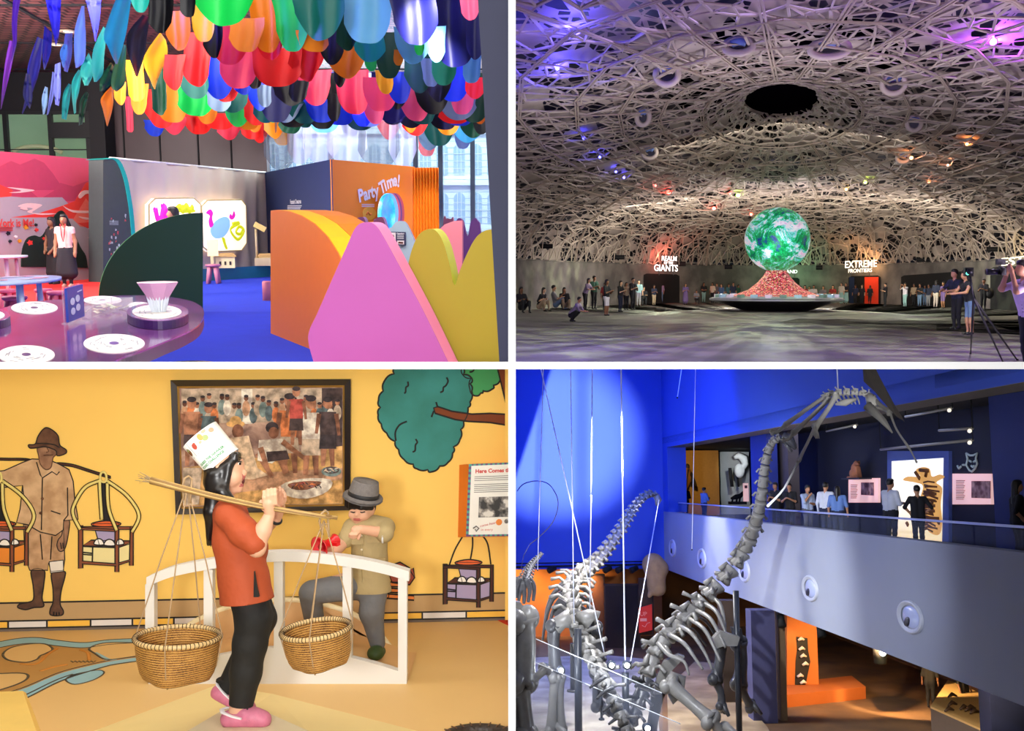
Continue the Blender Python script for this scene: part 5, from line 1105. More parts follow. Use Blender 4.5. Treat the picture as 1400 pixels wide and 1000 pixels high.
disc(140,411,26,5.8, TZ, 'white paper disc at the far rim of the purple table behind the clear box')
disc(190,418,15,4.5, TZ, 'small white paper disc half hidden behind the round display stand')
disc(156,470.5,42,13, TZ, 'large white paper disc at the front edge of the purple table')
disc(36,486,39,13, TZ, 'white paper disc at the bottom left corner of the purple table')
def stand(px, py, rx, ry, hgt, label):
    c = T.fl(px, py, TZ + hgt); b0 = Vector((c.x, c.y, TZ)); r = thing('display_stand', label, 'display stand', T.M(b0))
    ol = [T.fl(px + rx * math.cos(t), py + ry * math.sin(t), TZ + hgt) for t in [2 * PI * i / 40 for i in range(40)]]
    mb = MB(); mb.slab([p - b0 for p in ol],(0,0,-hgt + 0.002),0); mb.build('plinth', mat('plinth_purple', '3a1c58',0.4), r)
    mb = MB(); mb.slab([p - b0 + Vector((0,0,0.008)) for p in ol],(0,0,-0.007),0); mb.build('top_plate', mat('plinth_top', '9a6aa0',0.25, coat=0.5), r)
    disc(px - 1, py - 0.5, rx * 0.8, ry * 0.78, TZ + hgt + 0.009, None, r, b0, False)
stand(215.5,427.5,42,12,0.062, 'round purple display stand under the pleated paper lamp'); stand(-18,432,32,9,0.055, 'round purple display stand cut off at the left end of the table')
# octagonal paper funnel on a pleated cup
pc = T.fl(217,427, TZ + 0.072); fn = thing('paper_lamp', 'pink octagonal paper funnel on a white pleated cup', 'paper lamp', T.M(pc))
sc_ = pc.y / 1400
mb = MB(); n = 40; prof = [(8.5,0.0),(9.5,4),(12,14),(13.5,21)]
for j in range(len(prof) - 1): pass
mb.grid(lambda u, v: (lambda rr_, z_: ((rr_ * (1 + 0.09 * (1 if int(round(u * n)) % 2 else -1))) * math.cos(2 * PI * u) * sc_, rr_ * (1 + 0.09 * (1 if int(round(u * n)) % 2 else -1)) * math.sin(2 * PI * u) * sc_, z_ * sc_))(8.5 + 5.5 * v ** 0.8,22 * v), n, 6,0, False, True); mb.build('pleated_cup', mat('paper_pleat', 'd4dce6',0.7), fn)
mb = MB(); mb.lathe([(13 * sc_, 17 * sc_),(28.5 * sc_, 41 * sc_)],8,0, smooth=False); mb.lathe([(28.2 * sc_, 40.8 * sc_),(12.5 * sc_, 17.2 * sc_)],8,1, smooth=False); mb.f = [f for f in mb.f if len(f) == 4]; k_ = len(mb.f); mb.m = [0] * 8 + [1] * 8; mb.s = [False] * k_
fo = mb.build('funnel',[mat('paper_pink', 'c490b8',0.55, var=0.15, scale=6), mat('paper_inner', 'f0d8c8',0.6)], fn)
mb = MB(); mb.lathe([(0.0,40.2 * sc_),(28 * sc_, 40.6 * sc_)],8,0, smooth=False); mb.build('paper_lid', mat('paper_inner', 'f0d8c8'), fn)
# acrylic card holder and box
ca = T.fl(91,447, TZ); hd_ = thing('card_holder', 'clear stand holding a blue card with four white circles', 'card holder', T.M(ca))
w1 = T.fl(113,438, TZ) - ca; up = Vector((0,0,1)); hh = 0.28
mb = MB(); mb.slab([Vector((0,0,0.03)), w1 + Vector((0,0,0.03)), w1 + up * hh, up * hh],(0.01,0.02,0),0); mb.build('card', mat('card_blue', '3048a8',0.4), hd_)
mb = MB()
for u, v in ((0.3,0.62),(0.62,0.66),(0.3,0.36),(0.62,0.42)):
    mb.slab([w1 * (u + 0.13 * math.cos(t)) + up * (hh * v + 0.027 * math.sin(t)) + Vector((0.016,0.004,0)) for t in [2 * PI * i / 16 for i in range(16)]],(0.001,0.002,0),0)
mb.slab([w1 * 0.62 + up * hh * 0.82 + Vector((0.016,0.004,0)), w1 * 0.9 + up * hh * 0.84 + Vector((0.016,0.004,0)), w1 * 0.9 + up * hh * 0.87 + Vector((0.016,0.004,0)), w1 * 0.62 + up * hh * 0.85 + Vector((0.016,0.004,0))],(0.001,0.002,0),0)
mb.build('circles', mat('card_print', 'c8d0ec',0.5), hd_)
acr, nt, bs, N, L = mnodes('acrylic'); bs.inputs['Base Color'].default_value = (0.95,0.97,1,1); bs.inputs['Alpha'].default_value = 0.22; bs.inputs['Roughness'].default_value = 0.05
mb = MB(); mb.slab([Vector((-0.01,-0.02,0.0)), w1 * 1.03 + Vector((-0.01,-0.02,0)), w1 * 1.03 + up * hh * 1.03 + Vector((-0.01,-0.02,0)), up * hh * 1.03 + Vector((-0.01,-0.02,0))],(0.004,0.008,0)); mb.box(w1 / 2 + Vector((0,0.05,0.004)),(0.16,0.2,0.008)); mb.build('acrylic_stand', acr, hd_)
bc = T.fl(130,430, TZ); bx_ = thing('acrylic_box', 'clear acrylic box of pale paper pieces behind the card holder', 'box', T.M(bc))
mb = MB(); S_ = bc.y / 1400
for q in (((0,-0.3,8),(31,0.02,16)),((0,0.6,8),(31,0.02,16)),((-15,0.15,8),(1,0.9,16)),((15,0.15,8),(1,0.9,16))): mb.box((q[0][0] * S_, q[0][1], q[0][2] * S_),(q[1][0] * S_, q[1][1], q[1][2] * S_))
mb.build('case', acr, bx_)
for i in range(14):
    rr = random.Random(i); mb = MB(); mb.box((rr.uniform(-11,11) * S_, rr.uniform(-0.2,0.5), rr.uniform(1.5,9) * S_),(7 * S_, 0.1,0.7 * S_),0, Matrix.Rotation(rr.uniform(-0.6,0.6),3, 'Y') @ Matrix.Rotation(rr.uniform(0,3),3, 'Z')); mb.build('paper_piece', mat('paper_piece_%d' % (i % 3),['f0e8c8', 'e8d0c0', 'd8e4c0'][i % 3],0.7), bx_)
tag((lambda mb: (mb.lathe([(0,0.45),(0.26,0.45),(0.27,0.42),(0.22,0.0),(0.0,0.0)],28,0, T.fl(248,502,0.45) - Vector((0,0,0.45)), sy=1.3), mb.build('stool', mat('stool_olive', '6a5420',0.5), None, TW))[1])(MB()), 'olive round stool at the front edge under the purple table', 'stool')
# ---- stools, tables, plinth
pks = mat('stool_pink', 'f07088',0.5, var=0.06)
def stool_parts(r, mt):
    mb = MB(); mb.lathe([(0,0.40),(0.155,0.40),(0.175,0.415),(0.18,0.44),(0.165,0.455),(0,0.46)],24); mb.build('seat', mt, r)
    for a in (0.6,2.2,3.8,5.3):
        e = Vector((math.cos(a), math.sin(a),0)); mb = MB(); mb.tube([e * 0.09 + Vector((0,0,0.41)), e * 0.13 + Vector((0,0,0.2)), e * 0.17 + Vector((0,0,0.0))],[0.055,0.05,0.042],10); mb.build('leg', mt, r)
st0 = None
for px, py, w_, lab in ((20,405,33, 'pink stool in front of the nearest white table, lowest of the stools'),(11,395.5,24, 'pink stool half behind the lowest pink stool at the left edge'),(59,395,24, 'pink stool behind the nearest white table by its right leg'),(78,398,28, 'pink stool standing right of the nearest white table'),(24,361.5,17, 'pink stool under the far white table, centre one'),(2,359,10, 'pink stool at the far left edge below the far white table'),(34,358.5,14, 'pink stool just right of the far white table leg'),(39,353,14, 'pink stool behind the far white table beside the dark hill'),(60,354,14, 'pink stool under the tall white table behind the women')):
    c = T.fl(px, py, 0.455); M_ = T.M((c.x, c.y, 0), px, w_ / 2 * c.y / 1400 / 0.18)
    M_ = T.W @ Matrix.Translation((c.x, c.y, 0)) @ Matrix.Rotation(px, 4, 'Z') @ Matrix.Diagonal((w_ / 2 * c.y / 1400 / 0.18,) * 2 + (1,1))
    if st0 is None: st0 = thing('stool', lab, 'stool', M_, 'pink stools around the white tables'); stool_parts(st0, pks)
    else: s2 = copy_tree(st0, M_); s2['label'] = lab
s3 = thing('stool', 'mauve-pink stool standing alone before the teal plinth', 'stool', T.M(T.fl(292,388),0.3)); stool_parts(s3, mat('stool_mauve', 'c8788c',0.5, var=0.06))
tw = mat('table_white', 'c4d6e0',0.4)
for px, py, rx, lab in ((22,383,48, 'nearest white round table on the red carpet'),(6,351,24, 'far white round table at the left edge'),(60,344,15, 'small tall white table just left of the two women')):
    c = T.fl(px, py, 0.72); R_ = rx * c.y / 1400; t_ = thing('round_table', lab, 'table', T.M((c.x, c.y, 0)), 'white round tables')
    mb = MB(); mb.lathe([(0,0.70),(R_ * 0.97,0.69),(R_, 0.7),(R_, 0.735),(0,0.74)],36,0, sy=1.9); mb.build('tabletop', tw, t_)
    for a in (0.5,2.2,3.9,5.6):
        mb = MB(); mb.tube([(R_ * 0.5 * math.cos(a), R_ * 0.9 * math.sin(a),0.7),(R_ * 0.56 * math.cos(a), R_ * math.sin(a),0.0)],0.035,10); mb.build('leg', tw, t_)
    if rx > 40:
        mb = MB()
        for i in range(10): mb.box((R_ * 0.6 * math.cos(i * 2.4), R_ * math.sin(i * 2.4),0.745),(0.12,0.16,0.004), i % 2, Matrix.Rotation(i, 3, 'Z'))
        mb.build('paper_scraps',[mat('scrap_pink', 'f0b0b8',0.7), mat('scrap_white', 'f0e8e8',0.7)], t_)
pa_, pb_ = T.fl(262,386), T.fl(361,379); n_ = Vector((0.55,1,0)).normalized()
mb = MB(); mb.slab([pa_, pb_, pb_ + n_ * 1.5, pa_ + n_ * 1.5],(0,0,0.3)); tag(mb.build('plinth', mat('plinth_teal', '1f7080',0.5), None, TW), 'low teal plinth along the foot of the cream draped wall', 'plinth')
def onp(px, d=0.6):
    f_ = (px - 262) / 110; return pa_ + (pb_ - pa_) * f_ + n_ * d + Vector((0,0,0.302))
for px, s_, lab in ((286,1.0, 'glowing paper model house on the left end of the teal plinth'),(351,0.85, 'glowing paper model house at the right of the teal plinth')):
    h_ = thing('model_house', lab, 'model house', T.M(onp(px),0.25, s_), 'model houses on the teal plinth'); wmat = mat('house_cream', 'ecd6a0',0.7, emit=0.12)
    mb = MB(); mb.box((0,0,0.14),(0.46,0.5,0.28)); mb.build('wall', wmat, h_)
    mb = MB(); mb.slab([(-0.27,-0.3,0.28),(0.27,-0.3,0.28),(0.2,-0.3,0.36),(-0.2,-0.3,0.36)],(0,0.6,0)); mb.build('roof', mat('house_roof', 'd0a860',0.7), h_)
    for x in (-0.12,0.0,0.12): mb = MB(); mb.box((x, -0.253,0.12),(0.05,0.01,0.09)); mb.build('window', mat('house_window', '3a2c20',0.5), h_)
pj = thing('overhead_projector', 'beige overhead projector standing on the teal plinth by the cream wall', 'projector', T.M(onp(358,0.3),0.2))
mb = MB(); mb.box((0,0,0.1),(0.4,0.4,0.2)); mb.build('base', mat('projector_beige', 'd4c090',0.6), pj)
mb = MB(); mb.tube([(-0.16,0.16,0.2),(-0.16,0.16,0.95)],0.03,8); mb.build('post', mat('projector_beige', 'd4c090'), pj); mb = MB(); mb.box((-0.05,0.1,1.0),(0.32,0.2,0.14),0, Matrix.Rotation(0.5,3, 'Y')); mb.build('head', mat('projector_head', 'e0c870',0.5), pj)
for px, lab in ((281, 'lit paper screen stand left of the glowing drawing on the plinth'),):
    q = thing('paper_stand', lab, 'display stand', T.M(onp(px, 0.3),0)); mb = MB(); mb.box((0,0,0.5),(0.26,0.05,0.4),0, Matrix.Rotation(0.2,3, 'Z')); mb.build('screen', mat('screen_cream', 'f0dca8',0.6, emit=0.3), q); mb = MB(); mb.box((0,0,0.15),(0.08,0.2,0.3)); mb.build('foot', mat('projector_beige', 'd4c090'), q)
mb = MB()
for i in range(6): pass
# ---- people
c = T.fl(93,393); person('woman in pink top and long patterned black skirt, red lanyard, facing the hall', T.M(c, 0.1),1.61, 'e8b8b0', '1c1a22',2, 'long', vox=0.013, sleeve=0.12, skirt=0.30, shoe='d8a890', w=0.9)
wq = [o for o in ROOMOBJ['TL'] if o.name.startswith('person')][-1]
mb = MB(); mb.tube([(-0.05,-0.1,1.4),(-0.03,-0.13,1.15),(0.0,-0.135,1.02),(0.03,-0.13,1.15),(0.05,-0.1,1.4)],0.012,6,0); mb.box((0,-0.14,0.95),(0.07,0.01,0.1),1); mb.build('lanyard',[mat('lanyard_red', 'e01c28',0.6), mat('badge_white', 'f0f0f0',0.5)], wq)
c = T.fl(76,389); person('woman in dark dress standing behind the woman with the red lanyard', T.M(c, -0.5),1.55, '2a2024', '141418',4, 'long', vox=0.016, sleeve=0.12, skirt=0.32, w=0.88, arms={-1: ((-0.14,-0.02,0.6),(-0.06,-0.1,0.5)),1: ((0.14,-0.02,0.62),(0.08,-0.1,0.5))})
c = T.at(238,300,20.5); person('dark-haired woman whose head shows over the green quarter-disc', T.M((c.x, c.y, 0),-1.3),1.74, '6a3a3a', '202028',1, 'bob', vox=0.016)
# ---- the cloth canopy
CC = {'red': 'e8201e', 'coral': 'f0405a', 'orange': 'ea8210', 'yellow': 'f4ac10', 'teal': '1a9a8c', 'dark teal': '0a5a50', 'dark green': '06402a', 'black': '08090e', 'bright green': '10b848', 'blue': '1438c4', 'navy': '0a0c4a', 'sky blue': '5a9cc4', 'slate blue': '7c94aa', 'cyan': '2a98cc', 'violet': '5a1c84', 'indigo': '1c1a78', 'periwinkle': '6a74c0', 'ice blue': '8ab4d8', 'pink': 'f05a80', 'sea green': '2a9c6c', 'cream': 'e8d0b8'}
def cmat(c):
    k = 'canopy_' + c
    if k in MATS: return MATS[k]
    m_ = mat(k, CC[c],0.5, var=0.15, scale=1.2, spec=0.3)
    return m_
tongues = []
def tg(s_):
    for ln in s_.strip().split(';'):
        v = ln.split()
        if v: tongues.append((float(v[0]), float(v[1]), float(v[2]), float(v[3]), ' '.join(v[4:])))
tg('''314 76 -30 37 bright green;221 28 -20 46 black;259 20 -20 24 black;244 31 15 70 orange;279 26 5 58 yellow;340 40 25 72 orange;317 40 26 90 red;272 32 45 119 red;329 44 58 122 coral;295 42 74 136 blue;241 25 75 124 red;265 36 95 136 dark teal;272 44 120 159 bright green;299 28 124 153 slate blue;318 38 112 155 dark teal;
241 36 112 168 orange;222 44 122 176 red;238 28 160 185 coral;270 32 148 184 red;299 42 155 178 red;322 26 146 174 bright green;338 36 140 178 orange;316 30 168 192 coral;341 24 168 191 red;213 26 164 187 blue;265 18 184 200 blue;341 20 190 207 blue;185 22 82 139 yellow;164 14 112 144 orange;192 20 115 157 orange;217 18 92 158 dark green;176 8 132 181 coral;191 22 -20 18 teal;
360 36 -10 72 orange;370 34 30 82 red;379 60 66 120 red;397 42 -5 72 bright green;437 62 -20 58 dark teal;502 56 -20 61 sky blue;427 36 42 72 orange;425 44 58 112 red;432 40 96 145 coral;476 26 15 70 dark green;476 46 58 108 orange;501 38 42 86 teal;526 32 44 108 dark green;506 14 80 98 bright green;526 22 96 129 yellow;546 12 68 90 orange;
482 40 96 157 coral;520 40 106 153 coral;514 26 136 170 pink;530 30 146 192 red;495 26 126 173 blue;478 28 126 186 black;394 40 106 146 black;535 34 136 171 black;550 30 98 142 blue;436 36 136 168 blue;457 16 128 166 black;464 14 60 120 black;395 36 136 168 slate blue;402 30 160 183 dark green;444 36 150 182 sky blue;355 26 106 152 blue;361 16 116 147 slate blue;364 30 126 169 dark teal;371 12 146 168 bright green;376 26 156 190 orange;348 18 146 181 orange;355 22 164 196 red;354 12 186 202 coral;384 20 174 199 yellow;399 12 178 213 cream;
560 54 -20 62 navy;616 54 -20 92 navy;561 40 38 88 sky blue;596 22 36 86 sky blue;574 12 52 76 bright green;575 38 60 128 dark green;607 30 62 117 sea green;587 20 80 119 slate blue;620 42 64 140 blue;587 38 104 157 black;571 40 120 166 pink;571 32 150 186 red;633 28 92 157 pink;622 46 134 165 slate blue;628 42 144 170 red;615 32 146 185 orange;647 22 46 114 sky blue;650 24 106 136 red;655 18 128 170 orange;650 22 -10 82 navy;642 22 -12 28 pink;
596 36 150 200 dark teal;588 26 164 206 cyan;585 22 178 214 red;637 40 160 196 cyan;648 32 150 189 dark green;632 18 184 204 blue;657 18 156 184 black;557 24 160 190 black;559 16 158 182 orange;334 26 88 130 blue;292 24 34 80 black;350 20 88 122 black;409 22 110 140 black;452 30 40 90 black;545 24 110 150 black;600 30 100 140 black;416 26 146 175 dark teal;310 34 96 140 red;286 26 128 170 orange;352 30 130 172 red''')
for k_ in range(13): tongues.append((374 + 23 * k_, 44,100,168 + (k_ * 7) % 12,['navy', 'black', 'dark teal', 'black', 'blue', 'dark green', 'slate blue'][k_ % 7]))  # added dark back row, covers bright gaps above the windows
# left: twisted narrow strips as (edge A, edge B) pairs of points
strips = [('violet',[(20,-12),(17,30),(18,60),(15,85)],[(29,-12),(23,25),(22,60),(16,84)]),('violet',[(14,55),(8,85),(3,125),(1,150)],[(21,58),(14,95),(7,125),(2,148)]),('indigo',[(63,-10),(70,30),(76,62)],[(81,-10),(80,40),(77,63)]),('indigo',[(62,35),(59,70),(60,95)],[(70,45),(68,72),(61,96)]),
          ('indigo',[(52,50),(40,90),(38,120),(30,155)],[(58,54),(53,92),(44,125),(31,156)]),('navy',[(36,100),(33,130),(40,148)],[(40,102),(43,130),(41,149)]),('ice blue',[(112,8),(104,40),(103,75),(104,93)],[(115,8),(115,76),(107,92)]),('periwinkle',[(117,-12),(125,25),(130,57)],[(136,-12),(135,25),(131,56)]),('periwinkle',[(90,46),(88,70),(88,97)],[(98,45),(97,75),(92,99)]),
          ('ice blue',[(62,118),(58,135),(59,157)],[(65,120),(64,140),(61,156)]),('periwinkle',[(72,98),(69,125),(64,158)],[(75,100),(73,130),(66,156)]),('periwinkle',[(76,88),(75,120),(76,143)],[(82,85),(82,125),(80,145)]),('sky blue',[(88,60),(83,72),(86,92)],[(92,62),(91,75),(88,93)]),
          ('teal',[(163,-8),(146,45),(150,65),(158,87)],[(178,-8),(170,40),(164,70),(160,88)]),('teal',[(142,36),(130,65),(127,90),(129,112)],[(146,42),(141,75),(139,100),(132,112)]),('teal',[(122,72),(112,95),(116,117)],[(126,85),(127,97),(120,117)]),('teal',[(108,95),(99,115),(101,152),(103,155)],[(112,98),(107,125),(104,140),(104,154)]),('teal',[(94,114),(87,130),(85,162)],[(97,116),(94,140),(90,164)]),
          ('black',[(196,20),(178,45),(177,70),(186,104)],[(204,24),(198,50),(195,75),(188,105)]),('dark green',[(168,60),(158,90),(154,115),(158,125)],[(172,62),(170,95),(168,115),(160,125)]),('dark green',[(152,85),(140,105),(137,125)],[(155,90),(153,110),(142,124)]),('orange',[(152,118),(140,135),(142,150),(146,172)],[(154,122),(153,140),(151,155),(147,173)]),('yellow',[(220,44),(200,80),(207,110),(211,122)],[(226,55),(225,75),(215,108),(212,122)]),('dark green',[(118,125),(110,140),(108,172)],[(121,128),(117,145),(112,170)])]
def where(cx, cy):
    u = 'far left' if cx < 60 else 'left end' if cx < 130 else 'left part' if cx < 230 else 'centre left' if cx < 330 else 'middle' if cx < 440 else 'centre right' if cx < 540 else 'right part' if cx < 620 else 'pillar side'
    return u, 'top row' if cy < 45 else 'upper rows' if cy < 90 else 'middle rows' if cy < 135 else 'lower rows' if cy < 170 else 'lowest fringe'
allc = [(t[0],(max(t[2],0) + t[3]) / 2, t[4]) for t in tongues] + [((min(p[0] for p in a) + max(p[0] for p in b)) / 2,(max(a[0][1],0) + a[-1][1]) / 2, c) for c, a, b in strips]
used = set()
def cloth_label(i, kind):
    x, y, c = allc[i]
    o_ = sorted([(math.hypot(X - x, (Y - y) * 1.2), X, Y, C_) for j, (X, Y, C_) in enumerate(allc) if j != i])
    lf = next((q for q in o_ if q[1] < x - 7 and abs(q[2] - y) < 40), None); rt = next((q for q in o_ if q[1] > x + 7 and abs(q[2] - y) < 40), None); ab = next((q for q in o_ if q[2] < y - 12 and abs(q[1] - x) < 30), None); be = next((q for q in o_ if q[2] > y + 12 and abs(q[1] - x) < 30), None)
    u, v = where(x, y)
    base = '%s %s in the %s' % (c, kind, v)
    opts = []
    if lf and rt: opts.append(base + ', between a %s and a %s one' % (lf[3], rt[3]))
    if ab and be: opts.append(base + ', under a %s and over a %s one' % (ab[3], be[3]))
    if lf and be: opts.append(base + ', beside a %s and over a %s one' % (lf[3], be[3]))
    if rt and ab: opts.append(base + ', under a %s and beside a %s one' % (ab[3], rt[3]))
    opts = [o2.replace('in the ' + v, 'at the ' + u) if k else o2 for k in (0,1) for o2 in opts] or [base + ' at the ' + u]
    if lf and rt and be: opts.append('%s cloth, %s, %s to its left, %s right, %s below' % (c, u, lf[3], rt[3], be[3]))
    opts = [o2 for o2 in opts if len(o2.split()) <= 16] or [base]
    for o2 in opts:
        if o2 not in used: used.add(o2); return o2
    return opts[0] + ', the rear one'
rr = random.Random(11)
for i, (cx, w_, y0, y1, c) in enumerate(tongues):
    Y = 2.5 * 1400 / (300 - y1) * rr.uniform(0.97,1.03); s_ = Y / 1400; tp = T.at(cx, y0, Y); bt = T.at(cx, y1, Y)
    W = w_ * s_ * 1.13; Hh = tp.z - bt.z; p = rr.uniform(1.8,3.4); cut = rr.uniform(0.3,0.55) * min(1, W / Hh * 1.1); ph1, ph2 = rr.uniform(0,6), rr.uniform(0,6); A = W * rr.uniform(0.03,0.07); sk = rr.uniform(-0.12,0.12); kf = rr.uniform(5,8)
    def fnc(u, v):
        x = (u - 0.5); e = abs(2 * x) ** p
        drop = Hh * v * (1 - cut * e) ; wv = A * math.sin(kf * x + ph1) * (0.4 + v) + A * 0.5 * math.sin(2.1 * kf * x + ph2 + v)
        return (x * W * (1.04 - 0.10 * v) + sk * W * v + 0.02 * W * math.sin(5 * v + ph2), wv - 0.25 * W * (1 - math.cos(2.2 * x)) - 0.1 * W * v * v, -drop)
    mb = MB(); mb.grid(fnc, 18,12,0)
    tag(mb.build('hanging_cloth', cmat(c), None, T.M((tp.x, Y, tp.z), rr.uniform(-0.22,0.22))), cloth_label(i, 'hanging cloth'), 'cloth', 'coloured cloths of the ceiling canopy')
for k, (c, a, b) in enumerate(strips):
    yb = max(a[-1][1], b[-1][1]); Y = 2.5 * 1400 / (300 - yb); n_ = 18
    A_ = spline(a, 8); B_ = spline(b, 8); fa = lambda P_, t: P_[min(int(t * (len(P_) - 1) + 0.5), len(P_) - 1)]
    org = T.at(a[0][0], a[0][1], Y); ph1 = rr.uniform(0,6); wd_ = abs(b[1][0] - a[1][0]) * Y / 1400
    def fnc(u, v):
        pa2, pb2 = fa(A_, v), fa(B_, v); x = pa2[0] + (pb2[0] - pa2[0]) * (u * 1.3 - 0.15); y = pa2[1] + (pb2[1] - pa2[1]) * u
        return T.at(x, y, Y + 1.6 * wd_ * (u - 0.5) + 0.10 * wd_ * math.sin(9 * u + ph1 + 2 * v)) - org
    mb = MB(); mb.grid(fnc, 12, n_, 0); tag(mb.build('hanging_cloth', cmat(c), None, T.M(org)), cloth_label(len(tongues) + k, 'narrow twisted cloth'), 'cloth', 'coloured cloths of the ceiling canopy')
# sheer veils behind
sm, nt, bs, N, L = mnodes('sheer'); bs.inputs['Base Color'].default_value = (*rgb('b8bce0'),1); bs.inputs['Alpha'].default_value = 0.55; bs.inputs['Roughness'].default_value = 0.5
s2m, nt, bs, N, L = mnodes('sheer_grey'); bs.inputs['Base Color'].default_value = (*rgb('5a6070'),1); bs.inputs['Alpha'].default_value = 0.6; bs.inputs['Roughness'].default_value = 0.5
for (x, w_, y0, y1, mt, lab) in ((382,40,165,230, s2m, 'grey sheer veil above the navy booth wall, leftmost'),(408,30,160,222, sm, 'pale lilac veil above the navy booth wall'),(438,44,150,222, sm, 'pale lilac veil above the booth corner'),(474,50,150,222, sm, 'white-blue veil above the orange wall, nearest the corner'),(517,52,150,226, s2m, 'grey sheer veil hanging above the Party Time lettering'),(550,34,150,226, sm, 'pale veil beside the daylight window')):
    Y = 31.0; s_ = Y / 1400; tp = T.at(x, y0, Y); W = w_ * s_; Hh = (y1 - y0) * s_; ph1 = x
    mb = MB(); mb.grid(lambda u, v: ((u - 0.5) * W * (1 + 0.1 * v),0.12 * W * math.sin(14 * u + ph1 + v),-Hh * v * (1 - 0.3 * abs(2 * u - 1) ** 2.5)),24,10,0)
    tag(mb.build('sheer_veil', mt, None, T.M(tp)), lab, 'veil', 'sheer veils behind the cloth canopy')

# ================================================================== the latticed dome hall: glowing globe, crowd, signs
CUR[0] = 'TR'
D = Room('TR',1.6,385,1063)
DW = D.W; S_ = 1.37
A_, B_, CY = 10.8 * S_, 30 * S_, 30 * S_          # oval hall: half width, half length, centre depth
eh = lambda z: 1.6 + S_ * (z - 1.3)
PROF = [(0.094,6.3),(0.095,6.29),(0.12,6.15),(0.16,5.95),(0.22,5.75),(0.3,5.55),(0.4,5.3),(0.5,5.08),(0.65,4.75),(0.8,4.3),(0.9,3.75),(0.96,3.15),(0.985,2.7),(1.0,2.2)]
PZ_ = [(r, eh(z)) for r, z in PROF]
def dz(r):
    for (r0, z0),(r1, z1) in zip(PZ_, PZ_[1:]):
        if r <= r1: return z0 + (z1 - z0) * max(0,(r - r0)) / (r1 - r0)
    return PZ_[-1][1]
ZB = PZ_[-1][1]
def dp(u, v, off=0.0):                               # point of the shell over the unit disc
    r = math.hypot(u, v); k = 1 + off / 12
    return Vector((A_ * u * k, CY + B_ * v * k, dz(min(r, 1.0)) + off * (1 - 0.7 * max(0, r - 0.7) / 0.3)))
def hit(px, py):
    d = D.ray(px, py); o = Vector((0,0,1.6)); prev = None
    for i in range(2,900):
        p = o + d * (i * 0.1); r = math.hypot(p.x / A_, (p.y - CY) / B_)
        if p.z > ZB and (r > 1.0 or p.z > dz(r)): return p
        if p.z <= ZB and r > 1.0: return p
    return p
def bandp(px, py, off=0.0):                          # point on the low wall under the lattice
    d = D.ray(px, py); a_, b_ = A_ - off, B_ - off * 2.4
    qa = (d.x / a_) ** 2 + (d.y / b_) ** 2; qb = -2 * d.y * CY / b_ ** 2; qc = (CY / b_) ** 2 - 1
    t = (-qb + math.sqrt(qb * qb - 4 * qa * qc)) / (2 * qa); return Vector((d.x * t, d.y * t, 1.6 + d.z * t))
# lights: added fills for crowd and lattice, projected floor patches, coloured lamps behind the lattice
def gobo(cols, scale, thr=(0.45,0.62)):
    def f(l):
        l.use_nodes = True; nt = l.node_tree; N, L = nt.nodes.new, nt.links.new
        em = next(n for n in nt.nodes if n.type == 'EMISSION'); tc = N('ShaderNodeTexCoord'); n1 = N('ShaderNodeTexVoronoi'); n1.inputs['Scale'].default_value = scale; n1.feature = 'SMOOTH_F1'
        nz = N('ShaderNodeTexNoise'); nz.inputs['Scale'].default_value = scale * 0.7; nz.inputs['Detail'].default_value = 3
        L(tc.outputs['Normal'], nz.inputs['Vector']); r = ramp(N, cols); L(nz.outputs['Fac'], r.inputs[0]); L(r.outputs[0], em.inputs['Color'])
    return f
GC = [(0.3,(0.1,0.1,0.13)),(0.44,(0.16,0.15,0.2)),(0.53,(0.5,0.55,0.38)),(0.62,(0.8,0.9,0.6)),(0.72,(0.3,0.45,0.4))]
for x, y, z, p, s_ in ((0,46,7.6,6500,16),(-6.5,30,6.3,2600,11),(5,27,6.3,2600,11),(-7,62,5.6,6000,11),(7,62,5.6,6000,11)): add_light('SPOT', 'floor_projector',(x, y, z),(x, y - 0.5,0), p, (1,1,1),0.04, spot=2.6, blend=0.7, M=DW, gobo=gobo(GC, s_))
add_light('AREA', 'crowd_fill',(0,44,7.0),(0,50,0),900,(1,0.95,0.88),10, M=DW)  # added fill lights that lift floor, crowd and low wall
add_light('AREA', 'crowd_fill',(-6.5,60,5.6),(-8,66,0),420,(1,0.95,0.88),5, M=DW); add_light('AREA', 'crowd_fill',(6.5,60,5.6),(8,66,0),420,(1,0.95,0.88),5, M=DW)
add_light('AREA', 'floor_wash',(-2,22,6.6),(-2,20,0),420,(0.5,0.38,1.0),6,8, M=DW)
for x, y, z, t, p, c in ((0,62,0.4,(0,50,7),900,(0.95,0.85,1.0)),(-2.4,62,0.4,(-7,66,6),800,(1,0.93,0.85)),(2.4,62,0.4,(7,66,6),800,(1,0.92,0.82)),(-6,18,1.0,(-5,21,6),480,(0.72,0.66,1.0)),(6,18,1.0,(6,21,6),480,(0.85,0.7,1.0)),(0,27,1.0,(0,31,6),480,(0.88,0.82,1.0))):
    add_light('AREA', 'lattice_fill',(x, y, z), t, p, c, 1.6, M=DW)  # added floor lights, some hidden behind the dish, that brighten the lattice
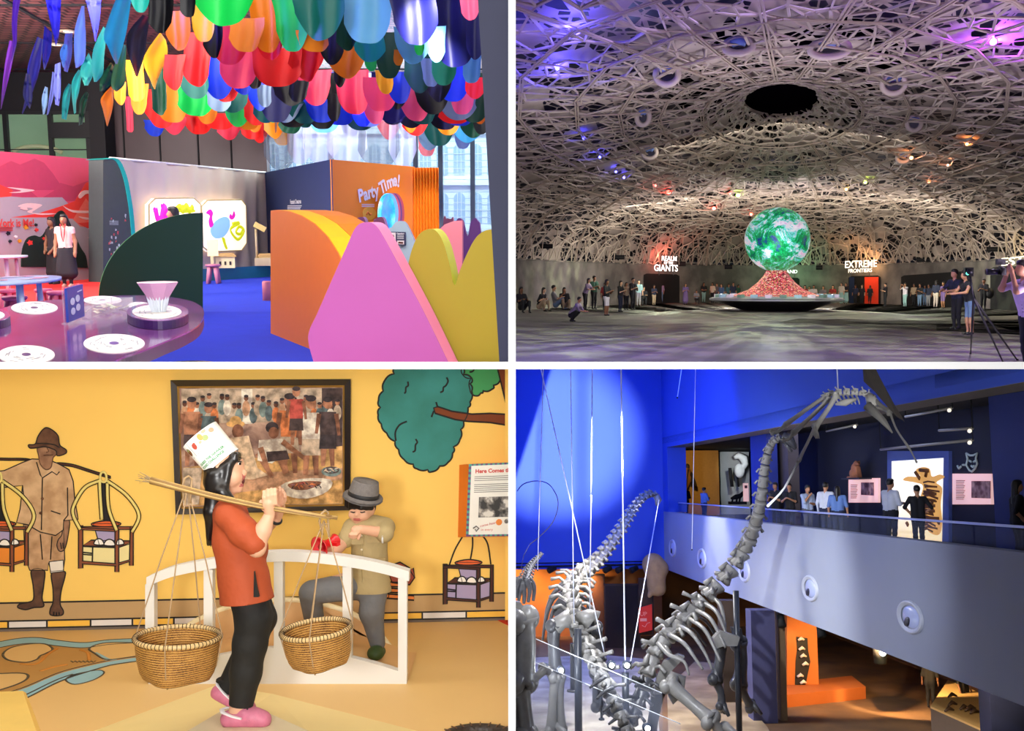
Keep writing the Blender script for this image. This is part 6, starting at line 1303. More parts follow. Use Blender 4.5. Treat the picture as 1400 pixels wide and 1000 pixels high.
# shell
m, nt, bs, N, L = mnodes('dome_floor'); tc = N('ShaderNodeTexCoord'); n1 = N('ShaderNodeTexNoise'); n1.inputs['Scale'].default_value = 0.8; n1.inputs['Detail'].default_value = 5; L(tc.outputs['Object'], n1.inputs['Vector'])
r = ramp(N, [(0.35, rgb('74706c')),(0.65, rgb('98928c'))]); L(n1.outputs['Fac'], r.inputs[0]); L(r.outputs[0], bs.inputs['Base Color']); bs.inputs['Roughness'].default_value = 0.5
mb = MB(); mb.lathe([(0,0),(1.03,0)],96,0,(0,0,0)); mb.v = [(x * A_, CY + y * B_, z) for x, y, z in mb.v]; struct(mb.build('floor', m, None, DW))
conc = tone('dome_concrete', '4e4a46', '78726a',0.7)
mb = MB(); vs = []; n = 96
mb.grid(lambda u, v: (A_ * math.sin(2 * PI * u), CY - B_ * math.cos(2 * PI * u), ZB * v),96,2,0, True, True)
mb.tube([(A_ * math.sin(t), CY - B_ * math.cos(t), ZB) for t in [2 * PI * i / 96 for i in range(96)]],0.05,6,0, closed=True)
struct(mb.build('wall_round', conc, None, DW))
# outer skin behind the lattice
osk = tone('outer_skin', '1c1a22', '34313a',0.5)
mb = MB(); rs = [0.094,0.12,0.2,0.3,0.45,0.6,0.75,0.88,0.96,1.0]
def shellgrid(off, r_list, nseg=96):
    vs = []; fs = []
    for r in r_list:
        for i in range(nseg):
            a = 2 * PI * i / nseg; vs.append(dp(r * math.sin(a),-r * math.cos(a), off))
    for j in range(len(r_list) - 1):
        for i in range(nseg): fs.append((j * nseg + i, j * nseg + (i + 1) % nseg, (j + 1) * nseg + (i + 1) % nseg, (j + 1) * nseg + i))
    return vs, fs
v_, f_ = shellgrid(1.3, rs); mb.add(v_, f_, 0, True); mb.lathe([(0, eh(8.9)),(0.3, eh(8.7)),(0.3, eh(6.6))],40,1); k0 = len(v_)
mb.v[k0:] = [(x * A_, CY + y * B_, z) for x, y, z in mb.v[k0:]]
struct(mb.build('wall_outer',[osk, mat('oculus_dark', '07050a',0.9, var=0.2, spec=0.0)], None, DW))
mb = MB()
for i in range(7):
    a = PI * i / 7; mb.tube([(A_ * 0.1 * math.cos(a), CY + B_ * 0.1 * math.sin(a), eh(7.3)),(-A_ * 0.1 * math.cos(a), CY - B_ * 0.1 * math.sin(a), eh(7.3))],0.06,6)
struct(mb.build('ceiling_oculus_beams', mat('beam_maroon', '4a2028',0.7), None, DW))
# perforated inner skin: irregular cells cut through, some left closed
m, nt, bs, N, L = mnodes('lattice_skin'); tc = N('ShaderNodeTexCoord'); mp = N('ShaderNodeMapping'); mp.inputs['Scale'].default_value = (1.0,0.36,1.0); L(tc.outputs['Object'], mp.inputs['Vector'])
def cells(scale, w):
    e = N('ShaderNodeTexVoronoi'); e.feature = 'DISTANCE_TO_EDGE'; e.inputs['Scale'].default_value = scale; L(mp.outputs[0], e.inputs['Vector'])
    c = N('ShaderNodeTexVoronoi'); c.inputs['Scale'].default_value = scale; L(mp.outputs[0], c.inputs['Vector'])
    g = N('ShaderNodeMath'); g.operation = 'LESS_THAN'; L(e.outputs['Distance'], g.inputs[0]); g.inputs[1].default_value = w
    return g, c
g1, c1 = cells(1.4,0.06); g2, c2 = cells(3.0,0.055)
sep = N('ShaderNodeSeparateColor'); L(c1.outputs['Color'], sep.inputs[0]); cl = N('ShaderNodeMath'); cl.operation = 'GREATER_THAN'; L(sep.outputs[0], cl.inputs[0]); cl.inputs[1].default_value = 0.84
mxa = N('ShaderNodeMath'); mxa.operation = 'MAXIMUM'; L(g1.outputs[0], mxa.inputs[0]); L(cl.outputs[0], mxa.inputs[1])
mxb = N('ShaderNodeMath'); mxb.operation = 'MAXIMUM'; L(mxa.outputs[0], mxb.inputs[0]); L(g2.outputs[0], mxb.inputs[1])
sep2 = N('ShaderNodeSeparateColor'); L(c2.outputs['Color'], sep2.inputs[0]); cl2 = N('ShaderNodeMath'); cl2.operation = 'GREATER_THAN'; L(sep2.outputs[1], cl2.inputs[0]); cl2.inputs[1].default_value = 0.78
mxc = N('ShaderNodeMath'); mxc.operation = 'MAXIMUM'; L(mxb.outputs[0], mxc.inputs[0]); L(cl2.outputs[0], mxc.inputs[1])
L(mxc.outputs[0], bs.inputs['Alpha']); bs.inputs['Roughness'].default_value = 0.7
nz = N('ShaderNodeTexNoise'); nz.inputs['Scale'].default_value = 0.5; nz.inputs['Detail'].default_value = 4; L(tc.outputs['Object'], nz.inputs['Vector']); r = ramp(N, [(0.35, rgb('8c8078')),(0.65, rgb('b4a698'))]); L(nz.outputs['Fac'], r.inputs[0]); L(r.outputs[0], bs.inputs['Base Color'])
mb = MB(); v_, f_ = shellgrid(0.16,[0.0945,0.1,0.12,0.14,0.16,0.22,0.3,0.4,0.5,0.6,0.7,0.8,0.86,0.92,0.96,0.985,1.0],120); mb.add(v_, f_, 0, True); struct(mb.build('ceiling_skin', m, None, DW))
# lattice struts
rr = random.Random(7); pts = []; cs = 0.031
for i in range(-30,31):
    for j in range(-30,31):
        u, v = (i + rr.uniform(-0.42,0.42)) * cs, (j + rr.uniform(-0.42,0.42)) * cs; r = math.hypot(u, v)
        if 0.235 < r < 0.985: pts.append((u, v))
for rg, cnt in ((0.096,110),(0.107,120),(0.12,130),(0.138,130),(0.16,130),(0.185,130),(0.21,130),(0.23,120)):
    for i in range(cnt):
        a = 2 * PI * (i + rr.uniform(-0.4,0.4)) / cnt; q = rg + rr.uniform(-0.006,0.008); pts.append((q * math.cos(a), q * math.sin(a)))
for k in range(260):
    a = 2 * PI * k / 260; q = rr.uniform(0.95,0.999); pts.append((q * math.cos(a), q * math.sin(a)))
for k in range(200): a = 2 * PI * k / 200; pts.append((math.cos(a), math.sin(a)))
PT = np.array(pts); strm = mat('lattice_strut', 'b6a898',0.6, var=0.1, scale=0.6)
mb = MB(); done = set(); W3 = [dp(u, v) for u, v in pts]
def bar(p, q, w, up):
    d = (q - p); 
    if d.length < 1e-4: return
    d.normalize(); s = d.cross(up); s = s.normalized() if s.length > 1e-6 else Vector((1,0,0)); n_ = s.cross(d).normalized()
    a, b = s * w, n_ * w * 1.4
    mb.add([p - a, p + a, p + a + b, p - a + b, q - a, q + a, q + a + b, q - a + b],[(0,1,5,4),(1,2,6,5),(3,0,4,7),(2,3,7,6)],0)
for i in range(len(pts)):
    if D.W and W3[i].y < 9: continue
    d2 = ((PT - PT[i]) ** 2).sum(1); nb = np.argsort(d2)[1:6]
    for j in nb[:4 + (i % 2)]:
        k = (min(i, int(j)), max(i, int(j)))
        if k in done or d2[j] > 0.012: continue
        done.add(k); w = 0.019 + 0.016 * ((i * 7 + j) % 5) / 5
        mid = W3[i]; up = Vector((-mid.x * 0.25,-(mid.y - CY) * 0.08,-1)) if True else None
        bar(W3[i], W3[int(j)], w, up)
struct(mb.build('ceiling_lattice', strm, None, DW))
mb = MB()                                            # main ribs: rings and meridians
for rg in (0.2,0.3,0.39,0.48,0.58,0.69,0.8,0.9):
    n = 20; q = [dp(rg * math.cos(2 * PI * (i + 0.5 * (int(rg * 100) % 2)) / n), rg * math.sin(2 * PI * (i + 0.5 * (int(rg * 100) % 2)) / n),-0.05) for i in range(n)]
    for i in range(n):
        for o_ in (-0.045,0.045):
            a, b = q[i], q[(i + 1) % n]; sh = (Vector((a.x, a.y - CY, 0))).normalized() * o_; bar(a + sh, b + sh, 0.022, Vector((0,0,-1)))
for i in range(30):
    a = 2 * PI * (i + 0.25) / 30
    for r0, r1 in zip((0.2,0.3,0.39,0.48,0.58,0.69,0.8,0.9,0.965),(0.3,0.39,0.48,0.58,0.69,0.8,0.9,0.965,1.0)):
        p, q_ = dp(r0 * math.cos(a), r0 * math.sin(a),-0.05), dp(r1 * math.cos(a), r1 * math.sin(a),-0.05)
        if p.y > 8:
            sd = (q_ - p).cross(Vector((0,0,1))).normalized() * 0.04
            bar(p + sd, q_ + sd, 0.022, Vector((0,0,-1))); bar(p - sd, q_ - sd, 0.022, Vector((0,0,-1)))
struct(mb.build('ceiling_ribs', mat('lattice_rib', 'ac9c8a',0.6, var=0.06), None, DW))
# a few eye-shaped portholes in the skin
for px, py, rx, ry, lab in ((912,102,14,12, 'dark eye-shaped opening upper left of the oculus'),(879,160,8,10, 'small dark opening left of the oculus, upper of two'),(888,209,9,7, 'small dark opening left of the oculus, lower of two'),(1010,63,17,8, 'wide dark opening above the oculus on its left'),(1134,67,22,9, 'long lit opening above the oculus on its right'),(1222,115,13,11, 'lit eye-shaped opening right of the oculus'),(1250,169,8,8, 'round dark opening far right of the oculus'),(1235,216,7,5, 'small dark opening beside the orange lamp')):
    c = hit(px, py); s = c.y / 1400; r_ = thing('lattice_opening', lab, 'opening', D.M(c), 'openings in the dome lattice'); bw_ = D.ray(px, py).normalized(); ux = Vector((1,0,0)); uz = ux.cross(-bw_).normalized() * -1
    el = lambda k, d_: [ux * (rx * s * k * math.cos(t)) + uz * (ry * s * k * math.sin(t)) - bw_ * d_ for t in [2 * PI * i / 20 for i in range(20)]]
    mb = MB(); mb.slab(el(1.0,0.3), bw_ * 0.02,0); mb.build('void', mat('opening_dark', '15121c',0.5), r_)
    mb = MB(); mb.tube(el(1.06,0.3),0.09,6,0, closed=True); mb.tube([x for x in el(0.7,0.33)[2:9]],0.1,6,1); mb.build('rim',[strm, mat('opening_blue', '6a84b8',0.4)], r_)
# lamps behind and among the lattice
for k, (px, py, c, s_, p_, lab) in enumerate(((762,93, '3a34ff',1.5,60, 'bright blue lamp at the far left of the lattice, lower of the upper pair'),(778,37, '3c38ff',1.2,60, 'blue lamp near the top left corner of the lattice'),(798,189, '3a3af0',0.9,14, 'blue lamp below the bright left pair'),(820,215, '4444f0',0.9,14, 'blue lamp low on the left lattice'),(842,235, '4a48f0',0.8,10, 'small blue lamp of the low left trio, upper'),(853,243, '5048f0',0.8,10, 'small blue lamp of the low left trio, lower'),(1358,57, '9a30ff',2.0,90, 'large violet lamp at the upper right of the lattice'),
    (896,254, 'ff4a40',0.8,8, 'small red lamp left of the big red one'),(914,263, 'ff3428',1.3,16, 'big red lamp above the lit GIANTS sign'),(976,285, 'ff3a2c',1.1,14, 'red lamp left of the globe, lower'),(998,264, 'ff4038',0.8,8, 'red lamp beside the yellow-green lamp'),(1009,267, 'c0ff50',1.2,10, 'yellow-green lamp above the globe on its left'),(1027,293, 'ff4a30',0.9,8, 'red lamp just left of the globe'),(1183,249, 'd0f060',1.0,9, 'pale green lamp right of the globe'),(1157,259, 'e8c060',0.8,7, 'yellow lamp right of the globe'),(1246,216, 'ffa060',1.0,10, 'orange lamp right of the oculus, brightest'),(1270,248, 'ff8a50',0.9,8, 'orange lamp low on the right lattice'),(1322,197, 'ff9a58',0.9,9, 'orange lamp at the far right of the lattice'),(1296,226, 'ffa070',0.7,6, 'small orange lamp between its two orange neighbours'))):
    c_ = hit(px, py); bk = D.ray(px, py).normalized(); s = c_.y / 1400; q = c_ - bk * 0.35
    r_ = thing('lattice_lamp', lab, 'lamp', D.M(q), 'coloured lamps in the dome lattice')
    mb = MB(); mb.ell((0,0,0),2.3 * s_ * s, 14,10); mb.build('lens', mat('lens_' + c, 'ffffff',0.4, var=0, emit=5 if s_ < 1.1 else 9, ecol=c), r_)
    mb = MB(); mb.tube([bk * 0.02, bk * (5 * s + 0.3)],[2.7 * s_ * s, 2.2 * s_ * s],14); mb.build('can', mat('lamp_can', '2a2830',0.5), r_)
    col = tuple(max(0.02, x) for x in rgb(c)); add_light('POINT', 'lamp_glow', DW @ (q - bk * 0.25), None, p_ * 2.2, col, 0.1)
    if p_ > 30: add_light('POINT', 'skin_lamp', DW @ (c_ + bk * 0.75), None, p_ * 9, col, 0.3)
for x, y, c, p in ((-8,14,(0.15,0.12,1),420),(-5,20,(0.2,0.18,1),300),(-9.5,26,(0.15,0.12,1),420),(0,16,(0.3,0.35,1),260),(5,17,(0.45,0.2,1),350),(9,22,(0.4,0.15,1),420),(-4,28,(0.35,0.4,1),160),(6,29,(0.3,0.3,1),160)):
    q = dp(x / A_, (y - CY) / B_, 0.75); add_light('POINT', 'skin_lamp', DW @ q, None, p, c, 0.3)
# doorways in the low wall: black slabs stand for the unlit openings
blk = mat('doorway_black', '030305',0.9, var=0); dred = mat('doorway_red', 'e83c1c',0.8); dblue = mat('doorway_blue', '10204a',0.8)  # coloured light inside the doorway put into the red and blue panels
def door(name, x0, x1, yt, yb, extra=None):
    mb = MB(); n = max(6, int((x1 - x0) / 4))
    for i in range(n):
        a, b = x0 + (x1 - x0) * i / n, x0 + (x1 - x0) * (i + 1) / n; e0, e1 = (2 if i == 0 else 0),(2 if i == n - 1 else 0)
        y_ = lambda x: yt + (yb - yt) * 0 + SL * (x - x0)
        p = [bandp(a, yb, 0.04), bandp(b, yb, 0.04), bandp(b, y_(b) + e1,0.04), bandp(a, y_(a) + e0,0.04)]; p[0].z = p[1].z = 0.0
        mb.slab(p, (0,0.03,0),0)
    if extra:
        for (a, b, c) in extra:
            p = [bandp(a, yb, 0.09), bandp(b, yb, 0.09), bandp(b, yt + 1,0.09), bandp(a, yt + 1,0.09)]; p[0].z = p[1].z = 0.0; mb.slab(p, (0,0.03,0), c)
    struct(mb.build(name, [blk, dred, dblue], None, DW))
SL = 0.03; door('door_1',880,929,374,416)
SL = -0.03; door('door_2',1160,1204,378,416,[(1182,1201,1),(1161,1168,2)])
SL = -0.07; door('door_3',1232,1328,377,420)
SL = -0.06; door('door_4',1354,1420,366,427)
SL = 0; door('door_5',1078,1093,380,416)
q = bandp(1191,396,1.2); add_light('POINT', 'doorway_glow', DW @ q, None, 28,(1,0.75,0.65),0.1)  # added point lamp before the red panel, for the doorway's glow
for px, py, w_, lab in ((846,352,16, 'black vent slot left of the lit GIANTS sign'),(932,361,11, 'black vent slot right of the lit GIANTS sign'),(745,337,22, 'black vent slot at the far left over the low wall'),(996,365,10, 'black vent slot left of the globe'),(1120,366,8, 'black vent slot right of the globe'),(1262,355,16, 'black vent slot over the wide dark opening'),(1362,341,22, 'black vent slot at the far right by the photographer')):
    c = hit(px, py); s = c.y / 1400; c -= D.ray(px, py).normalized() * 0.25; mb = MB(); mb.box((0,0,0),(w_ * s, 0.15,6 * s),0); mb.box((0,-0.09,0),(w_ * s * 0.9,0.03,0.5 * s),1); tag(mb.build('wall_vent',[blk, mat('vent_slat', '222226',0.6)], None, D.M(c)), lab, 'vent', 'vent slots above the low wall')
# lit signs
def sign(label, rows, c, glow, power, tilt=0.0, yd=0.0):
    px, py = rows[0][1], rows[-1][2]; P = hit(rows[-1][1], rows[-1][2] + 5) ; P = P - D.ray(rows[-1][1], rows[-1][2]).normalized() * 2.2; Y = P.y
    r_ = thing('lit_sign', label, 'sign', D.M(D.at(rows[-1][1], rows[-1][2] + 5, Y))); o = D.at(rows[-1][1], rows[-1][2] + 5, Y)
    for t_, x, y, w_, h_ in rows:
        mb = MB(); s = Y / 1400; text_into(mb, t_, 1.0, lambda a, b, z: (a, b, z),0, extrude=0.03, bold=0.012)
        xs = [v[0] for v in mb.v]; ys = [v[1] for v in mb.v]; cx, cy = (min(xs) + max(xs)) / 2,(min(ys) + max(ys)) / 2; kx, ky = w_ * s / (max(xs) - min(xs)), h_ * s / (max(ys) - min(ys)); c0 = D.at(x, y, Y) - o
        mb.v = [(c0.x + (v[0] - cx) * kx, c0.y - v[2] * 1.5, c0.z + (v[1] - cy) * ky + tilt * (v[0] - cx) * kx) for v in mb.v]
        mb.build('lettering', mat('neon_' + c, 'ffffff',0.4, var=0, emit=1.7, ecol=c), r_)
    mb = MB(); s = Y / 1400; w_ = max(q[3] for q in rows); a = D.at(rows[-1][1], rows[-1][2] + rows[-1][4] / 2 + 0.6, Y) - o; mb.box((a.x, 0.12, a.z),(w_ * s, 0.05,0.5 * s)); mb.box((a.x - w_ * s * 0.3,0.15, a.z + 0.2),(0.05,0.05,0.9)); mb.box((a.x + w_ * s * 0.3,0.15, a.z + 0.2),(0.05,0.05,0.9)); mb.build('mount_rail', mat('sign_rail', '3a3836',0.5), r_)
    for dx in (-w_ * 0.3, w_ * 0.3): add_light('POINT', 'sign_glow', DW @ (D.at(rows[-1][1] + dx, rows[0][2] - 1, Y + 0.4)), None, power, glow, 0.2)
sign('white-lit REALM OF THE GIANTS sign over the left doorway',[('REALM',915,353.5,20,6.5),('OF THE',914,359.5,12,3.6),('GIANTS',910.5,366.5,32,9)], 'fff0ea',(1,0.16,0.1),60,-0.03)
sign('warm-lit EXTREME FRONTIERS sign over the red doorway',[('EXTREME',1177,361,39,9),('FRONTIERS',1176,370,29,5)], 'ffe8c8',(1,0.5,0.2),60,0.04)
sign('warm-lit sign half hidden behind the striped-shirt photographer',[('EST',1385,357,26,10)], 'fff0c8',(1,0.8,0.4),30,0.1)
sign('pale green lit sign low behind the globe',[('LAND',1081,371.5,17,4.5)], 'd8ffe0',(0.3,1,0.5),50)
# ---- the globe on its dish
gY = D.fl(1061,425).y; gc = D.at(1061,400, gY); gx, gy = gc.x, gc.y; s = gY / 1400
glb = thing('globe_exhibit', 'glowing green and white globe on a red cone in a dark dish', 'exhibit', D.M((gx, gy, 0)))
zz = lambda py: 1.6 + (385 - py) * s
mb = MB(); mb.lathe([(0,0),(40 * s, 0),(46 * s, 0.05),(66 * s, zz(415)),(83 * s, zz(411)),(86 * s, zz(409)),(86 * s, zz(407)),(80 * s, zz(406.5))],64,0); mb.build('dish', mat('dish_black', '0c0c10',0.35), glb)
mb = MB(); mb.lathe([(86.3 * s, zz(410)),(86.6 * s, zz(408)),(85 * s, zz(406.8)),(70 * s, zz(404))],64,0); mb.build('rim', mat('dish_rim', 'a8aab0',0.3, var=0.1), glb)
def dotmat(name, stops, scale, es):
    m, nt, bs, N, L = mnodes(name); tc = N('ShaderNodeTexCoord'); v = N('ShaderNodeTexVoronoi'); v.inputs['Scale'].default_value = scale; L(tc.outputs['Object'], v.inputs['Vector']); sp = N('ShaderNodeSeparateColor'); L(v.outputs['Color'], sp.inputs[0]); r = ramp(N, stops); L(sp.outputs[0], r.inputs[0]); L(r.outputs[0], bs.inputs['Base Color']); L(r.outputs[0], bs.inputs['Emission Color']); bs.inputs['Emission Strength'].default_value = es; return m
cone = dotmat('led_red',[(0.1, rgb('501018')),(0.45, rgb('c02844')),(0.65, rgb('e85070')),(0.82, rgb('b89048')),(1.0, rgb('ffc0c0'))],17,0.6)
mb = MB(); mb.lathe([(66 * s, zz(404.5)),(52 * s, zz(402)),(36 * s, zz(396)),(25 * s, zz(387)),(17 * s, zz(378)),(13 * s, zz(371)),(10 * s, zz(370))],56,0); mb.build('led_cone', cone, glb)
m, nt, bs, N, L = mnodes('led_globe'); tc = N('ShaderNodeTexCoord')
n1 = N('ShaderNodeTexNoise'); n1.inputs['Scale'].default_value = 0.75; n1.inputs['Detail'].default_value = 9; n1.inputs['Roughness'].default_value = 0.75; n1.inputs['Distortion'].default_value = 0.6; L(tc.outputs['Object'], n1.inputs['Vector'])
r = ramp(N, [(0.33, rgb('060c14')),(0.4, rgb('1a3c9c')),(0.445, rgb('087848')),(0.5, rgb('10b868')),(0.535, rgb('6ad0d8')),(0.575, rgb('fff4ff')),(0.64, rgb('e0b0e8')),(0.7, rgb('f8f8ff'))]); L(n1.outputs['Fac'], r.inputs[0])
v = N('ShaderNodeTexVoronoi'); v.inputs['Scale'].default_value = 16; L(tc.outputs['Object'], v.inputs['Vector']); mr = N('ShaderNodeMapRange'); mr.inputs[1].default_value = 0.0; mr.inputs[2].default_value = 0.6; mr.inputs[3].default_value = 1.5; mr.inputs[4].default_value = 0.25; L(v.outputs['Distance'], mr.inputs[0])
L(r.outputs[0], bs.inputs['Emission Color']); L(mr.outputs[0], bs.inputs['Emission Strength']); L(r.outputs[0], bs.inputs['Base Color']); bs.inputs['Roughness'].default_value = 0.3
mb = MB(); mb.ell((0,0, zz(330)),42 * s, 48,32); mb.build('led_globe', m, glb)
for i in range(26):
    a = 2 * PI * i / 26; e1 = Vector((math.cos(a), math.sin(a),0)); e2 = Vector((-math.sin(a), math.cos(a),0)); c0 = e1 * 74 * s + Vector((0,0, zz(405.5)))
    mb = MB(); mb.slab([c0 - e2 * 4.5 * s, c0 + e2 * 4.5 * s, c0 + e2 * 3 * s + e1 * 6 * s + Vector((0,0,-0.2 * s)), c0 - e2 * 3 * s + e1 * 6 * s + Vector((0,0,-0.2 * s))],(0,0,0.16),0); mb.build('display_screen', mat('display_%d' % (i % 3),['98b4c8', 'd8c8d8', '6a8478'][i % 3],0.3, emit=0.35), glb)
add_light('POINT', 'globe_glow', DW @ Vector((gx, gy - 60 * s, zz(345))), None, 60,(0.5,1,0.75),0.6)

# ---- the crowd: px, head y, feet y, pose, top, bottom, hair, facing (0 = towards us, 1 = right, -1 = left, 2 = away), where
POSE = {
 'stand': {}, 'phone': dict(arms={-1: ((-0.15,-0.05,0.62),(-0.05,-0.17,0.68)),1: ((0.15,-0.05,0.62),(0.05,-0.17,0.68))}),
 'cross': dict(arms={-1: ((-0.14,-0.04,0.64),(0.04,-0.12,0.63)),1: ((0.14,-0.04,0.63),(-0.04,-0.12,0.61))}),
 'raise': dict(arms={-1: ((-0.13,-0.13,0.74),(-0.05,-0.19,0.9)),1: ((0.13,-0.13,0.74),(0.05,-0.19,0.9))}),
 'lean': dict(lean=(0.0,-0.1), arms={-1: ((-0.15,-0.16,0.66),(-0.07,-0.3,0.64)),1: ((0.15,-0.16,0.66),(0.07,-0.3,0.64))}),
 'stride': dict(lean=(0.0,0.02), legs={-1: ((-0.05,-0.08,0.28),(-0.05,-0.1,0.05)),1: ((0.05,0.03,0.28),(0.05,0.14,0.08))}),
 'sit': dict(hipz=0.16, lean=(0,0.06), legs={-1: ((-0.09,-0.2,0.29),(-0.08,-0.2,0.05)),1: ((0.09,-0.22,0.27),(0.08,-0.24,0.05))}, arms={-1: ((-0.14,-0.03,0.28),(-0.06,-0.17,0.33)),1: ((0.14,-0.03,0.28),(0.06,-0.17,0.33))}),
 'bench': dict(hipz=0.29, legs={-1: ((-0.08,-0.22,0.3),(-0.08,-0.22,0.05)),1: ((0.08,-0.22,0.3),(0.08,-0.22,0.05))}, arms={-1: ((-0.14,-0.05,0.42),(-0.06,-0.17,0.42)),1: ((0.14,-0.05,0.42),(0.06,-0.17,0.42))}),
 'crouch': dict(hipz=0.2, lean=(0,-0.2), legs={-1: ((-0.1,-0.2,0.28),(-0.08,-0.02,0.05)),1: ((0.1,-0.18,0.26),(0.08,0.0,0.05))}, arms={-1: ((-0.12,-0.3,0.3),(-0.06,-0.44,0.28)),1: ((0.12,-0.3,0.3),(0.06,-0.44,0.28))}),
}
CN = {'black': '15151a', 'white': 'd0cccc', 'grey': '77757a', 'navy': '1c2238', 'green': '1f4a38', 'blue': '3a5478', 'teal': '3a6a70', 'lilac': '8a7a98', 'purple': '5a4470', 'tan': 'a08a70', 'cream': 'c4b8a4', 'denim': '5c7490', 'pink': 'b07a8c', 'red': '8a2c2c', 'mint': '8ab0a8', 'olive': '5a5a40'}
def crowd(px, hy, fy, pose, top, bot, hair, face, label, extra=None, Y=None, hs=None, vox=None, grp=None):
    c = D.fl(px, fy) if Y is None else D.at(px, fy, Y); kw = dict(POSE[pose]); kw.update(extra or {})
    s = c.y / 1400; vis = (fy - hy) * s; ratio = {'sit': 0.63, 'bench': 0.77, 'crouch': 0.62}.get(pose, 1.0)
    H = vis / ratio * 1.0 if hs is None else hs
    rz = {0: 0.0,1: PI / 2,-1: -PI / 2,2: PI}.get(face, face)
    c.z = 0 if Y is None else c.z
    return person(label, D.M(c, rz), H, CN.get(top, top), CN.get(bot, bot),(int(px) % 5) if vox is None else 1, hair, vox=vox or 0.034 * H / 1.7 * max(1, s * 25), group=grp or 'visitors in the domed hall', **kw)
L0 = 'by the left wall'
crowd(714,392,428, 'sit', 'black', 'black', 'long',0.7, 'person in black sitting low at the far left wall, chin in hand')
crowd(738,393,426, 'sit', 'black', 'tan', 'long',1.2, 'long-haired person in dark top and tan trousers leaning forward on the floor', extra=dict(lean=(0,-0.1)))
crowd(760,390,424, 'sit', 'grey', 'denim', 'short',1.0, 'person in grey top and jeans sitting behind the long-haired one')
crowd(772,393,424, 'sit', 'black', 'tan', 'long',0.4, 'dark-haired person sitting with arm raised behind the croucher', extra=dict(arms={-1: ((-0.14,-0.05,0.36),(-0.04,-0.1,0.48))}))
crowd(781,408,440, 'crouch', 'lilac', 'black', 'short',1.3, 'person in pale shirt crouching on the open floor to film')
crowd(800,380,424, 'lean', 'lilac', 'black', 'long',1.2, 'woman in pale top standing just left of the green-shirted person')
crowd(812,377,423, 'phone', 'green', 'black', 'short',0.8, 'person in green shirt with bag standing above the croucher')
crowd(827,386,424, 'stand', 'red', 'black', 'short',0.5, 'person in dark red half hidden behind the woman in white shorts')
crowd(829,382,432, 'phone', 'black', 'white', 'long',1.2, 'long-haired woman in black top and white shorts', extra=dict(short=True))
crowd(848,384,427, 'phone', 'black', 'navy', 'long',1.1, 'woman in black top and wide dark trousers holding a phone')
crowd(856,386,424, 'stand', 'tan', 'black', 'bob',0.6, 'person in tan top just behind the woman in wide trousers')
crowd(865,380,424, 'phone', 'black', 'black', 'short',0.9, 'tall person all in black left of the GIANTS doorway')
crowd(873,383,419, 'stand', 'mint', 'grey', 'short',0.3, 'person in mint top between the black-clad one and the doorway')
crowd(880,392,418, 'bench', 'black', 'black', 'short',0.2, 'seated dark figure at the left edge of the GIANTS doorway')
crowd(894,390,418, 'phone', 'navy', 'tan', 'short',0.6, 'person in navy with bare legs before the GIANTS doorway')
crowd(904,386,415, 'stand', 'lilac', 'denim', 'short',-0.5, 'person in lilac top and jeans inside the GIANTS doorway')
crowd(900,386,413, 'stand', 'black', 'black', 'bob',-0.2, 'dark figure at the back of the GIANTS doorway')
crowd(937,388,417, 'phone', 'purple', 'purple', 'bob',0.4, 'person in long purple outfit right of the GIANTS doorway', extra=dict(skirt=0.3))
crowd(952,397,416, 'bench', 'grey', 'black', 'short',0.3, 'seated person between the purple-clad and the jeans-wearing visitors')
crowd(962,387,414, 'cross', 'black', 'mint', 'long',0.2, 'woman in black top and pale jeans left of the dish')
crowd(974,387,415, 'stand', 'cream', 'black', 'bob',-0.6, 'person in cream top and black trousers at the dish rim')
for i, (px, hy, t_, b_, lab) in enumerate(((980,388, 'grey', 'navy', 'person in grey behind the left rim of the dish'),(986,389, 'blue', 'black', 'person in blue top behind the left rim of the dish'),(996,389, 'teal', 'black', 'person in teal behind the left rim of the dish'),(1002,387, 'navy', 'blue', 'person in navy standing tallest behind the left rim'),(1009,390, 'green', 'black', 'person in green nearest the red cone on its left'))):
    crowd(px, hy, 414.4 + 1.2 * (i % 2), 'stand', t_, b_, ['short', 'bob', 'long'][i % 3],0.3 * i - 0.5, lab)
for i, (px, hy, t_, lab) in enumerate(((1094,392, 'black', 'person in black seated just right of the red cone'),(1100,391, 'red', 'person in dark red seated right of the cone'),(1106,392, 'white', 'first white-topped person seated right of the cone'),(1112,391, 'white', 'white-topped person seated beside another in white'),(1118,391, 'black', 'person in black seated between the white tops and grey top'),(1125,392, 'grey', 'person in grey seated behind the right dish rim'),(1132,392, 'cream', 'person in cream seated behind the right dish rim'),(1138,391, 'red', 'person in red top seated left of the pale-trousered pair'),(1144,393, 'black', 'person in black seated left of the pale-trousered pair'))):
    crowd(px, hy, 413.7 + 1.2 * (i % 2), 'bench', t_, 'black',['short', 'long', 'bob'][i % 3],-0.2, lab)
crowd(1150,388,416, 'stand', 'cream', 'mint', 'long',-0.6, 'woman in cream top and wide pale trousers right of the dish', extra=dict(skirt=0.32))
crowd(1156,388,416, 'cross', 'black', 'mint', 'bob',-0.5, 'woman in black top and wide pale trousers right of the dish', extra=dict(skirt=0.32))
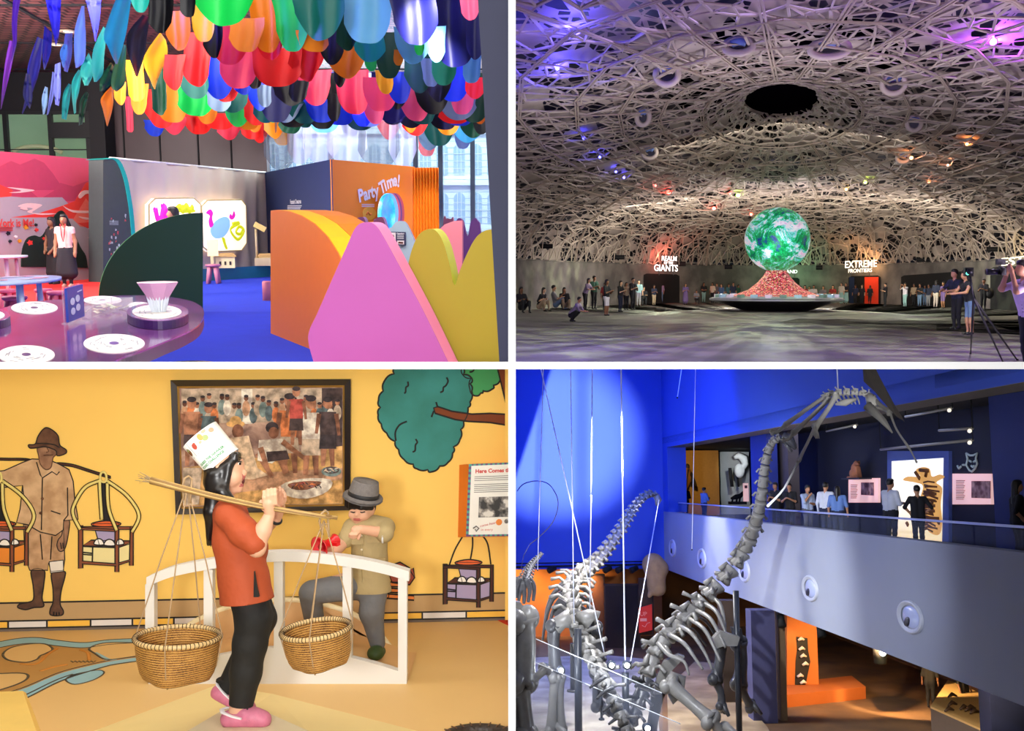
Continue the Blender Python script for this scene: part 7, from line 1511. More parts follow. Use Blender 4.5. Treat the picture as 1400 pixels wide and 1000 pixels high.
for i, (px, hy, t_, b_, lab) in enumerate(((1164,390, 'black', 'black', 'leftmost dark figure in the blue-lit half of the red doorway'),(1169,391, 'navy', 'black', 'figure in navy before the blue-lit door half'),(1173,394, 'grey', 'black', 'figure in grey holding a bag before the red doorway'),(1178,391, 'black', 'black', 'black-clad figure at the edge of the red panel'),(1183,393, 'white', 'black', 'white-topped figure before the red panel'),(1189,392, 'black', 'black', 'black-clad figure on the red panel itself'))):
    crowd(px, hy, 414.6 + 1.2 * (i % 2), 'stand', t_, b_, ['short', 'bob', 'long'][i % 3],-0.3, lab)
crowd(1203,387,412, 'stand', 'lilac', 'black', 'short',-0.7, 'person in lilac shirt at the right jamb of the red doorway')
crowd(1210,389,419, 'phone', 'black', 'black', 'short',-1.2, 'black-clad person alone right of the red doorway')
crowd(1237,389,420, 'raise', 'white', 'mint', 'long',-0.9, 'woman in white top and green trousers at the wide opening\'s left')
for i, (px, hy, t_, b_, lab) in enumerate(((1249,390, 'tan', 'black', 'person in tan top in the wide dark opening'),(1257,390, 'black', 'denim', 'person in black top and jeans in the wide dark opening'),(1264,392, 'blue', 'denim', 'person in blue top and jeans in the wide dark opening'),(1269,391, 'navy', 'grey', 'person in navy top and grey trousers in the wide dark opening'),(1274,392, 'grey', 'black', 'person in grey top deepest in the wide dark opening'))):
    crowd(px, hy, 418.4 + 1.4 * (i % 2),['stand', 'phone', 'cross'][i % 3], t_, b_, ['long', 'short', 'bob'][i % 3],-0.6, lab)
crowd(1279,386,421, 'stand', 'navy', 'cream', 'bob',2.4, 'person in dark top and cream trousers in front of the wide opening')
crowd(1289,388,422, 'stand', 'purple', 'purple', 'short',-0.9, 'person in purple shorts beside the cream-trousered one', extra=dict(short=True))
# near right: a leaning pair, a seated bag carrier, a photographer with a camera, a tripod
crowd(1307,374,451, 'lean', 'navy', 'black', 'short',-0.9, 'man in dark shirt leaning over a tripod with a woman', Y=34, hs=1.86, vox=0.03, extra=dict(lean=(0.0,-0.06)))
crowd(1325,377,458, 'lean', 'black', 'denim', 'bob',-1.2, 'woman in sleeveless black top and denim shorts at the tripod', Y=31, hs=1.80, vox=0.028, extra=dict(sleeve=0.1, short=True, lean=(0,-0.08)))
q = crowd(1344,385,425, 'phone', 'black', 'black', 'short',-0.6, 'man in black with a big shoulder bag by the far right opening')
mb = MB(); mb.ell((0.28,0.1,0.95),(0.22,0.2,0.3),14,10); mb.build('shoulder_bag', mat('bag_black', '101014',0.6), q)
PHY = 19.0
ph = crowd(1407,357,500, 'raise', 'c8b4d0', 'black', 'short',-1.25, 'photographer in striped pale shirt holding a camera to his face', Y=PHY, hs=1.95, vox=0.018, grp='photographers', extra=dict(sleeve=0.4, w=1.2, hipz=0.5, lean=(0,-0.07), arms={-1: ((-0.12,-0.21,0.73),(-0.05,-0.2,0.885)),1: ((0.12,-0.21,0.71),(0.05,-0.22,0.88))}))
c0 = D.at(1407,500, PHY)
ph.matrix_world = D.M((c0.x, PHY, 1.6 + (385 - 357) * PHY / 1400 - 1.95 * 0.99),-1.25)
mb = MB()
for i in range(9): mb.lathe([(0.222,1.03 + i * 0.06),(0.226,1.035 + i * 0.06),(0.222,1.04 + i * 0.06)],24,0,(0,-0.0135 * i, 0),1.0,0.66)
mb.build('shirt_stripes', mat('stripe_dark', '4a3c5a',0.8), ph)
cm = thing('camera', 'black camera with long lens held up by the striped-shirt photographer', 'camera', D.M(D.at(1369,372, PHY - 0.05),-1.25))
mb = MB(); mb.box((0,0,0),(0.16,0.09,0.11)); mb.box((0,0,0.075),(0.07,0.07,0.05)); mb.build('body', mat('camera_black', '0c0c0e',0.4), cm)
mb = MB(); mb.tube([(0,-0.04,0),(0,-0.26,0)],[0.045,0.055],16); mb.build('lens', mat('camera_black', '0c0c0e'), cm)
mb = MB(); mb.box((0,-0.02,0.17),(0.08,0.14,0.1)); mb.build('flash', mat('camera_black', '0c0c0e'), cm)
TY = 20.0
tb_ = D.at(1331,420, TY); tp = thing('tripod', 'tall black camera tripod with spread legs on the near floor', 'tripod', D.M((tb_.x, TY, 0)))
apex = D.at(1331,408, TY); B0 = Vector((tb_.x, TY, 0)); tm = mat('tripod_black', '08080a',0.5)
for (fx, fy) in ((1327,484),(1372,497),(1391,493)):
    f = D.fl(fx, fy); f.z = 0.0
    mb = MB(); mb.tube([apex - B0,(apex * 0.45 + f * 0.55) - B0, f - B0],[0.022,0.018,0.014],8); mb.tube([f - B0 + Vector((0,0,0.0)), f - B0 + Vector((0,0,0.03))],0.02,8); mb.build('leg', tm, tp)
mb = MB(); mb.tube([apex - B0 - Vector((0,0,0.05)), D.at(1325,366, TY) - B0],0.02,8); mb.build('centre_column', tm, tp)
hd = D.at(1324,372, TY) - B0
mb = MB(); mb.box(hd, (0.14,0.2,0.16)); mb.tube([hd + Vector((0,-0.1,0)), hd + Vector((-0.02,-0.26,0))],0.05,12); mb.build('camera_head', mat('camera_black', '0c0c0e'), tp)
mb = MB(); mb.ell(D.at(1323,374, TY - 0.15) - B0,0.03,10,8); mb.build('status_light', mat('led_green', '80ffd0',0.4, var=0, emit=2, ecol='60f0c0'), tp)

# ================================================================== the dinosaur hall: blue wall, gallery, skeletons
CUR[0] = 'BR'
Q = Room('BR',7.5,666,616)
QW = Q.W; LX = 10.4; YB_ = 50.0
ZP, ZF, ZT, ZG, ZR = 6.31,3.55,9.4,5.95,6.74     # parapet top, fascia foot, opening top, gallery floor, hand rail
def rw(px, py, off=0.0): return Q.pl(px, py, (LX - off, 0,0),(1,0,0))      # on the right-hand wall
def bwp(px, py, off=0.0): return Q.at(px, py, YB_ - off)
def gobo_edge(l):
    l.use_nodes = True; nt = l.node_tree; N, L = nt.nodes.new, nt.links.new
    em = next(n for n in nt.nodes if n.type == 'EMISSION'); tc = N('ShaderNodeTexCoord'); sp = N('ShaderNodeSeparateXYZ'); L(tc.outputs['Normal'], sp.inputs[0])
    ad = N('ShaderNodeMath'); ad.operation = 'MULTIPLY_ADD'; L(sp.outputs[1], ad.inputs[0]); ad.inputs[1].default_value = -0.34; L(sp.outputs[0], ad.inputs[2])
    r = ramp(N, [(0.0,(0,0,0)),(0.004,(1,1,1))]); mr = N('ShaderNodeMath'); mr.operation = 'ADD'; L(ad.outputs[0], mr.inputs[0]); mr.inputs[1].default_value = 0.055; L(mr.outputs[0], r.inputs[0]); L(r.outputs[0], em.inputs['Color'])
add_light('SPOT', 'wall_spotlight',(4.6,24,8.3), Q.at(762,598, YB_),85000,(1,1,1),0.1, spot=0.36, blend=0.75, M=QW, gobo=gobo_edge)
add_light('AREA', 'blue_wash',(5.5,36,9.7),(5.0,50,7.5),880,(0.03,0.14,1),3, M=QW)
add_light('AREA', 'blue_wash',(4.5,24,9.0),(10.4,34,10.5),50,(0.1,0.24,1),3, M=QW)
add_light('SPOT', 'skeleton_spotlight',(1.9,23,8.6),(7.4,31,4.6),4300,(0.93,0.96,1),0.15, spot=1.25, blend=0.6, M=QW)
add_light('SPOT', 'skeleton_spotlight',(3.4,25,9.3),(3.4,32,3),1800,(0.93,0.96,1),0.15, spot=0.9, blend=0.6, M=QW)
add_light('SPOT', 'pterosaur_fill',(5.5,10,7.6),(9.3,19.5,9.4),1500,(1,1,1),0.1, spot=0.5, blend=0.5, M=QW)  # added spot that lifts the dark flying skeleton
add_light('SPOT', 'fascia_spotlight',(3.6,16,7.0),(10.4,28,4.4),2100,(0.78,0.84,1),0.1, spot=0.95, blend=0.8, M=QW)
add_light('SPOT', 'fascia_spotlight',(6.0,40,8.5),(10.4,40,5.2),1900,(0.92,0.92,1),0.2, spot=0.9, blend=0.9, M=QW)
add_light('AREA', 'sand_fill',(5,33,7.2),(4.2,33.5,0),900,(1,0.97,0.92),1.5, M=QW)  # added fill light that whitens the sand base
# shell
floor_m = tone('hall_floor', '5c4430', '84603c',0.5)
bwall = mat('hall_blue', '3052c4',0.7, var=0.04, scale=1); fasc = mat('fascia_grey', '9ca2b4',0.75, var=0.04, scale=1.5); dkn = mat('gallery_navy', '10142a',0.8, var=0.1, scale=1); blk2 = mat('gallery_black', '08080c',0.8, var=0); sof = mat('soffit_grey', '7c736c',0.8)
mb = MB(); mb.add([(-3,4,0),(22,4,0),(22,64,0),(-3,64,0)],[(0,1,2,3)],0); struct(mb.build('floor', floor_m, None, QW))
mb = MB(); mb.box((LX / 2 - 2, YB_ + 0.3,(ZF + 16) / 2),(LX + 4.6,0.6,16 - ZF)); struct(mb.build('wall_back', bwall, None, QW))
TH = 0.9
mb = MB(); mb.slab([(LX, 10, ZT),(LX, YB_, ZT),(LX, YB_, 16),(LX, 10,16)],(TH, 0,0),0); mb.slab([(LX, 48.9, ZP - 0.01),(LX, YB_, ZP - 0.01),(LX, YB_, ZT + 0.01),(LX, 48.9, ZT + 0.01)],(TH, 0,0),0); mb.slab([(LX - 0.002,10, ZT - 0.01),(LX - 0.002,48.9, ZT - 0.01),(LX - 0.002,48.9, ZT),(LX - 0.002,10, ZT)],(TH, 0,0),1); struct(mb.build('wall_right',[bwall, sof], None, QW))
mb = MB(); mb.slab([(LX, 10, ZF),(LX, YB_, ZF),(LX, YB_, ZP),(LX, 10, ZP)],(0.35,0,0),0); struct(mb.build('wall_fascia', fasc, None, QW))
mb = MB(); mb.box((16,37, ZG - 0.15),(11,58,0.3),0); mb.box((15.6,37, ZT + 0.35),(10.4,58,0.3),1); struct(mb.build('ceiling_gallery',[mat('under_brown', '3a2c20',0.8), blk2], None, QW))
GX = 13.9
mb = MB(); mb.box((GX + 0.15,32,(ZG + ZT) / 2 + 0.2),(0.3,24, ZT - ZG + 0.6),0); mb.box((GX + 2.0,61,(ZG + ZT) / 2 + 0.2),(8,0.3, ZT - ZG + 0.6),1); struct(mb.build('wall_gallery',[dkn, blk2], None, QW))
# columns inside the gallery opening
def gplane(px, py, x): return Q.pl(px, py, (x, 0,0),(1,0,0))
def gcol(name, px0, px1, x, m):
    a, b = gplane(px0,650, x), gplane(px1,650, x); mb = MB(); mb.box((x + 0.2,(a.y + b.y) / 2,(ZG + ZT) / 2 + 0.1),(0.4, abs(a.y - b.y), ZT - ZG + 0.4)); struct(mb.build(name, m, None, QW))
gcol('wall_column_blue',1027,1049,11.6, mat('column_blue', '1a2c80',0.7)); gcol('wall_column_grey',1050,1078,12.2, mat('column_grey', '4c4448',0.8)); gcol('wall_column_navy',1357,1440,12.6, mat('column_navy', '1a2a70',0.7))
# portholes in the fascia
for px, py, r_, lab in ((920,750,0.36, 'farthest round fascia light, beside the blue wall corner'),(960,764,0.36, 'second round fascia light from the blue wall'),(1018,781,0.35, 'round fascia light behind the skeleton neck'),(1108,805,0.33, 'round fascia light right of the skeleton neck'),(1245,844,0.33, 'nearest and largest round fascia light')):
    c = rw(px, py); t = thing('fascia_light', lab, 'wall light', Q.M(c), 'round lights along the gallery fascia')
    k = 1.75
    mb = MB(); n = 36
    def rg(rr_, x): return [(x, rr_ * k * math.cos(2 * PI * i / n), rr_ * math.sin(2 * PI * i / n)) for i in range(n)]
    def band_(a, b): 
        vs = a + b; mb.add(vs, [(i, (i + 1) % n, n + (i + 1) % n, n + i) for i in range(n)],0, True)
    band_(rg(r_ * 1.15,-0.005), rg(r_ * 1.08,-0.05)); band_(rg(r_ * 1.08,-0.05), rg(r_, -0.06)); band_(rg(r_, -0.06), rg(r_ * 0.8,-0.02)); mb.build('ring', mat('porthole_ring', 'c4c8d4',0.4), t)
    mb = MB(); mb.ell((0.03,0,0),(0.09, r_ * 0.8 * k, r_ * 0.8),24,14); mb.build('lens', mat('porthole_lens', 'aab4dc',0.25, emit=0.12), t)
    mb = MB(); mb.ell((-0.03,0.1 * k * 0.5,-0.32 * r_),(0.06, r_ * 0.34 * k, r_ * 0.3),18,10,0, Matrix.Rotation(-0.5,3, 'X')); mb.build('aperture', mat('porthole_dark', '1c2034',0.4), t)
# hand rail with glass
t = thing('glass_railing', 'glass balustrade with thin white rail along the gallery edge', 'railing', Q.M((LX + 0.5,30, ZP)))
mb = MB(); mb.box((0,2, ZR - ZP),(0.05,34,0.05)); mb.build('rail', mat('rail_steel', 'b4bcd4',0.3, metal=0.3), t)
gl2, nt, bs, N, L = mnodes('glass_dark'); bs.inputs['Base Color'].default_value = (0.4,0.45,0.6,1); bs.inputs['Alpha'].default_value = 0.06; bs.inputs['Roughness'].default_value = 0.1
for y in range(-15,19,3):
    mb = MB(); mb.box((0, y + 1.5,(ZR - ZP) / 2 - 0.15),(0.02,2.9, ZR - ZP + 0.2)); mb.build('glass_pane', gl2, t)
# gallery displays
def gpan(name, label, cat, px0, px1, pt, pb, m, x=GX, th=0.08, fr=None):
    c = gplane((px0 + px1) / 2, pb, x); a, b = gplane(px0, pt, x), gplane(px1, pb, x); o = Vector((x, c.y, b.z if abs(b.z) else 0))
    t = thing(name, label, cat, Q.M(o)); P = lambda px, py, d=0.0: gplane(px, py, x - d) - o
    mb = MB(); mb.slab([P(px0, pb + (0), th), P(px1, pb, th), P(px1, pt, th), P(px0, pt, th)],(th, 0,0),0); mb.build('panel', m, t)
    return t, P
litp = mat('panel_rose', 'e8b4b4',0.5, var=0.03, emit=0.75, ecol='e8b8b4'); inkp = mat('panel_text', '6a3a44',0.6, var=0, emit=0.02); photo = tone('panel_photo', '6a3840', 'd8a8a4',4)
t, P = gpan('text_panel', 'lit pink text panel under the seated fossil cat figure', 'info panel',1160,1200.5,654,687.5, litp)
mb = MB(); mb.slab([P(1177,677,0.1), P(1194.5,678,0.1), P(1194.5,660,0.1), P(1177,660,0.1)],(0.01,0,0)); mb.build('picture', photo, t)
mb = MB()
for i in range(9): mb.slab([P(1163,663 + i * 2.2 + 0.9,0.1), P(1172 - (i % 3) * 0.7,663 + i * 2.2 + 0.9,0.1), P(1172 - (i % 3) * 0.7,663 + i * 2.2,0.1), P(1163,663 + i * 2.2,0.1)],(0.01,0,0))
mb.build('text_lines', inkp, t)
t, P = gpan('text_panel', 'lit pink text panel with landscape picture by the navy column', 'info panel',1302,1355,648,690, litp)
mb = MB(); mb.slab([P(1328,681,0.1), P(1354,682,0.1), P(1354,658,0.1), P(1328,658,0.1)],(0.01,0,0)); mb.build('picture', photo, t)
mb = MB()
for i in range(12): mb.slab([P(1307,657 + i * 2.3 + (0.9),0.1), P(1319 - (i % 3),657 + i * 2.3 + 0.9,0.1), P(1319 - (i % 3),657 + i * 2.3,0.1), P(1307,657 + i * 2.3,0.1)],(0.01,0,0))
mb.build('text_lines', inkp, t)
t, P = gpan('light_box', 'tall bright light box showing a striped big cat skin', 'light box',1213,1297,617,741.5, mat('lightbox_frame', '4a5a9c',0.6), th=0.1)
m, nt, bs, N, L = mnodes('lightbox_screen'); tc = N('ShaderNodeTexCoord'); sp = N('ShaderNodeSeparateXYZ'); L(tc.outputs['Object'], sp.inputs[0]); r = ramp(N, [(0.0, rgb('f4d48c')),(0.35, rgb('fff0d0')),(1.0, rgb('ffffff'))]); mr = N('ShaderNodeMath'); mr.operation = 'DIVIDE'; L(sp.outputs[2], mr.inputs[0]); mr.inputs[1].default_value = 2.4; L(mr.outputs[0], r.inputs[0]); L(r.outputs[0], bs.inputs['Emission Color']); bs.inputs['Emission Strength'].default_value = 0.95; bs.inputs['Base Color'].default_value = (0.5,0.5,0.5,1)
mb = MB(); mb.slab([P(1219,737,0.12), P(1287,741,0.12), P(1289,626.5,0.12), P(1219,631,0.12)],(0.02,0,0)); mb.build('screen', m, t)
furs = [mat('fur_amber', 'dc9c4c',0.7, emit=0.55, ecol='e8b060', var=0.3, scale=3), mat('fur_brown', '6a3c14',0.7, emit=0.06), mat('fur_pale', 'f0d8a0',0.7, emit=0.6)]
mb = MB()
sk_ = spline([(1252,643),(1258,652),(1241,652),(1235,657),(1251,660),(1262,665),(1258,682),(1260,700),(1264,718),(1272,729),(1284,731),(1288,715),(1286,690),(1288,668),(1280,660),(1291,653),(1285,649),(1274,652),(1271,642),(1262,639)],4, True)
mb.slab([P(x, y, 0.125) for x, y in sk_],(0.004,0,0),0)
rr = random.Random(4)
for i in range(22):
    y = 660 + i * 3.1; x = 1264 + rr.uniform(-3,3); mb.tube([P(x, y, 0.13), P(x + 6, y + rr.uniform(-2,2),0.13), P(x + 13 + rr.uniform(0,6), y + rr.uniform(-1,4),0.13)], rr.uniform(0.025,0.05),5,1, flat=(1,0,0))
for x, y, a, b in ((1252,646,1258,655),(1268,642,1266,652),(1258,643,1270,644),(1240,715,1242,719),(1282,712,1285,716)): mb.tube([P(x, y, 0.13), P(a, b, 0.13)],0.06,6,1)
mb.build('cat_skin', furs, t)
# seated cat model and skull drawing above the panels
c = gplane(1168,653.5, GX - 0.35); t = thing('cat_model', 'seated orange spotted cat model on a small shelf', 'animal model', Q.M(c))
s = c.y / 1400; e = [elp((0,0.0,6 * s),(0.14,0.26,7 * s),0), elp((-0.03,-0.18,13 * s),(0.12,0.2,7 * s),0), elp((-0.05,-0.35,19 * s),(0.1,0.16,3.2 * s),0), elp((-0.05,-0.5,18.3 * s),(0.06,0.08,1.8 * s),0)]
for d_ in (-0.05,0.05): e += [cap((d_, -0.3,14 * s),(d_, -0.42,0.5 * s),0.055,0.045,0), cap((d_, -0.33,21 * s),(d_ * 1.5,-0.33,23.5 * s),0.035,0.012,0)]
e += [cap((0,0.2,1.2 * s),(0,0.6,0.8 * s),0.05,0.03,0)]
link('body', sdf_mesh(e, 0.025,0.05, name='cat', mats=[mat('cat_fur', 'a86a4c',0.8, var=0.4, scale=6)]), t)
mb = MB(); mb.box((0.1,0,-0.03),(0.5,1.6,0.05)); mb.build('shelf', mat('shelf_dark', '2a2c3a',0.6), t)
c = gplane(1327,644, GX - 0.06); t = thing('cat_drawing', 'pale outline drawing of a cat head on the navy gallery wall', 'drawing', Q.M(c)); s = c.y / 1400; P2 = lambda x, y: gplane(x, y, GX - 0.05) - c
mb = MB()
for q in ([(1321,620),(1323,628),(1321,636),(1325,643),(1329,645),(1333,641),(1336,634),(1334,627),(1336,620),(1331,623),(1326,623),(1321,620)],[(1325,630),(1328,632)],[(1331,632),(1334,630)],[(1328,637),(1330,639),(1332,637)],[(1309,637),(1311,641),(1314,638)],[(1316,636),(1319,636)]): mb.tube([P2(*p) for p in q],0.03,5)
mb.build('lines', mat('drawing_grey', 'c0ccc8',0.7), t)
# far end of the gallery: turtle in warm light, grey vault room
tp_ = Q.at(942,690,55); mb = MB(); a, b = Q.at(905,700,56), Q.at(984,700,56); mb.box(((a.x + b.x) / 2,56.1,7.7),(b.x - a.x, 0.2,3.6),0); struct(mb.build('wall_turtle', mat('turtle_wall', 'b8863c',0.8, var=0.15), None, QW))
add_light('SPOT', 'turtle_spotlight', Q.at(944,630,51) , Q.at(938,652,56),420,(1,0.72,0.32),0.1, spot=1.2, blend=0.9, M=QW)
c = Q.at(935,655,55.2); s = 55.2 / 1400; t = thing('turtle_model', 'big hanging sea turtle model in warm light at the gallery far end', 'animal model', Q.M(c))
Tq = lambda x, y, d=0.0: np.array(((x - 935) * s, d, (655 - y) * s))
e = [elp(Tq(936,655),(9 * s, 0.25,17 * s),0, np.array(Matrix.Rotation(0.25,3, 'Y'))), elp(Tq(940,638),(3.5 * s, 0.15,4 * s),1), cap(Tq(930,645), Tq(912,646),0.16,0.07,1), cap(Tq(943,650), Tq(951,664),0.2,0.09,1), cap(Tq(928,668), Tq(921,682),0.14,0.08,1)]
link('body', sdf_mesh(e, 0.05,0.06, name='turtle', mats=[mat('turtle_shell', '8a5a24',0.5, var=0.5, scale=3), mat('turtle_skin', '2c1c10',0.6)]), t)
mb = MB()
for i in range(3): mb.tube([Tq(930 + i * 5,642,-0.26), Tq(928 + i * 5,655,-0.3), Tq(926 + i * 5,668,-0.26)],0.04,6)
mb.build('shell_ridges', mat('turtle_skin', '2c1c10'), t)
a, b = Q.at(986,700,58), Q.at(1026,700,58); mb = MB(); mb.box(((a.x + b.x) / 2,58.1,7.7),(b.x - a.x, 0.2,3.6),0); struct(mb.build('wall_vault', mat('vault_grey', 'a4a8a8',0.8, var=0.25, scale=1.2), None, QW))
add_light('SPOT', 'vault_spotlight', Q.at(1012,622,54), Q.at(1010,655,58),260,(0.95,1,1),0.1, spot=1.3, blend=0.9, M=QW)
t = thing('hanging_skull', 'pale curled skull form lit white in the grey vault room', 'exhibit', Q.M(Q.at(1010,640,57))); s = 57 / 1400
mb = MB(); mb.tube([(-6 * s, 0,14 * s),(0,0,17 * s),(7 * s, 0,13 * s),(9 * s, 0,5 * s),(4 * s, 0,-2 * s),(0,0,1 * s)],[0.1,0.18,0.24,0.2,0.14,0.06],10); mb.ell((1 * s, 0,-4 * s),(0.3,0.2,0.4),14,10); mb.build('skull', mat('skull_white', 'e0e4e4',0.6), t)
mb = MB()
for x in (-12,-10,-2): mb.tube([(x * s, 0.2,0),(x * s + 0.1,0.2,-26 * s)],0.06,6)
mb.build('stand_rods', blk2, t)
t = thing('dark_skeleton', 'small dark skeleton on a low base in the grey vault room', 'exhibit', Q.M(Q.at(1008,682,55))); s = 55 / 1400
mb = MB(); mb.tube([(-9 * s, 0,0),(-2 * s, 0,2 * s),(5 * s, 0,4 * s),(9 * s, 0,9 * s)],[0.05,0.14,0.12,0.08],8); [mb.tube([(x * s, 0,2 * s),(x * s - 0.05,0,-5 * s)],0.05,6) for x in (-6,0,4)]; mb.box((0,0,-6 * s),(22 * s, 0.6,0.15)); mb.build('bones', blk2, t)
c = Q.at(1020,686,53); t = thing('pink_poster', 'narrow pink lit poster beside the blue gallery column', 'poster', Q.M(c)); mb = MB(); s = 53 / 1400; mb.box((0,0,12.5 * s),(7 * s, 0.08,25 * s)); mb.build('sheet', litp, t); mb = MB(); mb.box((0,-0.045,20 * s),(4 * s, 0.01,4 * s)); mb.build('print', inkp, t)
# ceiling tracks of the gallery
for px0, py0, px1, py1, lab in ((1130,590,1172,581, 'grey track light bar over the middle of the gallery'),(1238,570,1302,558, 'bright track light bar nearest the fascia'),(1204,615,1330,602, 'long dark track bar above the light box'),(1284,589,1330,586, 'short dim track bar at the right of the gallery')):
    X = 12.3; a, b = gplane(px0, py0, X), gplane(px1, py1, X); t = thing('track_light', lab, 'track light', Q.M((a + b) / 2), 'track lights under the gallery ceiling'); c = (a + b) / 2
    mb = MB(); mb.tube([a - c, b - c],0.035,8); mb.build('bar', mat('track_grey', '9a948a',0.4), t); mb = MB(); mb.ell(b - c + Vector((-0.08,0,-0.06)),0.05,10,8); mb.build('spot_head', mat('track_lens', 'fff4e0',0.4, emit=1.0, var=0), t)
    for q in (a, b): mb = MB(); mb.tube([q - c, Vector((q.x - c.x, q.y - c.y, ZT + 0.22 - c.z))],0.015,6); mb.build('hanger', blk2, t)
add_light('AREA', 'gallery_lamp',(12.0,27, ZT),(12.5,27,0),26,(0.55,0.65,1),2, M=QW); add_light('AREA', 'gallery_lamp',(12.0,36, ZT),(12.5,36,0),26,(0.6,0.65,1),2, M=QW)
# gallery visitors
def gv(px, head, x, top, bot, hair, rz, label, **kw):
    y = gplane(px, 660, x).y; H = (666 - head) * y / 1400 + 7.5 - ZG
    return person(label, Q.M((x, y, ZG), rz), H, CN2.get(top, top), CN2.get(bot, bot), kw.pop('skin',1), hair, vox=0.02, group='visitors on the gallery', **kw)
CN2 = {'white': 'c8ccd8', 'blue': '5a78b4', 'black': '14141a', 'grey': '5a5c68', 'navy': '1c2440', 'pale': 'a8b8d8'}
PH_ = POSE_G = {'phone': {-1: ((-0.15,-0.05,0.62),(-0.05,-0.17,0.68)),1: ((0.15,-0.05,0.62),(0.05,-0.17,0.68))}, 'hips': {-1: ((-0.2,0.02,0.66),(-0.1,-0.03,0.56)),1: ((0.2,0.02,0.66),(0.1,-0.03,0.56))}, 'chin': {-1: ((-0.13,-0.08,0.66),(-0.02,-0.11,0.8)),1: ((0.14,-0.03,0.62),(-0.02,-0.14,0.64))}}
gv(936,664,11.7, 'navy', 'black', 'short',2.4, 'person in navy seen against the turtle model', arms=PH_['phone'], w=1.25); gv(962,667,11.7, 'blue', 'navy', 'short',2.0, 'person in blue shirt filming at the gallery far end', arms=PH_['phone'], w=1.1)
gv(1060,660,11.6, 'black', 'black', 'short',-0.9, 'person in black with lit phone behind the skeleton neck', arms=PH_['phone']); gv(1079,661,11.6, 'black', 'black', 'short',-0.6, 'second person in black right of the skeleton neck', arms=PH_['phone'])
gv(1103,664,11.5, 'pale', 'grey', 'short',0.3, 'person in pale shirt resting hand on chin', arms=PH_['chin'], w=1.15); gv(1128,660,11.5, 'white', 'navy', 'short',2.3, 'person in white shirt turned to the walls of the gallery', w=1.15, sleeve=0.9); gv(1144,665,11.5, 'blue', 'navy', 'long',2.6, 'long-haired person in blue shirt beside the white-shirted one', w=1.15)
gv(1216,655,11.4, 'white', 'black', 'short',1.9, 'man in white long-sleeved shirt reading in front of the light box', arms={-1: ((-0.16,-0.03,0.63),(-0.02,-0.2,0.64)),1: ((0.16,-0.03,0.63),(0.02,-0.2,0.64))}, w=1.2, sleeve=0.9)
gv(1253,664,11.5, 'black', 'black', 'short', PI - 0.2, 'person in black seen from behind, hands on hips, at the light box', arms=PH_['hips'])
gv(1389,657,11.35, 'black', 'black', 'long',1.3, 'long-haired woman in black leaning by the navy column', w=1.2, arms={-1: ((-0.16,0.06,0.63),(-0.15,-0.06,0.5)),1: ((0.16,-0.02,0.63),(0.12,-0.1,0.5))})

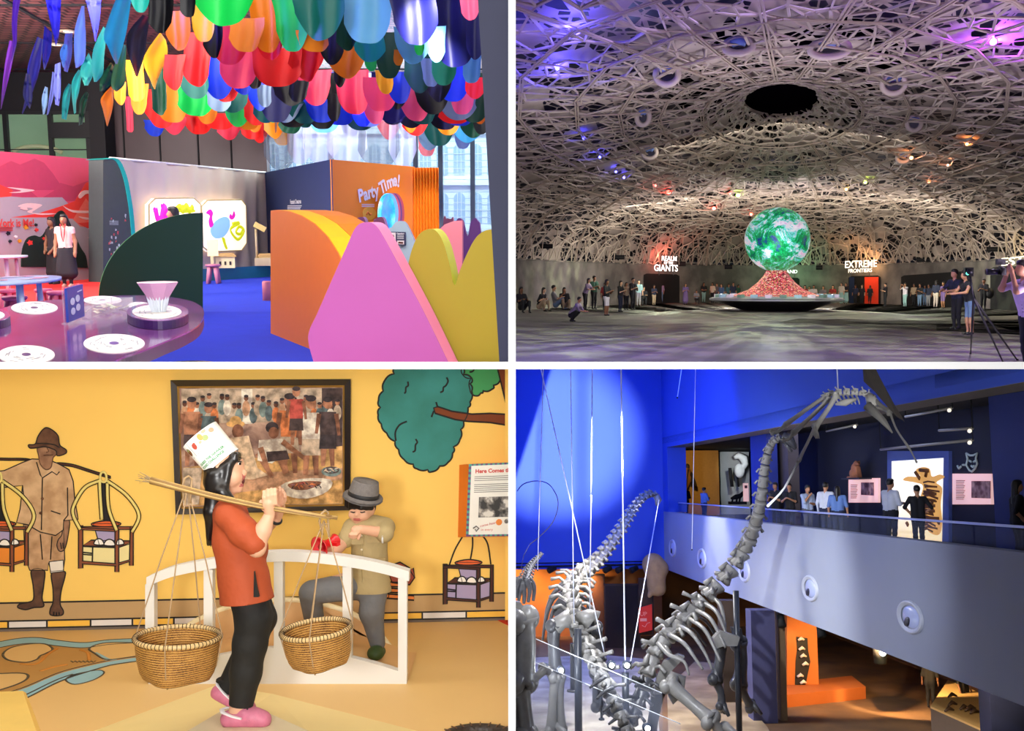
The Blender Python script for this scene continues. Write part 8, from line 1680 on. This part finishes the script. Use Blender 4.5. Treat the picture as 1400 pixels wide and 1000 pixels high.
# ---- skeletons
bone = mat('bone_grey', '74726f',0.36, var=0.35, scale=5, bump=0.3, bscale=14); boned = mat('bone_shaded', '3c3c40',0.36, var=0.4, scale=6, bump=0.3, bscale=14); steel = mat('steel_post', '20242e',0.4)  # second bone is a darker copy, shade of less lit parts as colour
class Skel:
    def __init__(s, name, label, px, py, y, cat='skeleton'):
        p = Q.at(px, py, y); s.b = Vector((p.x, p.y, 0)); s.t = thing(name, label, cat, Q.M(s.b))
    def P(s, px, py, y): return Q.at(px, py, y) - s.b
    def put(s, mb, name, m=None): return mb.build(name, m or bone, s.t)
    def spine(s, pts, r, spines=1.0, wing=1.0, part='vertebra', m=None, gap=0.82, up=Vector((0,0,1))):
        """pts: (px, py, depth); r: radius at each control point; one part per vertebra"""
        q = spline([tuple(s.P(*p)) + (rr_,) for p, rr_ in zip(pts, r)],24); q = [(Vector(p[:3]), p[3]) for p in q]
        i = 0; out = []
        while i < len(q) - 1:
            a, ra = q[i]; L_ = ra * 1.7; j = i; d = 0
            while j < len(q) - 1 and d < L_: d += (q[j + 1][0] - q[j][0]).length; j += 1
            b = q[j][0]; t = (b - a).normalized(); u = (up - t * up.dot(t)); u = u.normalized() if u.length > 0.05 else Vector((-1,0,0)); w = t.cross(u)
            mb = MB(); c = a + (b - a) * 0.5; h = d * gap * 0.5
            mb.tube([c - t * h, c - t * h * 0.75, c, c + t * h * 0.75, c + t * h],[ra * 0.62, ra * 0.72, ra * 0.46, ra * 0.72, ra * 0.62],10)
            if spines: mb.tube([c + u * ra * 0.3, c + u * ra * 1.0 * spines - t * h * 0.4, c + u * ra * 1.6 * spines - t * h * 0.9],[ra * 0.26, ra * 0.15, ra * 0.2],6); mb.tube([c + u * ra * 0.7 + t * h, c + u * ra * 0.8 - t * h * 0.2],[ra * 0.16, ra * 0.26],6)
            if wing:
                for sg in (-1,1): mb.tube([c + w * sg * ra * 0.35, c + w * sg * ra * 1.0 * wing + u * ra * 0.35, c + w * sg * ra * 1.5 * wing + u * ra * 0.1 - t * h * 0.5],[ra * 0.22, ra * 0.14, ra * 0.18],6); mb.tube([c + w * sg * ra * 0.5 + t * h * 0.9, c + w * sg * ra * 0.55 - t * h * 1.1 + u * ra * 0.25],[ra * 0.14, ra * 0.2],6)
            out.append((c, t, u, w, ra)); s.put(mb, part, m); i = j
        return out
    def long(s, pts, r, part, m=None, knob=True):
        P_ = [Vector(s.P(*p)) for p in pts]; n = len(P_) - 1; mb = MB(); q = spline([tuple(p) for p in P_],4)
        rs = [r * (1.45 - 0.55 * math.sin(PI * i / (len(q) - 1)) ** 0.6) if knob else r * (1 - 0.55 * i / (len(q) - 1)) for i in range(len(q))]
        mb.tube(q, rs, 10)
        if knob:
            for k in (0,-1):
                a = Vector(q[k]); b = Vector(q[1 if k == 0 else -2]); t = (a - b).normalized(); w = t.orthogonal().normalized()
                for sg in (-1,1): mb.ell(a + w * sg * r * 0.8,(r * 1.0, r * 1.0, r * 1.1),10,8)
        return s.put(mb, part, m)
    def ribs(s, seq, r, m=None, part='rib'):
        for pts in seq: s.long(pts, r, part, m, False)
    def foot(s, px, py, y, k, dx=1.0, m=None):
        c = s.P(px, py, y)
        for i in range(3):
            mb = MB(); o = Vector((k * (0.5 + 0.4 * i) * dx * 0.6,-k * 0.5 * (i - 1),0)); mb.tube([c, c + o * 0.6 + Vector((0,0,-k * 0.35)), c + o * 1.3 + Vector((0,0,-k * 0.75))],[k * 0.28, k * 0.2, k * 0.12],8); s.put(mb, 'toe', m)
# sauropod with the long upright neck
A = Skel('sauropod_skeleton', 'long-necked dinosaur skeleton rising to the gallery, ribs facing right',930,1000,30.5)
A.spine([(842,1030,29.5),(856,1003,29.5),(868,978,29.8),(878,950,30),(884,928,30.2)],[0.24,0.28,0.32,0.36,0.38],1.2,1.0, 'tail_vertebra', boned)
A.spine([(884,926,30.2),(890,905,30.4),(906,878,30.6),(926,858,30.8),(946,838,31),(964,818,31)],[0.36,0.38,0.4,0.4,0.38,0.36],1.0,1.15)
A.spine([(964,818,31),(985,797,31),(1003,778,31),(1018,754,31),(1030,727,30.6),(1038,698,30),(1043,668,29.6),(1045,645,29.4),(1049,622,29.2),(1056,605,29),(1068,598,28.8)],[0.38,0.36,0.34,0.32,0.29,0.25,0.22,0.2,0.17,0.15,0.12],0.55,0.75, 'neck_vertebra')
mb = MB(); h0 = A.P(1070,597,28.8); h1 = A.P(1088,614,28.6)
mb.tube([h0, h0 * 0.6 + h1 * 0.4 + Vector((0.04,0,0.06)), h1],[0.14,0.16,0.06],10); A.put(mb, 'skull', boned)
mb = MB(); mb.tube([h0 + Vector((0,0,-0.1)), h1 + Vector((-0.12,0,-0.08))],[0.08,0.04],8); A.put(mb, 'jaw', boned)
A.ribs([[(900,880,30.2),(915,896,29.6),(935,905,29.3),(942,924,29.2)],[(915,868,30.4),(935,880,29.6),(950,900,29.3),(961,916,29.2)],[(928,856,30.6),(945,866,29.7),(962,890,29.4),(974,916,29.2)],[(940,845,30.8),(962,860,29.8),(976,885,29.4),(985,905,29.2)],[(950,834,30.9),(970,845,29.9),(982,865,29.5),(992,886,29.3)],[(960,824,31),(978,835,30.1),(988,855,29.7),(994,872,29.5)],[(970,815,31),(984,826,30.4),(990,848,30),(992,866,29.8)]],0.075)
A.ribs([[(905,872,31),(930,876,31.8),(948,892,32)],[(925,855,31.2),(948,862,32),(966,884,32.2)],[(942,840,31.4),(965,850,32.2),(980,874,32.3)],[(958,825,31.5),(980,836,32.2),(990,858,32.3)]],0.065, boned)
mb = MB(); pv = [A.P(*p) for p in ((894,950,30.2),(898,925,30.1),(908,905,30),(928,896,30),(936,899,30),(928,908,30),(918,918,30),(910,938,30),(904,950,30.1))]; mb.slab(pv, (0.03,0.22,0.02)); A.put(mb, 'pelvis')
mb = MB(); mb.tube([A.P(915,928,29.9), A.P(932,930,29.9), A.P(930,948,29.9), A.P(916,955,29.9)],[0.22,0.16,0.12,0.2],8); A.put(mb, 'pelvis')
A.long([(915,935,29.6),(945,962,29.2),(972,985,28.8)],0.19, 'femur'); A.long([(972,985,28.8),(985,1002,28.8),(990,1020,28.8)],0.15, 'shin')
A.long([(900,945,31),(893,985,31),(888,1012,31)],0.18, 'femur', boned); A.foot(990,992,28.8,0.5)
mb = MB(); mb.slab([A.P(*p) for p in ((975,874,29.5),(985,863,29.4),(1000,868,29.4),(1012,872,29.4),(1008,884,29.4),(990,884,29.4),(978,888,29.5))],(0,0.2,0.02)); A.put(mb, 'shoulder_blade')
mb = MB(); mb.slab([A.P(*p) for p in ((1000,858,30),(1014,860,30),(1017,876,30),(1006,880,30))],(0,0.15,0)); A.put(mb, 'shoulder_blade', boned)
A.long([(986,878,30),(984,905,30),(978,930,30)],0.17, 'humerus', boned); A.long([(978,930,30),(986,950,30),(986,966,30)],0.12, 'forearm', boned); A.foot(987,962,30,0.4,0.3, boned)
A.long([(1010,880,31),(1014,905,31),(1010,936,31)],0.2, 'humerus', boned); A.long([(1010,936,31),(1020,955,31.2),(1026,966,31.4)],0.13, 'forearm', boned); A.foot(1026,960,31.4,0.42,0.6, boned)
def post(label, px, pt, pb, y, w, name='steel_post', m=steel):
    a, b = Q.at(px, pt, y), Q.at(px, pb, y); b.z = max(0.0, b.z) if pb > 985 else b.z; t = thing(name, label, 'post', Q.M((a.x, y, b.z))); mb = MB(); mb.tube([(0,0,0.0),(0,0, a.z - b.z)], w, 8); mb.build('tube', m, t); mb = MB(); mb.lathe([(w * 2.2,0),(w * 2.2,0.05),(w, 0.07)],16); mb.build('base_plate', m, t); return t
post('dark steel post holding the chest of the long-necked skeleton',1006,808,1016,29.9,0.09)
# second sauropod, tail towards us
K2 = Skel('sauropod_skeleton', 'dinosaur skeleton seen from its tail, neck curving up against the blue wall',785,1000,32)
K2.spine([(862,1012,28.2),(846,975,28.6),(832,948,29),(822,925,29.4),(812,905,30),(800,885,30.6),(790,862,31.2)],[0.22,0.27,0.31,0.34,0.36,0.38,0.40],1.1,1.0, 'tail_vertebra', None, 0.82, Vector((0.8,-0.2,0.6)))
K2.spine([(790,862,31.2),(784,840,32),(780,820,33),(780,802,34),(790,790,35)],[0.36,0.4,0.4,0.38,0.35],0.9,1.2, 'vertebra', None, 0.82, Vector((0.3,-0.2,1)))
K2.spine([(790,790,35),(806,778,36),(820,764,37),(834,746,38),(848,726,39),(860,706,40),(872,688,41),(882,679,41.5),(892,676,42),(898,680,42)],[0.38,0.34,0.3,0.28,0.26,0.24,0.22,0.2,0.16,0.12],0.7,0.8, 'neck_vertebra')
mb = MB(); mb.tube([K2.P(897,678,42), K2.P(900,684,42), K2.P(898,692,42)],[0.14,0.15,0.06],10); K2.put(mb, 'skull')
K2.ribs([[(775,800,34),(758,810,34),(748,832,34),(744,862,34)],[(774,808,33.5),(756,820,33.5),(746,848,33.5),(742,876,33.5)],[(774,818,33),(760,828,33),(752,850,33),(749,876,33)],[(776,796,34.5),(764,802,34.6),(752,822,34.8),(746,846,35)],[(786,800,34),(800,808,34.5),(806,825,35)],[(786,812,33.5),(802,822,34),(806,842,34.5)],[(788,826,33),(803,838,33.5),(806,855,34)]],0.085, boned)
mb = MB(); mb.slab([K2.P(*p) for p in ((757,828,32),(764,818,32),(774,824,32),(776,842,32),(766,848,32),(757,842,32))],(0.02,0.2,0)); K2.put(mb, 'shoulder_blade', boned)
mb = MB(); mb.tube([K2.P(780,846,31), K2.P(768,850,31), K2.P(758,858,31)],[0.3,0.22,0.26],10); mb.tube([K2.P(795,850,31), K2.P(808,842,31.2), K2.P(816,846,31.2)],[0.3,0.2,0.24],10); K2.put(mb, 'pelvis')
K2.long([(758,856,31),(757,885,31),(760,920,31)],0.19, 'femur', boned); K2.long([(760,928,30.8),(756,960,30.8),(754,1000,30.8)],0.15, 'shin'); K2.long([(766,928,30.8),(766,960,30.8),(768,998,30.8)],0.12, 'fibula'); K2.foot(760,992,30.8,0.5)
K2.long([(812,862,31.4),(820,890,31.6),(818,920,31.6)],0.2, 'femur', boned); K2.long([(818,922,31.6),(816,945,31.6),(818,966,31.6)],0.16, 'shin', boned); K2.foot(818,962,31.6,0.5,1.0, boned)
for i, (x, y) in enumerate(((838,940),(846,958),(854,975),(828,925),(860,990))): K2.ribs([[(x, y, 28.8),(x - 14 + i, y + 8,28.6),(x - 22, y + 16,28.5)]],0.07, boned, 'chevron')
post('tall dark post through the tail-on skeleton',790,860,1014,30.2,0.11); post('thin dark post behind the tail-on skeleton',783,880,946,33,0.09); post('slim black post beside the small foot',822,935,985,31.0,0.04)
post('blue-lit post where the two tails cross',855,920,1022,29.2,0.10)
# third skeleton cut by the divider
K3 = Skel('sauropod_skeleton', 'dinosaur skeleton at the far left with thick pale leg bones',712,1000,29)
K3.long([(713,848,28.6),(718,885,28.6),(712,932,28.6)],0.33, 'femur'); K3.long([(712,940,28.6),(718,975,28.6),(720,1004,28.6)],0.22, 'shin'); K3.long([(706,940,28.7),(704,975,28.7),(708,1002,28.7)],0.16, 'fibula'); K3.foot(716,990,28.6,0.5)
mb = MB(); mb.slab([K3.P(*p) for p in ((700,822,28.8),(712,824,28.8),(720,838,28.8),(712,846,28.8),(700,852,28.8))],(0,0.3,0)); K3.put(mb, 'pelvis')
K3.spine([(716,800,31),(720,788,32),(726,774,33),(740,758,34)],[0.2,0.18,0.13,0.07],0.8,0.8, 'tail_vertebra', boned)
K3.ribs([[(716,795,31),(712,806,31),(709,822,31)],[(719,792,31),(724,806,31),(722,824,31)],[(722,790,31.2),(730,802,31.2),(729,822,31.2)],[(714,797,31),(717,812,31),(716,826,31)],[(710,790,31),(706,804,31),(706,818,31)]],0.1, boned)
K3.long([(722,935,28.4),(735,925,28.6),(745,915,28.8)],0.12, 'tail_chevron')
# hanging pterosaur
PT_ = thing('pterosaur_skeleton', 'pale flying reptile skeleton hung under the ceiling with one dark wing membrane', 'skeleton', Q.M(Q.at(1160,540,19.5))); pb_ = Q.at(1160,540,19.5)
class _S(Skel):
    def __init__(s): s.t = PT_; s.b = pb_
R_ = _S(); pale = mat('bone_pale', 'dcdad2',0.45, var=0.15, scale=8)
R_.spine([(1126,543,19.8),(1140,538,19.6),(1158,537,19.5),(1175,537,19.4),(1188,541,19.3)],[0.07,0.085,0.09,0.085,0.08],0.9,1.2, 'vertebra', pale)
for pts, r in (([(1129,543,19.8),(1107,557,20.2),(1074,581,20.8)],0.045),([(1074,581,20.8),(1064,590,21),(1055,592,21)],0.04),([(1133,546,19.6),(1113,566,19.8),(1085,592,20)],0.045),([(1085,592,20),(1078,601,20),(1071,602,20)],0.035),([(1143,541,19.3),(1132,560,19.2),(1114,585,19)],0.05),([(1114,585,19),(1104,606,19),(1092,630,19)],0.03),([(1092,630,19),(1072,668,19),(1050,692,19.2)],0.022),([(1193,545,19.2),(1206,556,19),(1217,564,18.8)],0.045),([(1195,557,19.1),(1208,560,19),(1218,564,18.9)],0.035),([(1217,565,18.8),(1226,588,18.6),(1243,613,18.4)],0.02),([(1243,613,18.4),(1249,624,18.3),(1253,632,18.2)],0.015)): R_.long(pts, r, 'wing_bone', pale if pts[0][0] < 1190 else mat('bone_mid', '8a8884',0.5))
R_.ribs([[(1140 + i * 6,540,19.5),(1144 + i * 6,548,19.2),(1150 + i * 5,553,19.2)] for i in range(6)],0.022, pale)
mb = MB(); mb.tube([R_.P(1142,553,19.2), R_.P(1155,551,19.1), R_.P(1170,546,19.1)],[0.02,0.07,0.03],8); R_.put(mb, 'breastbone', pale)
mb = MB(); mb.tube([R_.P(1188,541,19.3), R_.P(1193,550,19.2), R_.P(1190,557,19.1)],[0.08,0.12,0.08],8); R_.put(mb, 'neck', pale)
mb = MB(); mb.tube([R_.P(1186,555,19), R_.P(1203,572,18.8), R_.P(1220,592,18.6)],[0.1,0.06,0.015],8); R_.put(mb, 'skull', mat('bone_mid', '8a8884')); mb = MB(); mb.tube([R_.P(1192,556,19), R_.P(1209,575,18.8), R_.P(1219,590,18.6)],[0.05,0.04,0.012],8); R_.put(mb, 'jaw', mat('bone_mid', '8a8884'))
for i in range(3): mb = MB(); mb.tube([R_.P(1114,585,19), R_.P(1112 + i * 3,593,18.9), R_.P(1116 + i * 2,600,18.9)],[0.03,0.022,0.012],6); R_.put(mb, 'claw', pale)
mb = MB(); wing_ = [R_.P(*p) for p in ((1179,490,19.4),(1190,490,19.2),(1205,520,19),(1222,552,18.7),(1237,577,18.5),(1226,570,18.5),(1213,556,18.7),(1196,536,19),(1181,522,19.3))]; mb.slab(wing_, (0.02,0.06,0.02)); R_.put(mb, 'wing_membrane', mat('membrane_brown', '4a4440',0.7, var=0.2))
# suspension wires
wire = mat('wire_white', 'e4e8ff',0.3, metal=0.2, var=0)
def wr(label, a, b, ya, yb, r=0.018):
    A_, B_2 = Q.at(*a, ya), Q.at(*b, yb); t = thing('suspension_wire', label, 'wire', Q.M(B_2), 'wires holding the skeletons'); mb = MB(); mb.tube([(0,0,0), A_ - B_2], r, 6); mb.build('strand', wire, t); mb = MB(); mb.ell((0,0,0), r * 2.2,8,6); mb.build('clamp', steel, t)
wr('slanting white wire crossing the lit wall patch, lowest end at the tails',(738,498),(828,902),34,30); wr('vertical wire right of the lit wall patch',(810,498),(806,876),33,32); wr('bright vertical wire ending at the blue-lit post',(849,498),(855,930),30,29.2,0.022); wr('slanting wire from the raised head of the tail-on skeleton',(901,684),(862,906),41,31); wr('faint wire in front of the turtle opening',(951,498),(946,752),34,34,0.012); wr('short slanting wire near the top of the blue wall',(933,498),(926,544),40,40); wr('vertical wire above the left skeleton',(743,498),(735,780),32,32,0.012); wr('wire through the spine of the tail-on skeleton',(780,498),(785,868),33,31,0.016); wr('wire holding the flying reptile',(1144,498),(1146,537),19.6,19.6,0.014)
lp = spline([(707,672),(716,662),(735,658),(752,664),(763,686),(757,712),(740,732),(724,745)],6); t = thing('cable_loop', 'thin dark cable looping in front of the blue wall', 'cable', Q.M(Q.at(735,700,36))); o = Q.at(735,700,36)
mb = MB(); mb.tube([Q.at(x, y, 36) - o for x, y in lp],0.02,6); mb.build('strand', mat('cable_navy', '0c1444',0.5), t); mb = MB(); mb.tube([Q.at(*p, 36) - o for p in ((724,745),(716,760),(712,780))],0.014,6); mb.build('tail', mat('cable_navy', '0c1444'), t)
# sand base, glass barrier, floor lamps
sand = tone('sand_grey', '9a948a', 'd0cabc',0.8)
mb = MB(); so = [Q.fl(x, y) for x, y in ((690,905),(760,902),(830,900),(880,905),(905,935),(900,985),(905,1050),(690,1050))]; mb.slab([p + Vector((0,0,0.12)) for p in so],(0,0,-0.11)); o_ = mb.build('sand_base', sand, None, QW); tag(o_, 'pale sand base under the left skeletons', 'display base')
mb = MB(); so = [Q.fl(x, y) for x, y in ((912,945),(950,908),(975,910),(1018,962),(1050,1000),(1075,1060),(915,1050))]; mb.slab([p + Vector((0,0,0.1)) for p in so],(0,0,-0.09)); o_ = mb.build('sand_base', tone('base_tan', '8a7458', 'c0a884',0.6), None, QW); tag(o_, 'tan base under the long-necked skeleton', 'display base')
t = thing('glass_barrier', 'low glass barrier with white edge and glare lines around the sand base', 'railing', Q.M(Q.fl(760,960))); o = Q.fl(760,960)
for (x0, y0, x1, y1) in ((728,872,905,948),(722,902,800,935),(800,935,930,990)):
    a, b = Q.at(x0, y0,29.0 if y0 != 872 else 30.0), Q.at(x1, y1,27.8); mb = MB(); mb.tube([a - o, b - o],0.012,6); mb.build('edge', mat('edge_glare', 'f0f6ff',0.3), t)  # white tubes for the glass edges and the reflections along them
    mb = MB(); mb.slab([a - o, b - o, Vector((b.x - o.x, b.y - o.y, 0.12)), Vector((a.x - o.x, a.y - o.y, 0.12))],(0.01,0.01,0)); mb.build('glass_pane', gl2, t)
for i, (px, py, y, lab) in enumerate(((767,917,30, 'starry floor lamp left of the tall post, brighter of two'),(745,913,30.2, 'starry floor lamp at the pale leg bone'),(836,910,29, 'starry lamp at the crossing tails, left one'),(857,910,29, 'starry lamp on the blue-lit post'),(885,996,27.4, 'starry floor lamp at the bottom near the hips'))):
    c = Q.at(px, py, y); t = thing('exhibit_lamp', lab, 'lamp', Q.M(c), 'exhibit lamps among the skeletons'); mb = MB(); mb.ell((0,-0.05,0),0.07,12,8); mb.build('lens', mat('lamp_star', 'ffffff',0.4, emit=14, var=0), t); mb = MB(); mb.tube([(0,0.22,0.0),(0,0.02,0)],[0.1,0.13],12); mb.build('can', steel, t); add_light('POINT', 'exhibit_glow', QW @ (c + Vector((0,-0.3,0.1))), None, 40,(0.85,0.92,1),0.1)
# ---- lower galleries
obr = tone('ochre_wall', 'a4602a', 'c47c38',0.4); dkb = mat('lower_brown', '2a1c12',0.8, var=0.2)
mb = MB(); mb.box((4.8,52.8,1.75),(12,0.2,3.5),0); struct(mb.build('wall_lower', obr, None, QW))
for x, p in ((3.6,320),(6.6,260)): add_light('SPOT', 'track_spot',(x, 50.6,3.4),(x, 52.7,1.9), p * 2.2,(1,0.62,0.26),0.08, spot=1.9, blend=0.9, M=QW)
t = thing('lighting_track', 'black lighting track with spot heads under the blue wall', 'track light', Q.M(Q.at(795,775,49.5))); o = Q.at(795,775,49.5)
mb = MB(); mb.tube([Q.at(700,776,49.5) - o, Q.at(884,772,49.5) - o],0.05,6); mb.tube([Q.at(700,771,49.5) - o, Q.at(884,768,49.5) - o],0.03,6); mb.build('rail', blk2, t)
for px in (755,831,848,867):
    mb = MB(); c = Q.at(px, 777,49.4) - o; mb.tube([c + Vector((0.15,0.1,0)), c + Vector((-0.18,-0.1,-0.12))],[0.12,0.15],10); mb.build('spot_head', blk2, t)
def dark_box(name, px0, px1, pt, pb, y, m, label, cat):
    a, b = Q.at(px0, pt, y), Q.at(px1, pb, y); o_ = Vector(((a.x + b.x) / 2, y, max(0, b.z))); t = thing(name, label, cat, Q.M(o_)); mb = MB(); mb.box((0,0,(a.z - o_.z) / 2),(b.x - a.x, 0.3, a.z - o_.z)); mb.build('panel', m, t); mb = MB(); w, h = (b.x - a.x),(a.z - o_.z)
    for sx in (-1,1): mb.box((sx * w / 2,-0.02, h / 2),(0.07,0.34, h))
    mb.box((0,-0.02, h),(w + 0.07,0.34,0.07)); mb.build('frame', mat('frame_brown', '3a2414',0.6), t); return t
dark_box('lower_door',803,826,786,872,51.5, mat('panel_umber', '6a3e1c',0.7, var=0.2), 'brown framed panel on the ochre lower wall', 'panel'); dark_box('dark_screen',826,874,800,890,49.0, dkb, 'dark wide panel under the lighting track', 'panel'); dark_box('dark_screen',874,892,792,868,47.5, mat('panel_dark', '3c2818',0.8), 'dark narrow panel left of the red poster end', 'panel')
c = Q.at(883,866,46.8); t = thing('red_poster', 'red poster with pale lettering in the lower gallery', 'poster', Q.M(c)); s = 46.8 / 1400; mb = MB(); mb.slab([(-9 * s, 0,0),(9 * s, 0,4 * s),(9 * s, 0,38 * s),(-9 * s, 0,33 * s)],(0,0.08,0)); mb.build('sheet', mat('poster_red', 'dc2a20',0.6), t); mb = MB(); text_into(mb, 'UP',8 * s, lambda x, y, z: (x - 3 * s, -0.01, y + 25 * s),0); mb.box((-3 * s, -0.005,17.5 * s),(9 * s, 0.01,4 * s),0); mb.tube([(-5 * s, -0.01,10 * s),(-1 * s, -0.01,8 * s),(2 * s, -0.01,13 * s),(6 * s, -0.01,14 * s)],0.5 * s, 5,0); mb.build('lettering', mat('poster_text', 'f89c8c',0.6), t)
mb = MB(); e = [cap(Q.at(893,772,46), Q.at(900,805,46),0.5,0.35,0), cap(Q.at(902,778,46), Q.at(893,800,46),0.4,0.25,0), cap(Q.at(896,795,46), Q.at(888,815,46),0.25,0.1,0)]
o_ = link('bark_relief', sdf_mesh(e, 0.07,0.15, name='bark', mats=[mat('bark_tan', 'a08058',0.8, var=0.4, scale=3, bump=0.8, bscale=5)]), None, QW); tag(o_, 'rough tan bark-like relief beside the ochre wall', 'exhibit')
for px0, px1, pt, pb, y, c_, lab in ((986,1012,795,905,36, '3a2c24', 'brown pillar behind the skeleton chest'),(1026,1063,822,975,33.2, '4a4a70', 'slate pillar under the gallery edge'),(1064,1077,836,985,33.5, '7c6448', 'lit tan wall end beside the slate pillar'),(1352,1420,925,1010,27, '20264a', 'dark slate block at the bottom right corner')):
    a, b = Q.at(px0, pt, y), Q.at(px1, pb, y); mb = MB(); mb.box((0,0, ZF / 2),(b.x - a.x, 0.6, ZF - 0.02)); o_ = mb.build('pillar', mat('pillar_' + c_, c_, 0.8, var=0.1), None, Q.M(((a.x + b.x) / 2, y + 0.3,0))); tag(o_, lab, 'pillar')
# right lower gallery
mb = MB(); mb.box((19.5,36,1.7),(0.3,40,3.5),0); mb.box((15,56,1.7),(10,0.3,3.5),0); struct(mb.build('wall_lower_right', tone('ochre_dark', '6a4422', '8a5a2c',0.4), None, QW))
t = thing('fossil_niche_wall', 'orange wall with a faceted niche of pale fossils', 'display case', Q.M(Q.fl(1098,953))); o = Q.fl(1098,953); yy = o.y
orp = mat('niche_orange', 'c8702a',0.7, var=0.08)
mb = MB(); mb.slab([Q.at(x, y, yy) - o for x, y in ((1076,960),(1120,949),(1117,870),(1116,838),(1076,826))],(0,0.35,0)); mb.build('wall', orp, t)
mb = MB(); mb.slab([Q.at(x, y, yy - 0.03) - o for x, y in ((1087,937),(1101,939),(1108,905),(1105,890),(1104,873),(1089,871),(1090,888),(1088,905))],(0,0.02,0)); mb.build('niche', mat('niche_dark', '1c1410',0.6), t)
for i, (x, y) in enumerate(((1095,875),(1096,888),(1098,898),(1101,909),(1094,925),(1098,934))): mb = MB(); p = Q.at(x, y, yy - 0.12) - o; mb.tube([p - Vector((0.1,0,0.02)), p + Vector((0.02,0,0.05)), p + Vector((0.12,0,-0.01))],[0.04,0.07,0.03],8); mb.build('fossil', mat('fossil_pale', 'e4dccc',0.6), t)
mb = MB(); bs_ = [Q.fl(x, y) for x, y in ((1076,968),(1183,957),(1183,948),(1164,936),(1076,950))]; bs_ = [Q.fl(x, y) for x, y in ((1076,968),(1184,956),(1165,940),(1076,950))]; mb.slab([p + Vector((0,0,0.42)) for p in bs_],(0,0,-0.42)); o_ = mb.build('bench', mat('bench_orange', 'b8642a',0.7, var=0.05), None, QW); tag(o_, 'long low orange bench before the fossil niche wall', 'bench')
add_light('SPOT', 'niche_spot',(13.6,33,3.3), Q.fl(1125,955),1500,(1,0.6,0.25),0.05, spot=1.5, blend=0.7, M=QW); add_light('SPOT', 'floor_spot', Q.at(1203,880,33.5), Q.fl(1260,960),1300,(1,0.66,0.32),0.05, spot=1.6, blend=0.3, M=QW)
c = Q.at(1203,893,34); t = thing('bucket_lamp', 'black bucket-shaped lamp glowing white under the gallery', 'lamp', Q.M(c)); s = 34 / 1400; mb = MB(); mb.lathe([(8 * s, -14 * s),(10 * s, 6 * s),(10.5 * s, 12 * s),(7 * s, 14 * s)],24); mb.build('shade', blk2, t); mb = MB(); mb.ell((0,-9 * s, 1 * s),(4.4 * s, 0.1,4.4 * s),14,10); mb.build('lens', mat('lens_white', 'ffffff',0.4, emit=4, var=0), t); mb = MB(); mb.tube([(0,0,14 * s),(0,0, ZF + 2.2 - c.z)],0.04,6); mb.build('hanger', blk2, t)
for px, hy, fy, rz, lab, top_ in ((1273,860,968,2.6, 'person in dark trousers seen below the gallery edge, left one', '1c1814'),(1320,880,985,0.4, 'person in black trousers standing at the bright display table', '141418')):
    c = Q.fl(px, fy + (0 if px < 1300 else -6)); person(lab, Q.M((c.x, c.y, 0), rz),1.7, top_, '121014',2, 'short', vox=0.035, group='visitors under the gallery')
t = thing('display_table', 'bright tan display table with small bones at the lower right', 'display table', Q.M(Q.fl(1310,1005))); o = Q.fl(1310,1005); zt_ = 0.75
tp4 = [Q.fl(x, y, zt_) for x, y in ((1272,966),(1346,999),(1346,950),(1296,930))]
mb = MB(); mb.slab([p - o for p in tp4],(0,0,-0.06),0); mb.build('top', mat('table_tan', 'e0b470',0.6), t); mb = MB(); mb.slab([(p - o) * 1.0 + Vector((0,0,-0.06)) for p in tp4],(0,0,-zt_ + 0.07),0); mb.build('body', mat('table_side', '6a5a4c',0.7), t)
for i in range(7): rr = random.Random(i); p = Q.fl(1300 + rr.uniform(-8,34),962 + rr.uniform(-12,14), zt_ + 0.05) - o; mb = MB(); mb.tube([p - Vector((0.18,0.1,0)), p + Vector((0,0,0.08)), p + Vector((0.2,0.12,-0.01))],[0.03,0.06,0.03],8); mb.build('bone', mat('bone_brown', '4a3220',0.6), t)
add_light('SPOT', 'table_spot', tuple(Q.at(1320,905,25.5)), tuple(Q.fl(1318,962, zt_)),600,(1,0.8,0.5),0.05, spot=1.3, blend=0.5, M=QW)
for px, py, lab in ((1068,846, 'black spot head under the fascia near the slate pillar'),(1122,858, 'black spot head under the fascia by the niche wall')):
    c = rw(px, py, -0.3); t = thing('spot_head', lab, 'spotlight', Q.M(c), 'spot heads under the fascia'); mb = MB(); mb.tube([(0,0.1,0.1),(0,-0.1,-0.25)],[0.1,0.13],12); mb.build('can', blk2, t); mb = MB(); mb.box((0,0,0.2),(0.1,0.5,0.06)); mb.tube([(0,0,0.05),(0,0, ZG - 0.32 - c.z)],0.03,6); mb.build('bracket', blk2, t)
trim_to('TL',-1,1); trim_to('TR',1,1); trim_to('BL',-1,-1); trim_to('BR',1,-1)
